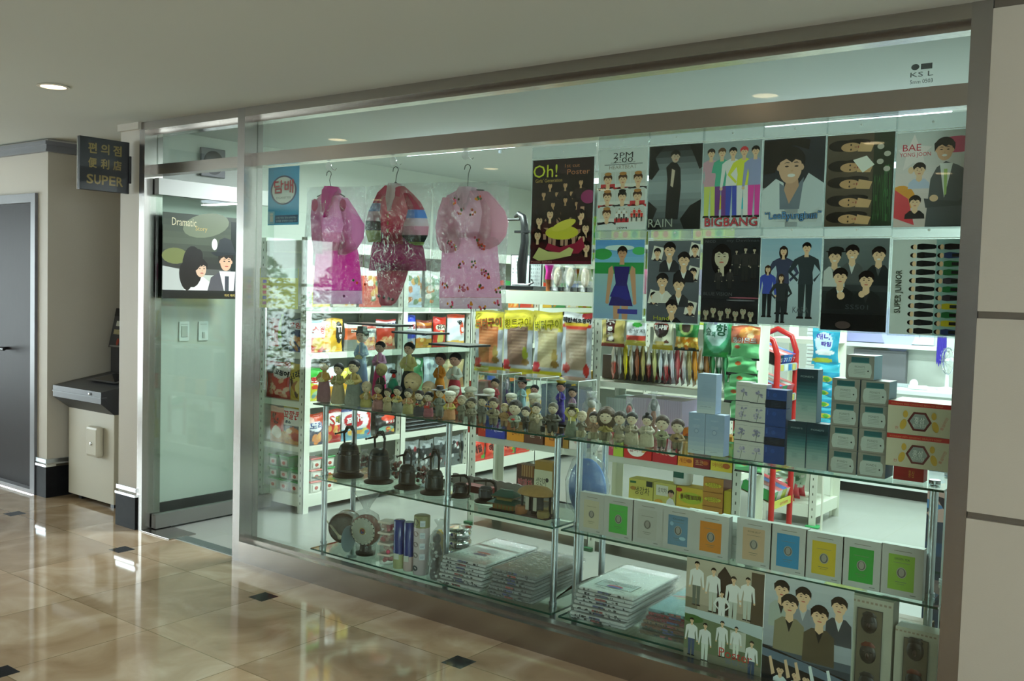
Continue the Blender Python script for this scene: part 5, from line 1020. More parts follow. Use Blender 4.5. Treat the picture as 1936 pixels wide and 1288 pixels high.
# ---- clay dolls
def doll(px, y, kind, cols, label, hs=1.0, group='clay dolls on the top glass shelf', m=None, z=Z1, name='clay_doll', hat=None, item=None, parent=None):
    """px = (left, right, top); cols = (skirt, jacket, hair, skin)"""
    ul, ur, vt = px; a, b = at(ul, vt, 1, y), at(ur, vt, 1, y); w_ = 2*rad(ul, ur, vt, y); h = at((ul+ur)/2, vt, 1, y).z-z; x = (a.x+b.x)/2
    sk, jk, hr, skn = cols; m = m or CLAY
    t = empty(name, (x, y, z), .35, label, 'doll', group)
    if parent: t.parent = parent
    R_ = min(w_*.5, h*.42); hh = h*.155*hs; zt = h-hh*2.1
    if m is CLOTH: R_ *= .85
    f = MB(m)
    if kind in ('lady', 'wide', 'carry'):
        f.lathe([(R_*.86, 0), (R_*.97, .02*h), (R_*.98, .12*h), (R_*.88, .30*h), (R_*.70, .46*h), (R_*.5, .56*h), (R_*.3, .62*h)], n=22, col=sk, sy=.8)
        f.build('skirt', None, t); f = MB(m)
        f.lathe([(R_*.52, .48*h), (R_*.60, .54*h), (R_*.5, zt-.06*h), (R_*.2, zt), (R_*.14, zt+.03*h)], n=18, col=jk, sy=.75)
        if kind == 'carry':
            for s in (-1, 1): f.tube([(s*R_*.4, 0, zt-.05*h), (s*R_*.95, -R_*.05, zt+.10*h), (s*R_*.75, -R_*.05, h*.93), (s*R_*.25, -R_*.05, h*.97)], [R_*.24, R_*.26, R_*.2, R_*.1], jk, n=10)
        else:
            for s in (-1, 1): f.tube([(s*R_*.42, 0, zt-.05*h), (s*R_*.80, -R_*.15, zt-.17*h), (s*R_*.5, -R_*.62, zt-.20*h), (s*R_*.08, -R_*.72, zt-.16*h)], [R_*.22, R_*.30, R_*.27, R_*.13], jk, n=10)
            f.ell((0, -R_*.8, zt-.15*h), (R_*.16, R_*.1, R_*.1), skn, n=8)
        f.poly([(-R_*.1, -R_*.5, zt-.03*h), (R_*.03, -R_*.52, zt-.02*h), (R_*.02, -R_*.70, zt-.22*h), (-R_*.08, -R_*.68, zt-.24*h)], 'd0c8b0')
    elif kind in ('sit', 'kneel'):
        f.ell((0, 0, .16*h), (R_*.95, R_*.7, .17*h), sk, n=16)
        for s in (-1, 1): f.tube([(s*R_*.35, -R_*.3, .22*h), (s*R_*.55, -R_*.8, .26*h), (s*R_*.50, -R_*.85, .05*h)] if kind == 'sit' else [(s*R_*.8, -.1*R_, .12*h), (s*R_*.5, -R_*.6, .10*h), (0, -R_*.7, .09*h)], R_*.27, sk, n=10)
        f.build('legs', None, t); f = MB(m)
        f.lathe([(R_*.55, .16*h), (R_*.62, .30*h), (R_*.5, zt-.06*h), (R_*.2, zt)], n=16, col=jk, sy=.8)
        for s in (-1, 1): f.tube([(s*R_*.45, 0, zt-.05*h), (s*R_*.85, -R_*.1, zt-.18*h), (s*R_*.45, -R_*.65, zt-.14*h), (s*R_*.1, -R_*.7, zt-.03*h)], [R_*.2, R_*.25, R_*.2, R_*.1], jk, n=10)
    else:                                      # standing man
        for s in (-1, 1): f.tube([(s*R_*.30, 0, .40*h), (s*R_*.34, 0, .2*h), (s*R_*.32, 0, .05*h)], [R_*.34, R_*.36, R_*.28], sk, n=12); f.ell((s*R_*.34, -R_*.15, .03*h), (R_*.24, R_*.42, .03*h), '3a342c', n=10)
        f.build('legs', None, t); f = MB(m)
        f.lathe([(R_*.72, .28*h), (R_*.70, .40*h), (R_*.58, zt-.06*h), (R_*.22, zt), (R_*.14, zt+.02*h)], n=18, col=jk, sy=.72)
        for s in (-1, 1): f.tube([(s*R_*.46, 0, zt-.05*h), (s*R_*.88, -R_*.1, zt-.19*h), (s*R_*.50, -R_*.6, zt-.22*h), (s*R_*.1, -R_*.68, zt-.20*h)], [R_*.22, R_*.26, R_*.22, R_*.12], jk, n=10)
    f.build('jacket', None, t)
    r = hh; hz = zt+r*1.0
    f = MB(m); f.ell((0, 0, hz), (r*.92, r*.85, r*1.05), skn, n=16); f.ell((0, -r*.86, hz-.05*r), (r*.10, r*.12, r*.14), skn, n=8)
    for s in (-1, 1): f.ell((s*r*.36, -r*.78, hz+.12*r), (r*.17, r*.06, r*.05), '2a2420', n=8); f.ell((s*r*.9, 0, hz), (r*.12, r*.14, r*.2), skn, n=8)
    f.ell((0, -r*.78, hz-.42*r), (r*.13, r*.06, r*.06), '8a3a34', n=8); f.build('head', None, t)
    f = MB(m); f.ell((0, r*.14, hz+.22*r), (r*1.04, r*.92, r*.98), hr, n=16)
    if hr[:2] in ('1a', '2a', '3a', '4a'): f.ell((0, r*.75, hz-.1*r), (r*.42, r*.4, r*.4), hr, n=10)
    if item == 'mane': f.ell((0, r*.35, hz-.25*r), (r*1.35, r*.9, r*1.6), hr, n=16)
    if item == 'bun': f.ell((0, 0, hz+1.25*r), (r*.45, r*.45, r*.35), hr, n=10)
    f.build('hair', None, t)
    if hat == 'gat': f = MB(m); f.lathe([(r*1.75, hz+.62*r), (r*1.8, hz+.66*r), (r*.85, hz+.78*r), (r*.7, hz+1.5*r), (r*.1, hz+1.55*r)], n=20, col='2a2824'); f.build('hat', None, t)
    elif hat == 'cap': f = MB(m); f.ell((0, 0, hz+.75*r), (r*1.15, r*1.1, r*.55), 'c8c4b4', n=14); f.build('hat', None, t)
    elif hat == 'tray': f = MB(m); f.ell((0, 0, hz+1.15*r), (r*1.9, r*1.4, r*.25), '5a5448', n=16); f.build('tray', None, t)
    elif hat == 'pot': f = MB(m); f.lathe([(r*.5, hz+.9*r), (r*1.0, hz+1.3*r), (r*.9, hz+1.8*r), (r*.6, hz+2.0*r)], n=16, col='3a3830'); f.build('pot', None, t)
    elif hat == 'crown': f = MB(m); f.lathe([(r*.7, hz+.8*r), (r*1.1, hz+1.2*r), (r*.9, hz+1.7*r), (r*.2, hz+2.0*r)], n=14, col='c8a83c'); f.build('crown', None, t)
    if item == 'fan': f = MB(m); f.add([(0, -R_*.9, zt-.25*h)]+[(R_*.6*math.cos(a_), -R_*.95, zt-.25*h+R_*.6*math.sin(a_)) for a_ in [PI*(.05+.9*k/10) for k in range(11)]]+[(0, -R_*.92, zt-.25*h)], [(0, k, k+1) for k in range(1, 11)], ['b8b070', 'd8d0a0']*5); f.build('fan', None, t)
    elif item == 'drum': f = MB(m); f.lathe([(R_*.3, -R_*.5), (R_*.34, -R_*.45), (R_*.22, 0), (R_*.34, R_*.45), (R_*.3, R_*.5)], (0, -R_*.9, zt-.2*h), 14, 'b03028', rot=Matrix.Rotation(PI/2, 3, 'Y')); f.build('drum', None, t)
    elif item == 'baskets':
        f = MB(m)
        for s in (-1, 1): f.lathe([(R_*.22, .02*h), (R_*.30, .06*h), (R_*.30, .22*h)], (s*R_*1.15, -.1*R_, 0), 12, '22201c')
        f.tube([(-R_*1.2, 0, .5*h), (R_*1.2, 0, .5*h)], .003, '4a3c28'); f.build('baskets', None, t)
    elif item == 'child': f = MB(m); f.ell((R_*.4, -R_*.8, .42*h), (R_*.32, R_*.3, .12*h), 'a89a80', n=12); f.ell((R_*.4, -R_*.85, .56*h), (R_*.22, R_*.2, R_*.24), 'cbbb9c', n=12); f.build('child', None, t)
    elif item in ('bowl', 'red'): f = MB(m); f.ell((0, -R_*.95, zt-.14*h), (R_*.3, R_*.25, R_*.16), 'a82820' if item == 'red' else '3a3028', n=12); f.build('bowl', None, t)
    return t
S1, S2, S3, S4 = 'c0ae90', 'b4a488', 'c8b8a0', 'bcae96'
DL = [((599, 628, 679), .22, 'lady', ('876066', 'b08a48', '2a2826', S1), 'tall clay lady in a mauve skirt, at the left end of the shelf', .85, None, 'fan'),
 ((626, 655, 687), .22, 'lady', ('a09070', '8f8858', '1a1a1a', S1), 'tall clay lady in an olive robe with black hair, second from the left end', .85, None, None),
 ((652, 687, 681), .22, 'lady', ('767c74', 'a08a50', '1a1a1c', S1), 'tall clay lady in a grey coat, third from the left end', .85, None, 'fan'),
 ((681, 705, 722), .23, 'lady', ('a09450', 'a8884a', 'b8a888', S1), 'squat clay figure in yellow with a pale bald head', 1.3, None, 'child'),
 ((704, 726, 727), .21, 'lady', ('8a5c58', 'a87a44', '4a4030', S2), 'small clay lady with terracotta skirt and yellow jacket', 1.1, None, None),
 ((724, 742, 734), .20, 'lady', ('968866', 'a8986c', '3a3026', S2), 'small clay lady in beige beside the terracotta skirt doll', 1.1, None, None),
 ((741, 763, 730), .20, 'lady', ('6e7266', 'a88c48', '1e1c1c', S2), 'small clay lady with grey apron and yellow jacket', 1.1, None, 'fan'),
 ((761, 783, 735), .20, 'lady', ('8c8450', 'a87c58', '3a342a', S2), 'small clay lady in olive and tan holding her sleeves', 1.1, None, None),
 ((782, 804, 738), .20, 'lady', ('2a2a30', '8a8058', '2a1c18', S3), 'small clay girl in a black skirt carrying a red bowl', 1.2, None, 'red'),
 ((801, 821, 741), .20, 'lady', ('8a4c54', '6a5c48', '1e1a18', S3), 'small clay girl in a dusty rose skirt with a red drum', 1.2, None, 'drum'),
 ((820, 844, 733), .21, 'man', ('66685c', '6c7062', '2a2a2a', S1), 'clay man in grey with a dark broad hat', 1.0, 'gat', None),
 ((839, 863, 741), .20, 'lady', ('a87850', 'a89a48', 'b0a48c', S3), 'clay lady in an orange skirt, yellow jacket and white cap', 1.2, 'cap', None),
 ((864, 882, 748), .20, 'man', ('605e50', '6a6a58', '8a8068', S2), 'small grey clay man next to the white capped lady', 1.1, None, None),
 ((881, 903, 752), .20, 'man', ('5c584a', '7a7460', '4a4438', S2), 'small clay man with a sash, head bowed', 1.3, None, None),
 ((902, 924, 748), .20, 'man', ('6c6858', '5c5c52', '3a382e', S4), 'clay man balancing a dark tray on the head', 1.1, 'tray', None),
 ((921, 947, 752), .20, 'man', ('645e4c', '7c745c', '4a3c30', S2), 'clay man holding a dark bowl before his chest', 1.2, None, 'bowl'),
 ((944, 964, 763), .20, 'man', ('745c40', '8a6c46', 'a08c68', S2), 'small brown clay man behind the bowl holder', 1.1, None, None),
 ((962, 987, 757), .21, 'man', ('6a6452', '8a9280', '2a2620', S3), 'large headed clay boy in pale green holding something red', 1.6, None, 'red'),
 ((986, 1003, 769), .20, 'man', ('2e2c26', '3c3a30', '2a2420', S3), 'thin dark clay boy beside the mother doll', 1.3, None, None),
 ((1002, 1028, 762), .20, 'wide', ('6e6854', '8a8468', '3a3630', S3), 'clay mother in beige carrying a child', 1.1, None, 'child'),
 ((1030, 1062, 762), .21, 'man', ('3c3a2e', '403e34', '5a5648', S4), 'clay pedlar between two black baskets', 1.1, None, 'baskets'),
 ((1069, 1095, 770), .20, 'carry', ('5e6654', 'a8a058', '3a3426', S3), 'clay woman in grey green lifting both arms to a pot on her head', .95, 'pot', None),
 ((1090, 1111, 778), .20, 'sit', ('8a8468', '6c6656', 'a89c80', S3), 'seated clay man with hands to his mouth', 1.2, None, None),
 ((1112, 1136, 779), .20, 'sit', ('8c866c', '8a7058', '3a3028', S3), 'seated clay man in tan with folded sleeves', 1.25, None, None),
 ((1133, 1161, 772), .20, 'sit', ('746c54', '94864a', '4a3a28', S3), 'clay woman with long brown hair around a big face', 1.5, None, 'mane'),
 ((1160, 1185, 778), .20, 'kneel', ('867e64', '8c8470', '3a342c', S3), 'kneeling clay figure with hands on the chin', 1.25, None, None),
 ((1181, 1210, 780), .20, 'wide', ('989078', '7a7260', '2a2824', S3), 'clay lady with a wide beige skirt looking down', 1.15, None, None),
 ((1209, 1239, 784), .20, 'wide', ('a29a82', 'a09a88', '221e1c', S3), 'clay lady with a wide beige skirt and a top knot', 1.05, None, 'bun'),
 ((1240, 1266, 786), .20, 'man', ('605a44', '8a8a6c', '4a3c30', S3), 'stout clay boy holding his stomach, second from the right end', 1.35, None, 'bowl'),
 ((1268, 1296, 793), .20, 'man', ('6e6650', '8a7450', '4a3a30', S3), 'stout clay boy in tan at the right end of the dolls', 1.35, None, 'bowl'),
 ((772, 788, 706), .36, 'lady', ('a88850', 'b89a68', 'c0a880', 'd0b890'), 'clay figure with a pale ball shaped head in the rear row, left one', 1.6, None, None),
 ((800, 820, 722), .36, 'lady', ('a08c58', '8a6838', 'b8a080', 'd0b890'), 'clay figure with a tan ball shaped head in the rear row, right one', 1.5, None, None),
 ((849, 868, 731), .36, 'lady', ('b8583a', 'c86a34', 'd8d4c8', S3), 'white haired clay figure in orange in the rear row', 1.2, 'cap', None),
 ((879, 901, 733), .36, 'lady', ('7a7464', '8a8474', 'c8c8c0', S3), 'rear clay figure in a white cap with grey robe', 1.3, 'cap', None),
 ((915, 934, 736), .36, 'lady', ('3a58a0', 'c89858', 'e0d8c8', S3), 'rear clay figure in a blue skirt under a white hood', 1.2, 'cap', None),
 ((958, 976, 745), .36, 'lady', ('a04868', 'b08a50', 'd8d0c0', S3), 'rear clay figure with rose skirt under a white hood', 1.2, 'cap', None),
 ((1000, 1022, 745), .36, 'lady', ('9a8858', 'b08a48', 'd8d0c0', S3), 'rear clay figure with tan jacket and silvery hood', 1.2, 'cap', None)]
for px, y, kd, cs, lb, hs, hat, it in DL: doll(px, y, kd, cs, lb, hs, hat=hat, item=it)
# ---- dressed dolls in acrylic cases
def case(px, y, d, label, lid=BLACK, z=Z1):
    ul, ur, vt = px; a, b = at(ul, vt, 1, y), at(ur, vt, 1, y); h = at((ul+ur)/2, vt, 1, y).z-z; w_ = b.x-a.x
    t = empty('display_case', ((a.x+b.x)/2, y, z), 0, label, 'display case', 'acrylic doll cases')
    f = MB(); f.box(-w_/2, w_/2, 0, d, 0, .012); f.build('base', BLACK, t)
    f = MB(); e = .002; f.box(-w_/2, w_/2, 0, e, .012, h); f.box(-w_/2, w_/2, d-e, d, .012, h); f.box(-w_/2, -w_/2+e, e, d-e, .012, h); f.box(w_/2-e, w_/2, e, d-e, .012, h); f.build('panes', ACRYL, t)
    f = MB(); f.box(-w_/2-.004, w_/2+.004, -.004, d+.004, h, h+.010 if lid == BLACK else h+.003); f.build('lid', lid, t)
    if lid != BLACK:
        f = MB(mat('polished_edge', 'e8f2f0', rough=.2, spec=.8)); [f.tube([(sx*w_/2, sy, .012), (sx*w_/2, sy, h)], .0016, n=6) for sx in (-1, 1) for sy in (0, d)]; f.tube([(-w_/2, 0, h), (w_/2, 0, h)], .002, n=6); f.tube([(w_/2, 0, h), (w_/2, d, h)], .002, n=6); f.build('edges', None, t)
    return t
case((657, 742, 616), .44, .15, 'tall doll case with a black lid, left one behind the clay dolls'); case((742, 806, 632), .40, .17, 'tall doll case with a black lid holding a doll in a dark skirt')
case((812, 884, 655), .40, .17, 'tall doll case with a black lid holding orange and white figures')
case((904, 950, 706), .40, .15, 'clear acrylic case with a small red figure, left of three clear ones', ACRYL); case((973, 1022, 713), .40, .15, 'clear acrylic case with a couple in pale blue, middle of three', ACRYL); case((1034, 1094, 719), .40, .15, 'clear acrylic case with a crowned doll in purple, right of three', ACRYL)
DR = [((668, 702, 622), .505, 'lady', ('7c98b4', '8aa4bc', '18181a', 'd0a890'), 'male doll in a pale blue robe with a black broad hat and fan', .62, 'gat', 'fan'),
 ((702, 736, 646), .505, 'lady', ('dc3c78', 'c890b0', '16141a', 'd8b09c'), 'female doll in a bright pink skirt and lilac jacket', .60, None, None),
 ((754, 794, 648), .465, 'lady', ('1c2432', 'c8b878', '16161a', 'd4ac94'), 'female doll in a dark navy skirt and cream yellow jacket', .60, None, None),
 ((818, 848, 668), .46, 'lady', ('d88a28', 'd8842c', '2a1c1c', 'd89a88'), 'doll in an orange robe with a pink bib', .7, None, None),
 ((842, 880, 668), .44, 'lady', ('b83844', 'c8c4b8', '1a1416', 'd09a88'), 'doll in a red skirt with striped white jacket', .7, None, None),
 ((925, 948, 716), .45, 'lady', ('9a2c3c', 'b83a48', '1a1416', 'd8a890'), 'small red robed doll inside the left clear case', .8, None, None),
 ((976, 999, 716), .46, 'lady', ('98b8c4', 'a0c0c8', '121214', 'd89a90'), 'male doll in pale blue with a black hat inside the clear case', .8, 'gat', None),
 ((1002, 1020, 728), .45, 'lady', ('8ab8b0', '8cc0c0', '14141a', 'd89a90'), 'female doll in pale green inside the clear case', .8, None, None),
 ((1050, 1072, 722), .46, 'lady', ('4a3a9a', '5040a0', '16141a', 'c88a80'), 'crowned doll in a purple and magenta robe', .75, 'crown', None),
 ((1074, 1092, 733), .45, 'lady', ('c85a9a', 'b890b0', '16141a', 'd0a090'), 'small doll in pink beside the crowned doll', .8, None, None)]
for px, y, kd, cs, lb, hs, hat, it in DR:
    o = doll(px, y, kd, cs, lb, hs, group='dressed dolls in the cases', m=CLOTH, hat=hat, item=it, name='dressed_doll', z=Z1+.0125)
# dark ornaments between the dolls and bagged figures at the back
def bagged(px, y, body, head, label, z=Z1, tip=True):
    ul, ur, vt = px; a, b = at(ul, vt, 1, y), at(ur, vt, 1, y); h = at((ul+ur)/2, vt, 1, y).z-z; w_ = 2*rad(ul, ur, vt, y); x = (a.x+b.x)/2
    t = empty('wrapped_figure', (x, y, z), .2, label, 'wrapped figure', 'figures wrapped in clear film')
    f = MB(CLAY); f.lathe([(w_*.3, 0), (w_*.32, .1*h), (w_*.22, .45*h), (w_*.12, .6*h)], n=14, col=body); f.build('body', None, t)
    f = MB(CLAY); f.ell((0, 0, .7*h), (w_*.2, w_*.18, .12*h), head); f.ell((0, .01, .76*h), (w_*.22, w_*.2, .11*h), '2a2620'); f.build('head', None, t)
    f = MB(); f.lathe([(w_*.42, 0), (w_*.46, .3*h), (w_*.40, .7*h), (w_*.12, .88*h), (w_*.25, 1.02*h)], n=12); f.build('film', WRAP, t)
bagged((1098, 1142, 742), .42, 'b87a3c', '9a9484', 'wrapped grey headed figure with orange arms behind the dolls'); bagged((1176, 1204, 754), .40, '3a3040', 'b03a34', 'wrapped figure with a red mask face behind the dolls')
bagged((1222, 1252, 742), .40, '8a4a2c', '2a2c2c', 'wrapped dark topped figure behind the wide skirted dolls'); bagged((950, 968, 700), .44, '6a3a9a', 'c8b8c8', 'wrapped purple and pink figure beside the clear case')
doll((711, 731, 688), .33, 'lady', ('2a2826', '3c382c', 'a89a68', '8a7c50'), 'dark brown figure wearing a straw coloured cone hat', .9, hat=None, item=None, name='clay_doll')
t = empty('peg_ornament', (at(743, 740, 1, .34).x, .34, Z1), 0, 'green round ornament with red knobs on a black base', 'ornament')
h = at(743, 697, 1, .34).z-Z1
f = MB(GLOSSY); f.ell((0, 0, h*.55), (.028, .028, h*.2), '1f7a5c'); f.build('body', None, t); f = MB(GLOSSY); f.ell((.012, -.01, h*.82), .011, 'b82a24'); f.ell((.02, -.02, h*.3), .01, 'b82a24'); f.build('knob', None, t); f = MB(GLOSSY); f.lathe([(.03, 0), (.03, .02), (.016, .03), (.014, h*.4)], n=14, col='16181a'); f.ell((0, 0, h*.92), (.02, .02, .012), '1a1c1e'); f.build('base', None, t)
# ---- cosmetic boxes on the right part of the top shelf
def blue_art(a):
    bg_grad(a, [(0, 'aeb8bc'), (.4, '8c9cb0'), (1, '8496ae')], 10); a.text("POND'S", .5, .84, .4, .03, 'a8b4c4'); a.ell(.5, .56, .13, .13, '5c6c84', 20); a.ell(.5, .56, .11, .11, '94a2b4', 20); [a.rect(.3, .7-.025*k, .7, .705-.025*k, 'a4b0c0') for k in range(3)]; a.rect(.3, .08, .7, .086, '5c6470')
def blue_art2(a):
    bg_grad(a, [(0, 'aeb8bc'), (.4, '8c9cb0'), (1, '8a9cb4')], 10); a.text("POND'S", .5, .78, .4, .025, '7c8ca4'); [a.rect(.25, .72-.03*k, .75, .725-.03*k, '7c8ca0') for k in range(9)]; a.text('| KOR | BDR | 50ML', .5, .17, .6, .03, '4a505c')
h0 = at(1350, 785, 1, .19).z-Z1
place_box('skincare_box', 'upright grey blue skincare box with a round clock mark, left of the pair', 'skincare box', (1303, 1334, 782), .19, Z1, .05, '9aa8b8', blue_art, h=h0, group='grey blue skincare boxes', side='6a7c9c')
place_box('skincare_box', 'upright grey blue skincare box with a round clock mark, right of the pair', 'skincare box', (1335, 1370, 786), .19, Z1, .05, '9aa8b8', blue_art, h=h0, group='grey blue skincare boxes', side='6a7c9c')
place_box('skincare_box', 'grey blue skincare box standing on top of the pair', 'skincare box', (1320, 1355, 708), .19, Z1+h0+.001, .05, 'b0bcc8', blue_art2, group='grey blue skincare boxes', side='8090ac')
def violet(k):
    def g(a):
        a.rect(0, 0, 1, 1, 'b4b2ac')
        q = random.Random(k)
        for i in range(9): a.ell(.5+q.uniform(-.2, .25), .45+q.uniform(-.1, .2) if k % 2 else .4+q.uniform(-.2, .3), .10, .06, q.choice(['8a86a0', '9a94a8', 'a49eb0', '7c7a92']), 8, q.uniform(0, 3))
        a.poly([(.45, .05), (.48, .05), (.6, .5), (.56, .5)], '6a7468'); a.rect(0, 0, 1, .04, '3a3c44'); a.rect(.1, .8, .9, .815, '8a8a90')
    return g
for c_, (uT, uB) in enumerate(((1391, 1418), (1418, 1448))):
    zt_ = at(1410, 724+c_*2, 1, .19).z; hh_ = (zt_-Z1)/4
    for j in range(4):
        place_box('skincare_box', 'white box with violet flowers, %s row of the %s column' % (['bottom', 'second', 'third', 'top'][j], ['left', 'right'][c_]), 'skincare box', (uT, uB, 760), .19, Z1+j*hh_+.0005*j, .05, 'b8b6b0', violet(j), h=hh_-.0008, group='white boxes with violet flowers', side='8a8898')
zt_ = at(1465, 738, 1, .19).z; hh_ = (zt_-Z1)/4
for j in range(4):
    place_box('skincare_box', 'navy blue cosmetic box with a black band, %s of the stack' % ['bottom', 'second', 'third', 'top'][j], 'skincare box', (1447, 1487, 760), .19, Z1+j*hh_+.0005*j, .055, '233a72', lambda a, j=j: (a.rect(0, 0, 1, .42 if j % 2 else .0, '181c28'), a.rect(.1, .6, .16, .9, '3a5490'), a.ell(.45, .7, .1, .1, '2a4684', 12), [a.rect(.3, .1+.08*k, .75, .12+.08*k, '343a4c') for k in range(4)] if j % 2 else None), h=hh_-.0008, group='navy blue cosmetic boxes', side='16244a')
def teal(a): bg_grad(a, [(0, '98a09c'), (.3, '7c9490'), (.6, '2c5a60'), (.8, '12303a'), (1, '1a2c36')], 16); a.text("POND'S", .5, .86, .62, .035, '8a9a9c'); [a.rect(.3, .3-.025*k, .58, .305-.025*k, '4c6468') for k in range(4)]
h1 = at(1510, 798, 1, .19).z-Z1
for i, (u0, u1) in enumerate(((1490, 1525), (1527, 1567))): place_box('skincare_box', 'tall dark teal skincare box, %s of the two on the shelf' % ['left', 'right'][i], 'skincare box', (u0, u1, 799), .19, Z1, .05, '2c4a50', teal, h=h1, group='dark teal skincare boxes', side='22506c')
place_box('skincare_box', 'tall dark teal skincare box standing on top of the other two', 'skincare box', (1508, 1547, 699), .19, Z1+h1+.001, .05, '2c4a50', teal, group='dark teal skincare boxes', side='3a5a70')
def jarart(a):
    a.rect(0, 0, 1, 1, '7c7870'); a.rect(.18, .68, .82, .92, '1f5054'); a.rect(.18, .68, .82, .72, '3c6c6c'); a.poly([(.12, .08), (.07, .3), (.1, .6), (.18, .68), (.82, .68), (.9, .6), (.93, .3), (.88, .08)], 'a4aaa4'); a.text("POND'S", .5, .52, .36, .09, '5c625c'); [a.rect(.3, .4-.06*k, .7, .415-.06*k, '7c827c') for k in range(4)]; a.ell(.8, .36, .03, .03, '1c1c1c', 8)
za = Z1; hj = [(at(1595, 717, 1, .19).z-Z1)/4]*4
for c_, (u0, u1) in enumerate(((1572, 1624), (1627, 1680))):
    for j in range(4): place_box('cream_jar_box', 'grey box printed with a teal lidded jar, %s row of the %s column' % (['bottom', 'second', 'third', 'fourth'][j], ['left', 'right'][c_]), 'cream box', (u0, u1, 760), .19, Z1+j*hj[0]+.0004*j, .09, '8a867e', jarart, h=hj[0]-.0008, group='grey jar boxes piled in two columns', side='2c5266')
place_box('cream_jar_box', 'grey box printed with a teal lidded jar, alone on top of the pile', 'cream box', (1601, 1654, 668), .19, Z1+4*hj[0]+.002, .09, 'a8b4b8', jarart, h=hj[0], group='grey jar boxes piled in two columns', side='3c6478')
def gins(a):
    a.rect(0, .86, 1, 1, 'a8201c'); a.rect(0, 0, 1, .86, 'b8b09a'); a.text('KOREAN RED GINSENG BEAUTY SOAP', .45, .92, .8, .05, 'c87a50')
    H = [(.5+.19*math.cos(PI/3*k), .42+.33*math.sin(PI/3*k)) for k in range(6)]; a.poly(H, '5a1c1c'); a.poly([(.5+.15*math.cos(PI/3*k), .42+.26*math.sin(PI/3*k)) for k in range(6)], '8a9290'); a.text('홍삼', .5, .46, .16, .2, 'd8dcd8'); a.text('진미인', .5, .3, .2, .1, 'c8ccc8')
    for s in (-1, 1): a.ell(.5+s*.25, .3, .05, .09, 'b8943a', 12, s*.3); a.ell(.5+s*.22, .62, .04, .06, 'b8943a', 12)
    a.text('홍삼미인', .88, .42, .22, .09, 'a83a34', a=1.2); a.text('천', .15, .18, .05, .09, 'a83a34')
f = box_mesh(.10, .05, .05, 'a01c1c', lambda a: a.text('홍삼', .6, .5, .2, .5, 'c8883a')); f.box(-.05, .05, 0, .05, .05, .0515, '801818'); tag(f.build('soap_box', None, None, (-.925, .23, Z1)), 'small red box under the two ginseng boxes at the shelf end', 'soap box')
hg = at(1740, 762, 1, .18).z
for j, (z_, vt) in enumerate(((Z1+.053, 832), (None, 762))):
    h_ = (hg-(Z1+.053))/2; place_box('soap_box', 'white and red ginseng soap gift box with a hexagon emblem, %s' % ['lower one', 'upper one'][j], 'gift box', (1678, 1801, 800), .18, Z1+.053+j*h_, .16, 'b4ac98', gins, h=h_-.001, group='ginseng gift boxes')
# ---- soap boxes on the second shelf
SB = [((1097, 1143), 934, 'b0a890', 'cream'), ((1143, 1199), 942, '4ca048', 'green'), ((1197, 1255), 951, 'a4a29c', 'white'), ((1254, 1314), 962, '5a7c94', 'water blue'), ((1313, 1379), 974, 'b87428', 'orange'), ((1394, 1461), 985, 'b09478', 'peach'), ((1458, 1527), 996, '2f7ca8', 'sky blue'), ((1524, 1597), 1010, 'b8a02c', 'yellow'), ((1594, 1669), 1022, '2c8a34', 'vivid green'), ((1667, 1748), 1034, '7ca03a', 'lime')]
WD = ["", "", "", "Ocean", "", "ROYAL JELLY", "", "", "", "GREEN TEA"]
for i, ((u0, u1), vt, c, nm) in enumerate(SB):
    def g(a, c=c, i=i):
        a.rect(0, 0, 1, 1, 'a9a8a4'); a.rect(.18, .12, .80, .82, c); a.rect(.3, .89, .72, .90, '6a6458'); a.text(WD[i], .5, .74, .36, .045, '5c5c50' if i in (0, 2) else '3a4a3c'); a.rect(.3, .66, .68, .668, '6c6c60'); a.ell(.5, .47, .12, .12*1.15, '8c8a84', 20); a.ell(.5, .47, .10, .115, '55524c', 20); a.ell(.5, .475, .07, .10, '8a8680', 14); a.rect(.36, .28, .62, .29, '5c6454'); a.rect(.40, .24, .58, .247, '5c6454'); a.rect(.72, .05, .86, .065, '6a6a66')
        if i == 3: a.ell(.3, .62, .06, .06, '7c9cb4'); a.ell(.65, .3, .1, .05, '8cacbc')
    h_ = at((u0+u1)/2, vt, 1, .175).z-Z2
    place_box('soap_box', 'white framed soap box with a %s panel and oval portrait' % nm, 'soap box', (u0, u1, vt), .175, Z2, .032, 'aeada9', g, h=h_, group='soap boxes lined up on the middle glass shelf', side='8c8c8a')
for k, (x, n_) in enumerate(((-1.585, 5), (-1.73, 5), (-.93, 5), (-1.87, 4))):
    for j in range(n_):
        f = box_mesh(.125, .11, .028, 'b8bcba', None); f.box(.0622, .0630, .01, .1, .010, .012, '5a5c5c'); tag(f.build('soap_box', None, None, (x, .225, Z2+j*.0285)), 'plain pale soap box in the pile behind the %s framed one, %s from below' % (['orange', 'water blue', 'lime', 'white panel'][k], ORD[j]), 'soap box', 'soap boxes lying in piles')
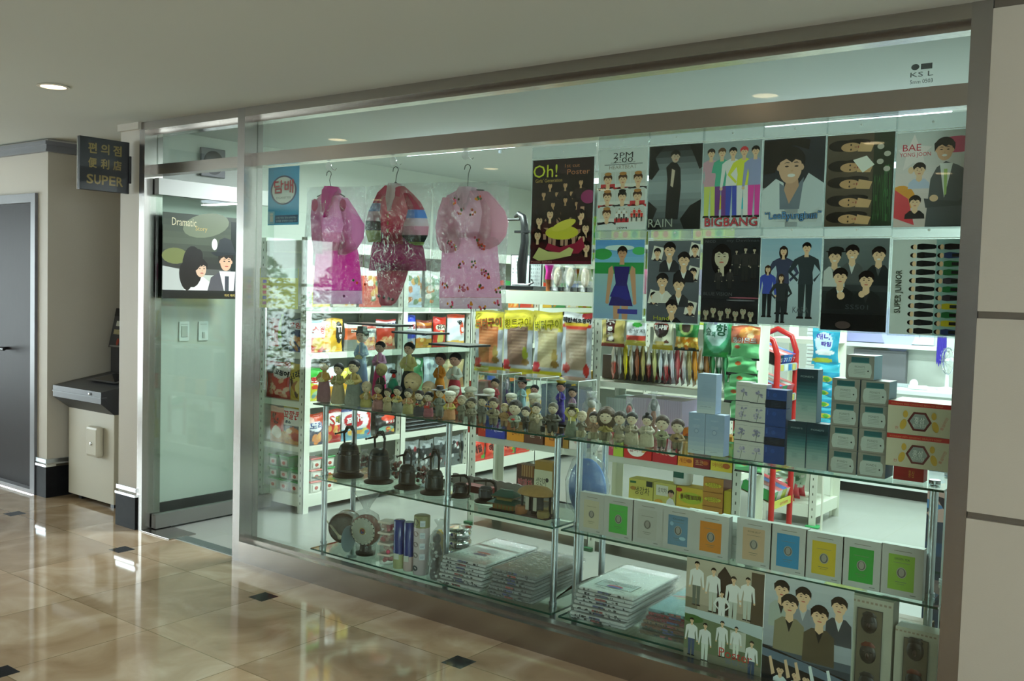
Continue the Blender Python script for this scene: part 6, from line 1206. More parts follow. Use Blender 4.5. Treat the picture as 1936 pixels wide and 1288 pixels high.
# ---- bronze bells on the second shelf
BRT = 1.0
BRZ = mat('dark_bronze', rough=.36, metal=.15, attr=True, noise_amt=.35, nscale=30)
def bell(body, vtop, vb, base, hv, y, label, col, arch=False):
    """body = (left, right) sight lines at mid height; vtop/vb crown and lip; hv top of the handle"""
    um = (body[0]+body[1])/2; a, b = at(body[0], vb, 1, y), at(body[1], vb, 1, y); r = rad(body[0], body[1], vb, y); zl = max(Z2+.022, at(um, vb, 1, y).z); zc = at(um, vtop, 1, y).z; zh = at(um, hv, 1, y).z
    rb = rad(base[0], base[1], vb, y); H = zc-zl
    t = empty('bronze_bell', ((a.x+b.x)/2, y, Z2), .25, label, 'bell', 'bronze bells on the middle glass shelf')
    f = MB(BRZ); f.lathe([(rb*.98, 0), (rb, .006), (rb*.8, .012), (rb*.72, .016), (r*.9, .019)], n=28, col='24241f' if not arch else '1c1a18'); f.build('base', None, t)
    f = MB(BRZ); z0 = zl-Z2
    f.lathe([(r*.93, z0), (r*1.0, z0+.02*H), (r*1.01, z0+.10*H), (r*1.0, z0+.25*H), (r*.98, z0+.45*H), (r*.93, z0+.65*H), (r*.85, z0+.80*H), (r*.72, z0+.91*H), (r*.45, z0+.98*H), (.001, z0+H)], n=28, col=col)
    for k in range(10):
        t_ = 2*PI*k/10; f.ell((r*.97*math.cos(t_), r*.97*math.sin(t_), z0+.62*H), (.004, .004, .004), '3c3a34', n=6)
    for z_, q_ in ((.10, 1.01), (.62, .945), (.76, .88)): f.lathe([(r*q_, z0+z_*H-.002), (r*(q_+.02), z0+z_*H), (r*(q_-.005), z0+z_*H+.002)], n=28, col='3a3830')
    f.build('bell', None, t)
    f = MB(BRZ); hz = zc-Z2; Hh = zh-zc
    if arch:
        f.tube([(rb*.80, 0, .012), (rb*.95, 0, hz*.45), (rb*.98, 0, hz*.9), (rb*.85, 0, hz+Hh*.6), (rb*.45, 0, hz+Hh), (-.1*rb, 0, hz+Hh*.9), (-rb*1.0, 0, hz+Hh*.65), (-rb*1.15, 0, hz+Hh*.62)], [.005, .006, .007, .008, .007, .006, .005, .008], '2c2824', n=8)
        f.tube([(0, 0, hz), (0, 0, hz+Hh*.9)], .003, '2c2824')
    else:
        f.tube([(-r*.45, 0, hz-.01), (-r*.5, 0, hz+Hh*.55), (-r*.2, 0, hz+Hh*.95), (r*.3, 0, hz+Hh), (r*.55, 0, hz+Hh*.6), (r*.5, 0, hz-.01)], [.005, .006, .008, .009, .007, .005], '1f1e1b', n=8); [f.ell((r*(-.4+.17*k), .002*(k % 2), hz+Hh*(.62+.3*math.sin(.6*k))), (.008, .006, .007), '24231f', n=8) for k in range(6)]
        f.tube([(-r*.2, 0, hz+Hh*.7), (-r*.9, -.004, hz+Hh*.55), (-r*1.35, 0, hz+Hh*.45)], [.006, .005, .003], '1f1e1b', n=8); f.ell((-r*1.4, 0, hz+Hh*.45), .006, '1f1e1b', n=8)
        for k in range(5): f.lathe([(.005, 0), (.0005, .016)], (-r*.4+r*.22*k, 0, hz+Hh*(.92 if 0 < k < 4 else .7)), 6, '1f1e1b')
    f.build('dragon_handle', None, t)
bell((637, 680), 836, 902, (624, 684), 806, .30, 'large nearly black bronze bell at the left end', '121618')
bell((695, 737), 846, 912, (685, 742), 816, .30, 'large grey green bronze bell with dragon handle, second from the left', '22282a')
bell((753, 785), 877, 928, (741, 791), 851, .30, 'medium brown black bronze bell, third from the left', '20201e')
bell((803, 838), 887, 939, (794, 848), 850, .30, 'medium dark green bronze bell, fourth from the left', '222a26')
bell((856, 883), 911, 953, (846, 886), 898, .33, 'small black bell under an arched bronze arm, beside the mid pole', '19171a', True)
bell((904, 931), 918, 958, (893, 936), 908, .33, 'small pewter coloured bell under an arched bronze arm', '3c3f46', True)
# temple model, straw pavilion
BRT = 1.25
p = at(957, 966, 1, .26); t = empty('temple_model', (p.x, .26, Z2), .1, 'small model temple with two green tiled roofs', 'model building')
def roof(f, cx, z, w_, d, h, col):
    n = 8; top = w_*.55
    for s in (-1, 1):
        f.add([(cx-w_/2, s*d/2, z), (cx-w_/4, s*d/2, z-.004), (cx+w_/4, s*d/2, z-.004), (cx+w_/2, s*d/2, z), (cx+top/2, 0, z+h), (cx-top/2, 0, z+h)], [(0, 1, 2, 3, 4, 5)], col)
        f.add([(cx+s*w_/2, -d/2, z), (cx+s*w_/2, d/2, z), (cx+s*top/2, 0, z+h)], [(0, 1, 2)], col)
    f.box(cx-w_/2, cx+w_/2, -d/2, d/2, z-.006, z-.001, '5a4830'); f.tube([(cx-top/2, 0, z+h+.001), (cx, 0, z+h-.001), (cx+top/2, 0, z+h+.001)], .003, '7a8884')
f = MB(PRINT); f.box(-.055, .055, -.03, .03, .008, .035, '6a6238'); [f.box(-.05+.02*k, -.046+.02*k, -.031, -.029, .008, .034, '8a4a2c') for k in range(6)]; f.build('lower_hall', None, t)
f = MB(PRINT); f.box(-.04, .04, -.022, .022, .048, .066, '74683c'); f.build('upper_hall', None, t)
f = MB(PRINT); roof(f, 0, .038, .15, .10, .018, '2a4a40'); roof(f, 0, .068, .12, .075, .026, '24483e'); f.build('roof', None, t); f = MB(STONE); f.box(-.065, .065, -.045, .045, 0, .008); f.build('base', None, t)
p = at(1013, 972, 1, .27); t = empty('straw_pavilion', (p.x, .27, Z2), 0, 'straw roofed pavilion model on black posts beside two round stools', 'model building')
f = MB(CLAY); f.lathe([(.078, .093), (.095, .10), (.088, .112), (.06, .128), (.02, .134), (.001, .136)], n=20, col='9a7848', sy=.7); f.build('straw_roof', None, t)
f = MB(PRINT)
for x in (-.055, .055):
    for y in (-.03, .03): f.tube([(x, y, .008), (x, y, .1)], .006, '1c1a1a')
for x in (-.02, .022): f.box(x-.009, x+.009, -.042, -.039, .03, .09, 'a8a498')
f.box(-.012, .016, -.02, .02, .01, .1, '2a2220'); f.build('posts', None, t)
f = MB(CLAY); f.lathe([(.026, .005), (.03, .02), (.026, .04), (.02, .042)], (-.06, -.03, 0), 14, '8a5c3a'); f.lathe([(.026, .005), (.03, .02), (.026, .035), (.02, .037)], (.062, -.03, 0), 14, '7c6a40'); f.build('stools', None, t); f = MB(CLAY); f.box(-.085, .09, -.05, .05, 0, .008, '4a3634'); f.build('base', None, t)
# scalloped white card strip behind the bells, red tray
f = MB(PRINT); q = 26
x0, x1 = at(856, 900, 1, .55).x, at(1047, 930, 1, .55).x; zt = at(900, 903, 1, .55).z-.0
vs = []; fs = []
for i in range(q*2+1):
    x = x0+(x1-x0)*i/(q*2); z = zt+.005*abs(math.sin(PI*i/4)); vs += [(x, .55, Z2), (x, .55, z), (x, .553, Z2), (x, .553, z)]
for i in range(q*2): a = i*4; fs += [(a, a+4, a+5, a+1), (a+2, a+3, a+7, a+6), (a+1, a+5, a+7, a+3)]
f.add(vs, fs, 'a8a6a4'); tag(f.build('scalloped_card'), 'white card strip with a scalloped top edge standing behind the bells', 'card strip')
f = MB(PRINT); a, b = at(872, 945, 1, .44).x, at(925, 950, 1, .44).x; f.box(a, b, .44, .50, Z2, Z2+.035, '5c201c', bv=.002); tag(f.build('lacquer_box'), 'low dark red lacquer box behind the small bells', 'box')
# dark red glossy beads bag between the bells
for i, (u, v, nm) in enumerate(((688, 880, 'between the first two bells'), (748, 880, 'beside the second bell'), (797, 905, 'between the third and fourth bells'))):
    p = at(u, 910, 1, .42); t = empty('bead_bag', (p.x, .42, Z2), 0, 'clear film bag of dark red beads ' + nm, 'bead bag', 'bags of dark red beads'); rr = random.Random(i)
    f = MB(GLOSSY)
    for k in range(22): f.ell((rr.uniform(-.03, .03), rr.uniform(-.02, .02), .015+rr.uniform(0, .075)), .010, rr.choice(['4a1414', '6a1c18', '2a1210', '8a3020']), n=8)
    f.build('beads', None, t); f = MB(); f.lathe([(.035, 0), (.042, .04), (.034, .09), (.01, .11), (.02, .125)], n=12); f.build('film', WRAP, t)
# blue round cushion-like toy wrapped in film
p = at(1103, 985, 1, .45); t = empty('round_fan_bag', (at(1110, 930, 1, .38).x, .38, Z2), 0, 'large pale blue round object wrapped in clear film between the two shelf units', 'wrapped fan')
f = MB(CLOTH); f.ell((0, 0, .135), (.098, .028, .135), '5c84c8', n=24); f.build('disc', None, t); f = MB(); f.lathe([(.05, 0), (.105, .06), (.115, .16), (.08, .26), (.03, .29), (.06, .34)], n=18, sy=.45); f.build('film', BAG, t)
# ---- bottom shelf
def film(parent, prof, sy=1, o=(0, 0, 0), n=14): f = MB(); f.lathe(prof, o, n, sy=sy); return f.build('film', WRAP, parent)
p = at(645, 1030, 1, .33); t = empty('hand_drum', (p.x, .36, Z3+.082), 0, 'brown hand drum wrapped in clear film at the left end of the bottom shelf', 'drum')
rt = Matrix.Rotation(PI/2, 3, 'X') @ Matrix.Rotation(0, 3, 'Y')
f = MB(GLOSSY); rq = Matrix.Rotation(.5, 3, 'Z') @ Matrix.Rotation(PI/2, 3, 'X'); f.lathe([(.078, -.05), (.082, -.045), (.07, 0), (.082, .045), (.078, .05)], n=28, rot=rq, col='3a2c24'); f.build('body', None, t)
f = MB(GLOSSY); f.lathe([(.076, .0505), (.001, .0515)], n=28, rot=rq, col='4a4038'); f.lathe([(.001, -.0515), (.076, -.0505)], n=28, rot=rq, col='4a4038'); f.build('skin', None, t)
f = MB(PRINT); f.tube([(-.07, -.07, .03), (.04, -.085, -.03)], .006, 'b0a890'); f.ell((.05, -.088, -.035), .012, 'c0b8a0'); f.build('drumstick', None, t); f = MB(); f.ell((0, 0, 0), (.098, .09, .0815), n=18); f.build('film', WRAP, t)
p = at(692, 1012, 1, .26); t = empty('souvenir_drum', (p.x, .26, Z3), .25, 'white faced drum with a coloured centre on a dark stand, wrapped in film', 'drum')
f = MB(GLOSSY); rq = Matrix.Rotation(PI/2, 3, 'X'); f.lathe([(.066, -.03), (.078, -.02), (.082, 0), (.078, .02), (.066, .03)], (0, 0, .125), 28, rot=rq, col='7a3020'); f.build('body', None, t)
f = MB(GLOSSY); f.lathe([(.070, .031), (.066, .034), (.001, .036)], (0, 0, .125), 28, rot=rq, col='b8b8a8'); f.lathe([(.001, -.034), (.066, -.032)], (0, 0, .125), 28, rot=rq, col='b8b8a8')
[f.ell((.066*math.cos(PI*k/9), -.032, .125+.066*math.sin(PI*k/9)), (.004, .004, .004), '22241f', n=6) for k in range(18)]
for k, (rr, c) in enumerate(((.018, 'b8902c'), (.0145, '5a2440'))): f.lathe([(rr, .0365+.0006*k), (.001, .037+.0006*k)], (0, 0, .125), 20, rot=rq, col=c)
f.ell((.004, -.0385, .131), (.006, .001, .005), 'b03a24', n=10); f.ell((-.003, -.0385, .119), (.006, .001, .005), '3a3a8a', n=10)
f.build('drum_face', None, t); f = MB(BLACK); f.lathe([(.05, 0), (.052, .012), (.032, .02), (.03, .055)], n=20); f.build('stand', None, t)
film(t, [(.055, .001), (.06, .05), (.094, .12), (.07, .21), (.018, .235), (.03, .26), (.075, .32)], .55)
f = MB(GLOSSY); f.ell((0, 0, 0), (.006, .05, .07), '7c8c94', n=18); o = f.build('drum_side_disc', None, None, (at(664, 1010, 1, .24).x, .22, Z3+.0705)); tag(o, 'grey blue thin disc leaning between the two drums', 'disc')
def column(px, y, col, label, name, cat, r=None, bands=(), group=None):
    u0, u1, vt = px; a, b = at(u0, vt, 1, y), at(u1, vt, 1, y); h = at((u0+u1)/2, vt, 1, y).z-Z3; r = r or rad(u0, u1, vt, y)
    t = empty(name, ((a.x+b.x)/2, y, Z3), .3, label, cat, group); f = MB(GLOSSY); z = 0
    prof = [(r*.94, 0), (r, .003)]; cl = [col]
    for zz, c in bands: prof.append((r, zz*h)); cl.append(c); prof.append((r*.999, zz*h+.0002)); cl.append(c)
    f.lathe(prof+[(r, h-.003), (r*.9, h)], n=26, cols=(cl+[bands[-1][1] if bands else col]*3)[:len(prof)+1], col=col); f.build('tube', None, t); return t, r, h
p0 = at(730, 1078, 1, .21); h = (at(730, 984, 1, .21).z-Z3)/4
for j in range(4):
    t = empty('candy_jar', (p0.x, .215, Z3+j*h), .2, 'clear jar of pink sweets with a white lid, %s in the column' % ['lowest', 'second', 'third', 'topmost'][j], 'candy jar', 'column of pink candy jars')
    f = MB(GLOSSY); q = random.Random(j)
    for k in range(14): f.ell((q.uniform(-.026, .026), q.uniform(-.026, .026), .012+q.uniform(0, h-.034)), .011, q.choice(['d85a78', 'd88a90', 'c8a0a0', 'e0c0b8']), n=8)
    f.build('sweets', None, t); f = MB(); f.lathe([(.036, 0), (.038, .004), (.038, h-.013)], n=20); f.build('jar', clear('jar_plastic', 'eef0ee', haze=.12), t); f = MB(GLOSSY); f.box(-.037, .037, -.037, .037, h-.012, h, 'd8cec4', bv=.004); f.build('lid', None, t)
for i, (px, lo, mid) in enumerate((((745, 767, 983), 'b8b484', 'a8ac80'), ((764, 785, 987), 'c0a8a4', 'c4aeac'))):
    t, r, h = column(px, .20, lo, 'slim tube with a dark blue upper half, %s one' % ['cream yellow left', 'pale pink right'][i], 'gift_tube', 'gift tube', bands=[(.30, mid), (.55, '24347a')], group='blue topped gift tubes')
    f = MB(PRINT); f.box(-r*.5, r*.4, -r*1.0, -r*.9, h*.2, h*.32, 'c8ccc4'); f.build('label', None, t)
t, r, h = column((783, 814, 974), .20, 'b8aeb0', 'tall clear topped tin covered in photo stickers', 'gift_tin', 'gift tin', bands=[(.80, 'c0b4b8'), (.94, '8a8a68')])
S = lambda u, v, l: Vector(((r+.0005+l)*math.sin((u-.5)*2.6), -(r+.0005+l)*math.cos((u-.5)*2.6), v*h))
f = MB(PRINT); a_ = Art(f, S, None, 1.2, .0003); [a_.ell(.35, y_, .16, .055 if k else .07, ['4a4640', '8a7470', '7a6a68', '6c6460', '2c3c40'][k], 16) for k, y_ in enumerate((.9, .70, .52, .34, .12))]
for k, y_ in enumerate((.88, .68, .5, .32)): a_.rect(.58, y_-.05, .82, y_+.05, 'c8d0d8'); a_.rect(.61, y_, .79, y_+.008, '8a94a4'); a_.rect(.61, y_-.02, .76, y_-.012, '8a94a4')
f.build('stickers', None, t)
p = at(826, 1095, 1, .20); t = empty('wrapped_figure', (at(824, 1090, 1, .19).x, .19, Z3), 0, 'black and silver figurine wrapped in clear film beside the photo tin', 'wrapped figure')
f = MB(BRZ); f.lathe([(.025, 0), (.032, .02), (.022, .09), (.03, .12), (.016, .17)], n=14, col='16181a'); f.ell((0, 0, .19), (.022, .02, .026), '1c1e20'); [f.ell((.02*math.cos(k), -.02, .02+k*.016), .008, 'a8aca8', n=8) for k in range(10)]; f.build('figurine', None, t); film(t, [(.045, .001), (.05, .05), (.04, .12), (.038, .2), (.01, .23)])
p = at(826, 1030, 1, .40); t = empty('wrapped_figure', (p.x, .42, Z3), 0, 'yellow and orange trinket in shiny film behind the figurine', 'wrapped figure')
f = MB(CLOTH); f.lathe([(.03, 0), (.035, .06), (.03, .12), (.01, .16)], n=14, col='c8a030'); f.ell((0, -.02, .05), .02, 'd8502c'); f.build('trinket', None, t); film(t, [(.045, .001), (.05, .08), (.04, .15), (.012, .18), (.03, .21)])
for j in range(4):
    r_ = .062-.002*(j % 2); t_ = MB(CHROME); z = j*.047; t_.lathe([(r_*.80, 0), (r_*.97, .006), (r_, .016), (r_*.99, .030), (r_*.86, .038), (r_*.90, .044), (r_*.84, .0465), (.001, .0466)], n=30); o = t_.build('steel_bowl', None, None, (at(868, 1030, 1, .44).x, .44, Z3+z)); tag(o, 'shiny steel rice bowl, %s in the stack on the bottom shelf' % ['lowest', 'second', 'third', 'topmost'][j], 'bowl', 'stack of steel bowls')
t_ = MB(CHROME); t_.lathe([(.063, 0), (.060, .006), (.02, .010), (.001, .011)], n=30); tag(t_.build('bowl_lid', None, None, (at(868, 1030, 1, .44).x, .44, Z3+.188)), 'flat steel lid on the topmost bowl', 'lid')
# folded shirts in film
def shirts(x, y0, w_, L, n, cols, skew, what, nm, art=None, th=.0165, top=None):
    for j in range(n):
        q = random.Random(j*7+int(x*-10)); t = empty('folded_shirt', (x+skew*j+q.uniform(-.005, .005), y0+q.uniform(-.012, .012), Z3+j*th), .05+q.uniform(-.02, .02), '%s, %s from below in the %s stack' % (what, ORD[j], nm), 'folded shirt', 'folded shirts in the %s stack' % nm)
        f = MB(CLOTH); c = cols[j % len(cols)]; f.box(-w_/2, w_/2, 0, L, 0, th-.003, c, bv=.005)
        a = Art(f, plane_S((-w_/2, -.0006, 0), (w_, 0, 0), (0, 0, th-.003), (0, -1, 0)), PRINT, th/w_, .0003)
        a.rect(.36, .2, .56, .8, '4a5084' if j % 3 else 'a84848')
        [a.rect(x_, q.uniform(.1, .4), x_+q.uniform(.01, .05), q.uniform(.5, .9), '34363a') for x_ in [q.uniform(.08, .86) for _ in range(11)]]
        if j == n-1 and art: art(Art(f, plane_S((-w_/2, 0, th-.0022), (w_, 0, 0), (0, L, 0), (0, 0, 1)), PRINT, L/w_, .0003))
        f.build('cloth', None, t)
        f = MB(); f.box(-w_/2-.008, w_/2+.008, -.008, L+.008, -.0, th-.001, bv=.004); f.build('film', WRAP, t)
def tg(a):
    a.ell(.5, .45, .2, .2, 'b4bcc4', 24); a.ell(.5, .3, .16, .06, '343a6c'); a.ell(.5, .37, .16, .05, 'a83030'); q = random.Random(1)
    for k in range(36): x, y = q.uniform(.15, .85), q.uniform(.08, .34); a.rect(x, y, x+.05, y+.008, '2a2c2e')
def hangul(a):
    a.rect(.16, .14, .84, .36, '2c3034'); a.rect(.175, .15, .825, .35, 'bcc6cc'); a.text('아버님날낳으시고', .5, .32, .56, .04, '24282c'); a.text('어머님날기르시니', .5, .27, .56, .04, '24282c'); a.ell(.5, .20, .14, .05, '9a2c34'); a.ell(.5, .175, .14, .035, '3a4a8a'); a.text('하늘천 따지', .5, .08, .5, .035, '24282c')
    for k in range(5): a._p([(.2, .5+k*.07), (.5, .46+k*.07), (.8, .5+k*.07), (.8, .504+k*.07), (.5, .464+k*.07), (.2, .504+k*.07)], '98a8b0')
def print2(a):
    q = random.Random(6); a.rect(.05, .12, .95, .9, '54534e')
    for k in range(90): x, y = q.uniform(.06, .86), q.uniform(.13, .86); a.ell(x, y, .05, .012, q.choice(['8a887e', '3a3a38', '6c6a64', 'a8a69c']), 8, q.uniform(-.6, .6))
shirts(-2.87, .17, .25, .42, 8, ['dde2e8', 'e8edf0'], .003, 'white printed shirt folded in clear film', 'left white', lambda a: tg(a))
shirts(-2.58, .17, .23, .40, 8, ['8a8e90', '74787a'], .003, 'grey printed shirt folded in clear film', 'dark print', print2)
shirts(-2.115, .17, .26, .42, 9, ['dde2e8', 'e8edf0'], .004, 'white folded shirt with a circle print', 'right white', hangul)
shirts(-1.80, .20, .26, .38, 7, ['6a5a40', '3c4a38', '7a4c34', '8a6a50', '8a2434', '9a2634', '5c8c98'], .006, 'coloured folded cloth in clear film', 'coloured', lambda a: (a.ell(.3, .6, .3, .03, 'b84048', 12, .3), a.ell(.4, .55, .3, .02, 'c8b848', 12, .3)))
f = MB(GLOSSY)
t = empty('black_film_pile', (-2.41, .29, Z3), 0, 'slanting pile of black film wrapped shirts beside the middle poles', 'wrapped pile')
for k in range(6): f.xf = Matrix.Translation((.0+.006*k, 0, .012+.006*k)) @ Matrix.Rotation(-.75+.03*k, 4, 'Y'); f.box(-.012, .12, .0, .15, 0, .004, '121416', bv=.001)
f.xf = None; f.build('pile', None, t)
# mask gift boxes and cartons at the bottom right
def masks(n):
    def g(a):
        A = a.asp; a.rect(0, 0, 1, 1, 'a8a698'); [a.rect(q_*.1, .945, q_*.1+.06, .965, '8c7c6c') for q_ in range(10)]; q = random.Random(2); [a.ell(q.uniform(0, 1), q.uniform(0, .9), .06, .002, '98968a', 8) for _ in range(30)]
        a.rect(.22, .02, .80, .90, '3c3834'); a.rect(.24, .03, .78, .89, '5c5444')
    return g
for i, ((u0, u1, vt), n) in enumerate((((1605, 1690, 1132), 3), ((1693, 1775, 1192), 2))):
    a, b = at(u0, vt, 1, .14), at(u1, vt, 1, .14); h = at((u0+u1)/2, vt, 1, .14).z-Z3
    t = empty('mask_gift_box', ((a.x+b.x)/2, .14, Z3), 0, 'cream gift box with dark mask ornaments in its window, %s one' % ['taller left', 'shorter right'][i], 'gift box', 'mask gift boxes')
    w_ = b.x-a.x; f = box_mesh(w_, .07, h, 'a8a698', masks(n), side='8c8a7e'); f.build('box', None, t)
    for k in range(3):
        z = h*.76-k*.105
        if z < .03: break
        f = MB(BRZ); f.ell((0, -.006, z), (.030, .010, .036), '2a2622', n=14); f.ell((0, -.014, z-.006), (.007, .006, .012), '3c2c24', n=8); [f.ell((s*.011, -.013, z+.008), (.007, .003, .003), '100e0e', n=8) for s in (-1, 1)]; [f.tube([(s*.029, -.006, z+.012), (s*.030, -.006, z-.045)], .002, '2a2622') for s in (-1, 1)]
        f.lathe([(.026, .02), (.03, .03), (.02, .042)], (0, -.004, z), 10, '2c2824' if k != 1 else '5a2c20', sy=.3); f.build('mask', None, t)
for j in range(3):
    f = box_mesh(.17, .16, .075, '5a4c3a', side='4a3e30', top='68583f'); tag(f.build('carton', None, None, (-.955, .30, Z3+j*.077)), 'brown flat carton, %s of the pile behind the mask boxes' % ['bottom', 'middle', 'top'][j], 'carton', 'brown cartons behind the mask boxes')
f = MB(GLOSSY); f.box(-.07, .07, 0, .16, 0, .32, 'e0b818', bv=.006); tag(f.build('yellow_carton', None, None, (-1.16, .30, Z3), .15), 'bright yellow carton standing behind the taller mask box', 'carton')
# ================================================================= RIGHT SIDE OF THE SHOP
BRT = 1.0
# red candy stand
REDM = mat('red_enamel', 'b3201c', rough=.35)
t = empty('candy_stand', (-2.30, 2.27, 0), PI/2, 'red tube candy stand with sloping wire shelves', 'display stand')
f = MB(REDM)
for x, dz in ((-.14, -.02), (.14, 0)):
    f.tube([(x, -.12, 0), (x, -.12, 1.18+dz), (x, -.09, 1.27+dz), (x, 0, 1.31+dz), (x, .09, 1.27+dz), (x, .12, 1.18+dz), (x, .12, 0)], .017, n=10)
f.build('frame', None, t)
f = MB(ALU)
for k, z in enumerate((.30, .52, .92, 1.10)):
    f.xf = Matrix.Translation((0, -.12, z)) @ Matrix.Rotation(.30, 4, 'X'); f.box(-.125, .16, 0, .28, -.004, -.001)
f.xf = None; f.build('sloping_shelf', None, t)
for k, z in enumerate((.30, .52, .92, 1.10)):
    f = MB(GLOSSY); f.xf = Matrix.Translation((0, -.125, z-.03)); f.box(-.13, .165, -.006, 0, 0, .045, 'c8c83c' if k < 2 else 'b8c4c8'); a = Art(f, plane_S((-.13, -.0065, 0), (.295, 0, 0), (0, 0, .045), (0, -1, 0)), None, .15, .0004)
    if k < 2: a.text('orion', .5, .5, .4, .5, 'c83a20')
    else: [a.rect(.04+.2*j, .1, .2+.2*j, .9, ['c8b84a', 'd8d8d0', '3a78b8', 'c8b84a', 'd8d8d0'][j]) for j in range(5)]
    f.xf = None; f.build('price_rail', None, t)
for k, z in enumerate((.30, .52, .92, 1.10)):
    for j in range(4):
        c = [['3a9a5a', 'd0d0d4', 'a8b84a', 'e0e0d8'], ['d85a80', '58b878', 'c8a0a8', 'e0d8d8'], ['a83848', '3a8a58', 'b8505c', 'c86a70'], ['18191c', '2a3a9a', '2f66b0', 'b83040']][k][j]
        f = MB(GLOSSY); f.box(0, .066, 0, .20, 0, .062, c, bv=.002); f.add([(.001, .001, .0625), (.065, .001, .0625), (.065, .199, .0625), (.001, .199, .0625)], [(0, 1, 2, 3)], ['c8c8c8', 'd86a70', '3a6ac8', 'd84a58'][(j+k) % 4])
        if k == 3: a = Art(f, plane_S((.002, -.0005, 0), (.062, 0, 0), (0, 0, .062), (0, -1, 0)), None, 1, .0003); a.text('HALLS' if j == 0 else 'TI', .5, .5, .8, .4, 'e8ecf0')
        o = f.build('gum_box', None, None, (-2.30+.108, 2.27-.12+j*.069, z+.006), (.30, 0, PI/2)); tag(o, '%s gum display box on the red candy stand, %s shelf from below' % ([['green', 'silver grey', 'olive', 'ivory'], ['pink', 'mint green', 'dusty pink', 'ivory'], ['dark red', 'green', 'raspberry', 'coral'], ['black', 'navy', 'blue', 'red']][k][j], ORD[k]), 'gum box', 'gum boxes on the red candy stand')
# strip of turquoise candy bags
for j in range(8):
    z = [1.10, .975, .90, .83, .76, .69, .62, .55][j]; hgt = [.22, .14, .11, .11, .11, .11, .11, .11][j]
    sp = ([(0, '1c9cc0'), (.9, '48c0d8')], [(.45, .6, .34, .3, 'c8e8f4'), (.4, .13, .4, .07, 'a8c040'), (.5, .35, .4, .08, 'e8f4f8')], [('애니', .42, .78, .5, .16, '4a3aa8'), ('타임', .55, .58, .36, .12, '4a3aa8')]) if j == 0 else ([(0, '1a98c0'), (.6, '40bcd8')], [(.45, .3, .3, .14, 'c8c83c'), (.55, .3, .12, .12, '58b040'), (.2, .3, .12, .1, 'e8a0a0')], ())
    f = bag_mesh(.165, hgt, .035, sp[0], sp[1], sp[2], seed=j); tag(f.build('candy_bag', None, None, (-2.06+.012*math.sin(j*2), 2.60-.004*(8-j), z)), 'turquoise foil candy bag, %s from the top of the hanging strip' % ORD[j], 'candy bag', 'strip of turquoise candy bags')
t = empty('strip_stand', (-2.06, 2.63, 0), 0, 'thin white pole carrying the strip of turquoise candy bags', 'stand'); f = MB(CREAM); f.tube([(0, 0, 0), (0, 0, 1.36)], .007); f.tube([(0, 0, 1.33), (0, -.04, 1.33)], .004); f.build('pole', None, t); f = MB(CREAM); f.lathe([(.09, 0), (.09, .01), (.01, .016)], n=24); f.build('base', None, t)
# tower of white packs behind the candy stand
for j in range(22):
    f = MB(PRINT); f.box(-.075, .075, 0, .15, 0, .026, 'd8e0e0', bv=.003); f.box(-.07, .07, -.0006, 0, .002, .006, 'b0a8ac'); tag(f.build('cigarette_carton', None, None, (-2.50+.003*(j % 3), 3.62, .75+j*.0268)), 'white flat pack, layer %s of the tall pile behind the candy stand' % (ORD+['thirteenth', 'fourteenth', 'fifteenth', 'sixteenth', 'seventeenth', 'eighteenth', 'nineteenth', 'twentieth', 'twenty-first', 'twenty-second'])[j], 'white pack', 'tall pile of white packs')
f = MB(CREAM); f.box(-2.6, -2.4, 3.60, 3.80, 0, .745, bv=.004); tag(f.build('pedestal_cabinet'), 'cream pedestal under the tall pile of white packs', 'pedestal')
# bottles on the white rack
def bottle(x, y, z, c, cap, label, hgt=.15, r=.028):
    t = empty('drink_bottle', (x, y, z), 0, label, 'bottle', 'small bottles on the white rack'); f = MB(GLOSSY); f.lathe([(r*.9, 0), (r, .01), (r, hgt*.62), (r*.45, hgt*.8), (r*.42, hgt*.9)], n=14, col=c); f.lathe([(r*1.01, hgt*.2), (r*1.01, hgt*.5)], n=14, col='d8d0c0'); f.build('bottle', None, t)
    f = MB(GLOSSY); f.lathe([(r*.5, hgt*.9), (r*.5, hgt), (r*.1, hgt*1.01)], n=12, col=cap); f.build('cap', None, t)
for i in range(5): bottle(-2.53+i*.062, 3.06, .4315, '4a1018', 'b83040', 'dark red drink bottle on the white rack, %s from the left' % ORD[i])
for i in range(4): bottle(-2.22+0*i, 3.06+i*.075, .4315, ['a8541c', '3a2a1c', 'b8641c', '2a1c14'][i], 'c8782a', 'amber drink bottle at the rack end, %s from the window side' % ORD[i])
for i in range(3):
    f = bag_mesh(.2, .16, .06, [(0, 'c83040'), (.5, 'a8c0a8')], chips(8, .1, .9, .1, .9, ['d8d8d0', 'c04050', '3a6a48'], .14, i)); tag(f.build('snack_bag', None, None, (-2.50, 3.06+i*.1, .1415)), 'red and green snack bag on the lowest white rack shelf, %s from the front' % ORD[i], 'snack bag', 'bags at the foot of the white rack')
f = MB(mat('green_plastic', '2f9a58', rough=.4)); f.box(-2.29, -2.20, 2.97, 3.05, 0, .012, bv=.004); tag(f.build('foot_pad'), 'green plastic foot pad under the white rack post', 'foot pad')
for i, x in enumerate((-3.935, -3.03, -2.14)): f = MB(mat('green_dark_plastic', '1f5a38', rough=.4)); f.box(x-.012, x+.045, 1.47, 1.496, 0, .022, bv=.003); tag(f.build('foot_pad'), 'dark green foot pad at the foot of the gondola, %s' % ['left post', 'middle post', 'right post'][i], 'foot pad', 'foot pads of the gondola')
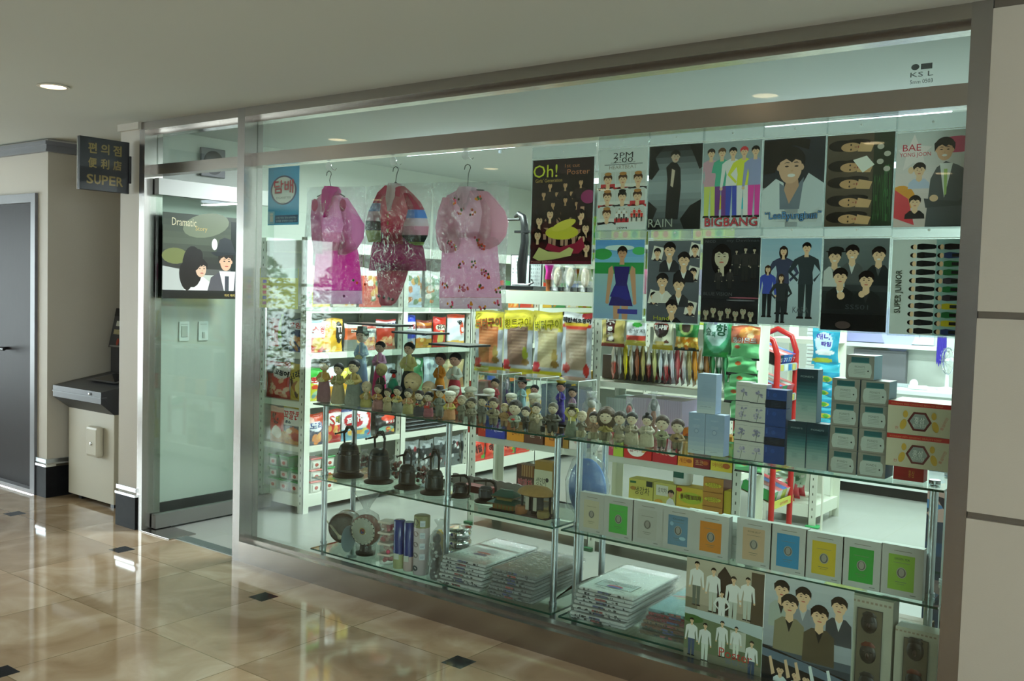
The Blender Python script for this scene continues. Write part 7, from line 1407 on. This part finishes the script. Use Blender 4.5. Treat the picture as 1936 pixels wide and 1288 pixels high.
# counter with white top, wall picture, tie, fan
t = empty('sales_counter', (-1.65, 4.35, 0), 0, 'long white sales counter against the back wall', 'counter')
WHT = mat('white_laminate', 'dfe6e4', rough=.3)
f = MB(WHT); f.box(-.95, .98, 0, .45, .08, .80); f.build('body', None, t); f = MB(WHT); f.box(-.97, 1.0, -.03, .47, .80, .835, bv=.004); f.build('worktop', None, t); f = MB(BLACK); f.box(-.93, .96, .05, .42, 0, .08); f.build('plinth', None, t)
f = MB(WHT); f.box(-2.70, -1.93, 4.86, 5.0, 1.115, 1.145); tag(f.build('wall_ledge'), 'narrow white ledge on the back wall below the violet picture', 'ledge')
def orchid(a): a.rect(0, 0, 1, 1, 'd0dcec'); a.poly([(0, 0), (0, 1), (.3, .8), (.45, .4), (.5, 0)], 'a8a8dc'); a.poly([(.28, .9), (.34, .9), (.5, .0), (.44, .0)], '6a60b0'); a.ell(.6, .3, .2, .3, 'b8bce8'); a.poly([(.82, .5), (.86, .5), (.84, .1)], '484878')
place_box('wall_picture', 'white and violet petal picture on the back wall above the ledge', 'picture', (1605, 1770, 560), 4.97, 1.15, .02, 'd0dcec', orchid, h=.42)
f = MB(GREYP); f.box(-2.66, -2.24, 4.93, 4.99, .82, 1.09, 'ffffff'); o = f.build('wall_panel'); tag(o, 'grey metal panel on the back wall under the ledge', 'wall panel')
f = MB(CLOTH); 
for k in range(6): f.tube([(-.028+.011*k, 0, .19), (-.030+.012*k, .002*k, 0), (-.029+.012*k, 0, -.03-.008*((k*5) % 3))], [.007, .008, .002], '3a2c9c')
tag(f.build('violet_tassel', None, None, (-1.955, 4.851, 1.04)), 'deep violet ribbon tassel hanging by the right end of the ledge', 'tassel')
f = MB(CLOTH); f.box(-.03, .03, -.02, .02, -.062, .45, '3a1c34', bv=.006); tag(f.build('dark_coat', None, None, (-1.74, 4.70, .90)), 'narrow dark maroon cloth hanging at the right above the counter', 'cloth')
t = empty('desk_fan', (-1.84, 4.58, .8365), -.9, 'small white desk fan seen nearly edge on', 'fan')
f = MB(WHT); f.lathe([(.07, 0), (.07, .015), (.015, .025), (.012, .12)], n=20); f.build('stand', None, t)
f = MB(ALU); rq = Matrix.Rotation(PI/2, 3, 'X')
for k in range(16): an = 2*PI*k/16; f.tube([(0, -.03, .22), (.1*math.cos(an), -.02, .22+.1*math.sin(an)), (.1*math.cos(an), .02, .22+.1*math.sin(an))], .0012, n=5)
f.tube([(.1*math.cos(2*PI*k/24), 0, .22+.1*math.sin(2*PI*k/24)) for k in range(25)], .004); f.build('guard', None, t)
f = MB(WHT); [f.ell((.045*math.cos(2*PI*k/3), 0, .22+.045*math.sin(2*PI*k/3)), (.035, .004, .03), n=10) for k in range(3)]; f.ell((0, .02, .22), (.025, .05, .025)); f.build('blade', None, t)
t = empty('tape_dispenser', (-2.02, 4.44, .8365), .3, 'white tape dispenser on the counter near the right end', 'tape dispenser'); f = MB(WHT); f.box(-.06, .08, -.02, .02, 0, .03, bv=.008); f.build('base', None, t); f = MB(WHT); f.lathe([(.03, -.012), (.03, .012)], (-.02, 0, .045), 18, rot=rq); f.build('roll', None, t)
for j in range(2): f = MB(PRINT); f.box(-.06, .06, -.05, .05, 0, .02, ['c8ccc8', 'a8b0b4', 'd8dcd8'][j], bv=.002); tag(f.build('notepad', None, None, (-2.35+j*.17, 4.6, .8365)), '%s pad lying on the counter' % ['ivory', 'blue grey', 'white'][j], 'pad', 'pads on the counter')
# standing advert board near the right wall
def hand(a): a.rect(0, 0, 1, 1, '6a9ee0'); a.poly([(0, .0), (0, .42), (.45, .3), (1, .5), (1, 0)], '46506a'); a.poly([(0, .62), (.3, .68), (1, .95), (1, .5), (.5, .42), (.35, .32), (.05, .30), (0, .38), (.2, .44), (.0, .5)], 'f0c4c0'); a.poly([(.08, .54), (.3, .5), (.35, .44), (.2, .4)], '3a2c3a'); a.rect(0, 0, 1, .12, '3c5c8a')
f = MB(PRINT); f.box(0, .36, 0, .02, 0, .95, '3c4c68'); hand(Art(f, plane_S((0, -.0005, .47), (.36, 0, 0), (0, 0, .46), (0, -1, 0)), None, 1.28, .0003)); tag(f.build('advert_board', None, None, (-1.03, .92, .0)), 'blue advert board with a picture of joined hands, behind the right pole', 'advert board')
# ================================================================= HALL OBJECTS
ATMG = mat('atm_dark_grey', '3c3e42', rough=.4); ATML = mat('atm_beige', 'b9b4a2', rough=.45)
t = empty('cash_machine', (-6.09, .17, 0), 0, 'beige and dark grey cash machine standing in the niche beside the shop', 'cash machine')
f = MB(ATML); f.box(-.28, .285, 0, .62, .035, .645, bv=.004); f.build('cabinet', None, t)
f = MB(BLACK); [f.box(x-.02, x+.02, .04, .08, 0, .04) for x in (-.2, .2)]; f.box(-.27, .27, .06, .56, .012, .04); f.build('foot', None, t)
f = MB(ATMG); V = [(-.30, -.10, .70), (.30, -.10, .70), (.30, -.10, .775), (-.30, -.10, .775), (-.28, .0, .62), (.285, .0, .62), (.30, .42, .865), (-.30, .42, .865), (.285, .42, .62), (-.28, .42, .62)]
f.add(V, [(0, 1, 2, 3), (4, 5, 1, 0), (3, 2, 6, 7), (1, 5, 8, 6, 2), (4, 0, 3, 7, 9), (7, 6, 8, 9), (4, 9, 8, 5)]); f.build('console', None, t)
f = MB(mat('atm_grey', '54575c', rough=.35)); f.box(-.302, .302, -.104, -.06, .735, .742); f.add([(-.16, .05, .8145), (.20, .05, .8145), (.20, .27, .848), (-.16, .27, .848)], [(0, 1, 2, 3)]); f.build('screen_bezel', None, t)
f = MB(mat('dark_screen', '101216', rough=.08)); f.add([(-.12, .08, .8205), (.16, .08, .8205), (.16, .25, .8485), (-.12, .25, .8485)], [(0, 1, 2, 3)]); f.build('screen', None, t)
f = MB(ATMG); f.box(-.275, .275, .30, .62, .84, 1.02); f.add([(-.275, .28, 1.02), (.275, .28, 1.02), (.275, .34, 1.29), (-.275, .34, 1.29), (-.275, .62, 1.29), (.275, .62, 1.29), (.275, .62, 1.02), (-.275, .62, 1.02)], [(0, 1, 2, 3), (3, 2, 5, 4), (0, 3, 4, 7), (1, 6, 5, 2), (4, 5, 6, 7)]); f.build('head_unit', None, t)
f = MB(PRINT); a = Art(f, plane_S((-.275, .2785, 1.02), (.55, 0, 0), (0, .06, .27), (0, -1, .22)), None, .55, .0005); a.rect(0, .8, 1, 1, '1a1a1c'); a.rect(.08, .55, .5, .68, 'd0d4cc'); a.rect(.06, .34, .6, .46, 'b8b088'); [a.rect(.06, .36+.03*k, .6, .365+.03*k, '6a6450') for k in range(3)]; a.ell(.2, .15, .03, .05, 'a03a2a'); a.rect(.04, .02, .9, .06, '8a8c8c'); f.build('card_slots', None, t)
f = MB(ATML); f.box(.02, .17, -.05, 0, .33, .53, bv=.018); f.build('lock_cover', None, t); f = MB(CHROME); f.ell((.095, -.052, .42), (.012, .006, .012)); f.ell((.17, -.107, .755), (.009, .005, .009)); f.build('lock', None, t)
for i, (y, nm) in enumerate(((.365, 'with a square rocker, left of the pair'), (.505, 'with a narrow slider, right of the pair'))):
    t = empty('wall_switch', (-5.35, y, 1.18), PI/2, 'white wall switch plate ' + nm, 'wall switch', 'switches on the shop wall'); f = MB(WHT); f.box(-.036, .036, -.010, 0, -.062, .062, bv=.004); f.build('plate', None, t)
    f = MB(mat('switch_grey', 'b8beb8', rough=.4)); f.box(-.022 if i == 0 else -.008, .022 if i == 0 else .008, -.015, -.010, -.035 if i == 0 else -.045, .035 if i == 0 else -.005, bv=.002); f.box(-.024, .024, -.0108, -.010, .042, .046); f.build('rocker', None, t)
# ceiling vent inside the shop, seen through the pane above the door
t = empty('ceiling_speaker', (-5.34, .55, 2.25), PI/2, 'square grey speaker panel high on the left shop wall above the door', 'speaker')
f = MB(GREYP); f.box(-.09, .09, -.02, 0, -.09, .09, bv=.004); f.build('panel', None, t); f = MB(BLACK); f.ell((0, -.021, .0), (.018, .004, .026), n=14); f.lathe([(.075, .0205), (.068, .0215)], (0, 0, 0), 26, rot=rq); f.build('grille', None, t)
for i, (u, v) in enumerate(((945, 284),)):
    p = at(u, v, 2, 2.40); t = empty('smoke_detector', (p.x, p.y, 2.41), 0, 'small round sprinkler head on the shop ceiling', 'sprinkler'); f = MB(ALU); f.lathe([(.035, 0), (.035, -.008), (.012, -.012), (.01, -.03), (.02, -.032)], n=18); f.build('head', None, t)
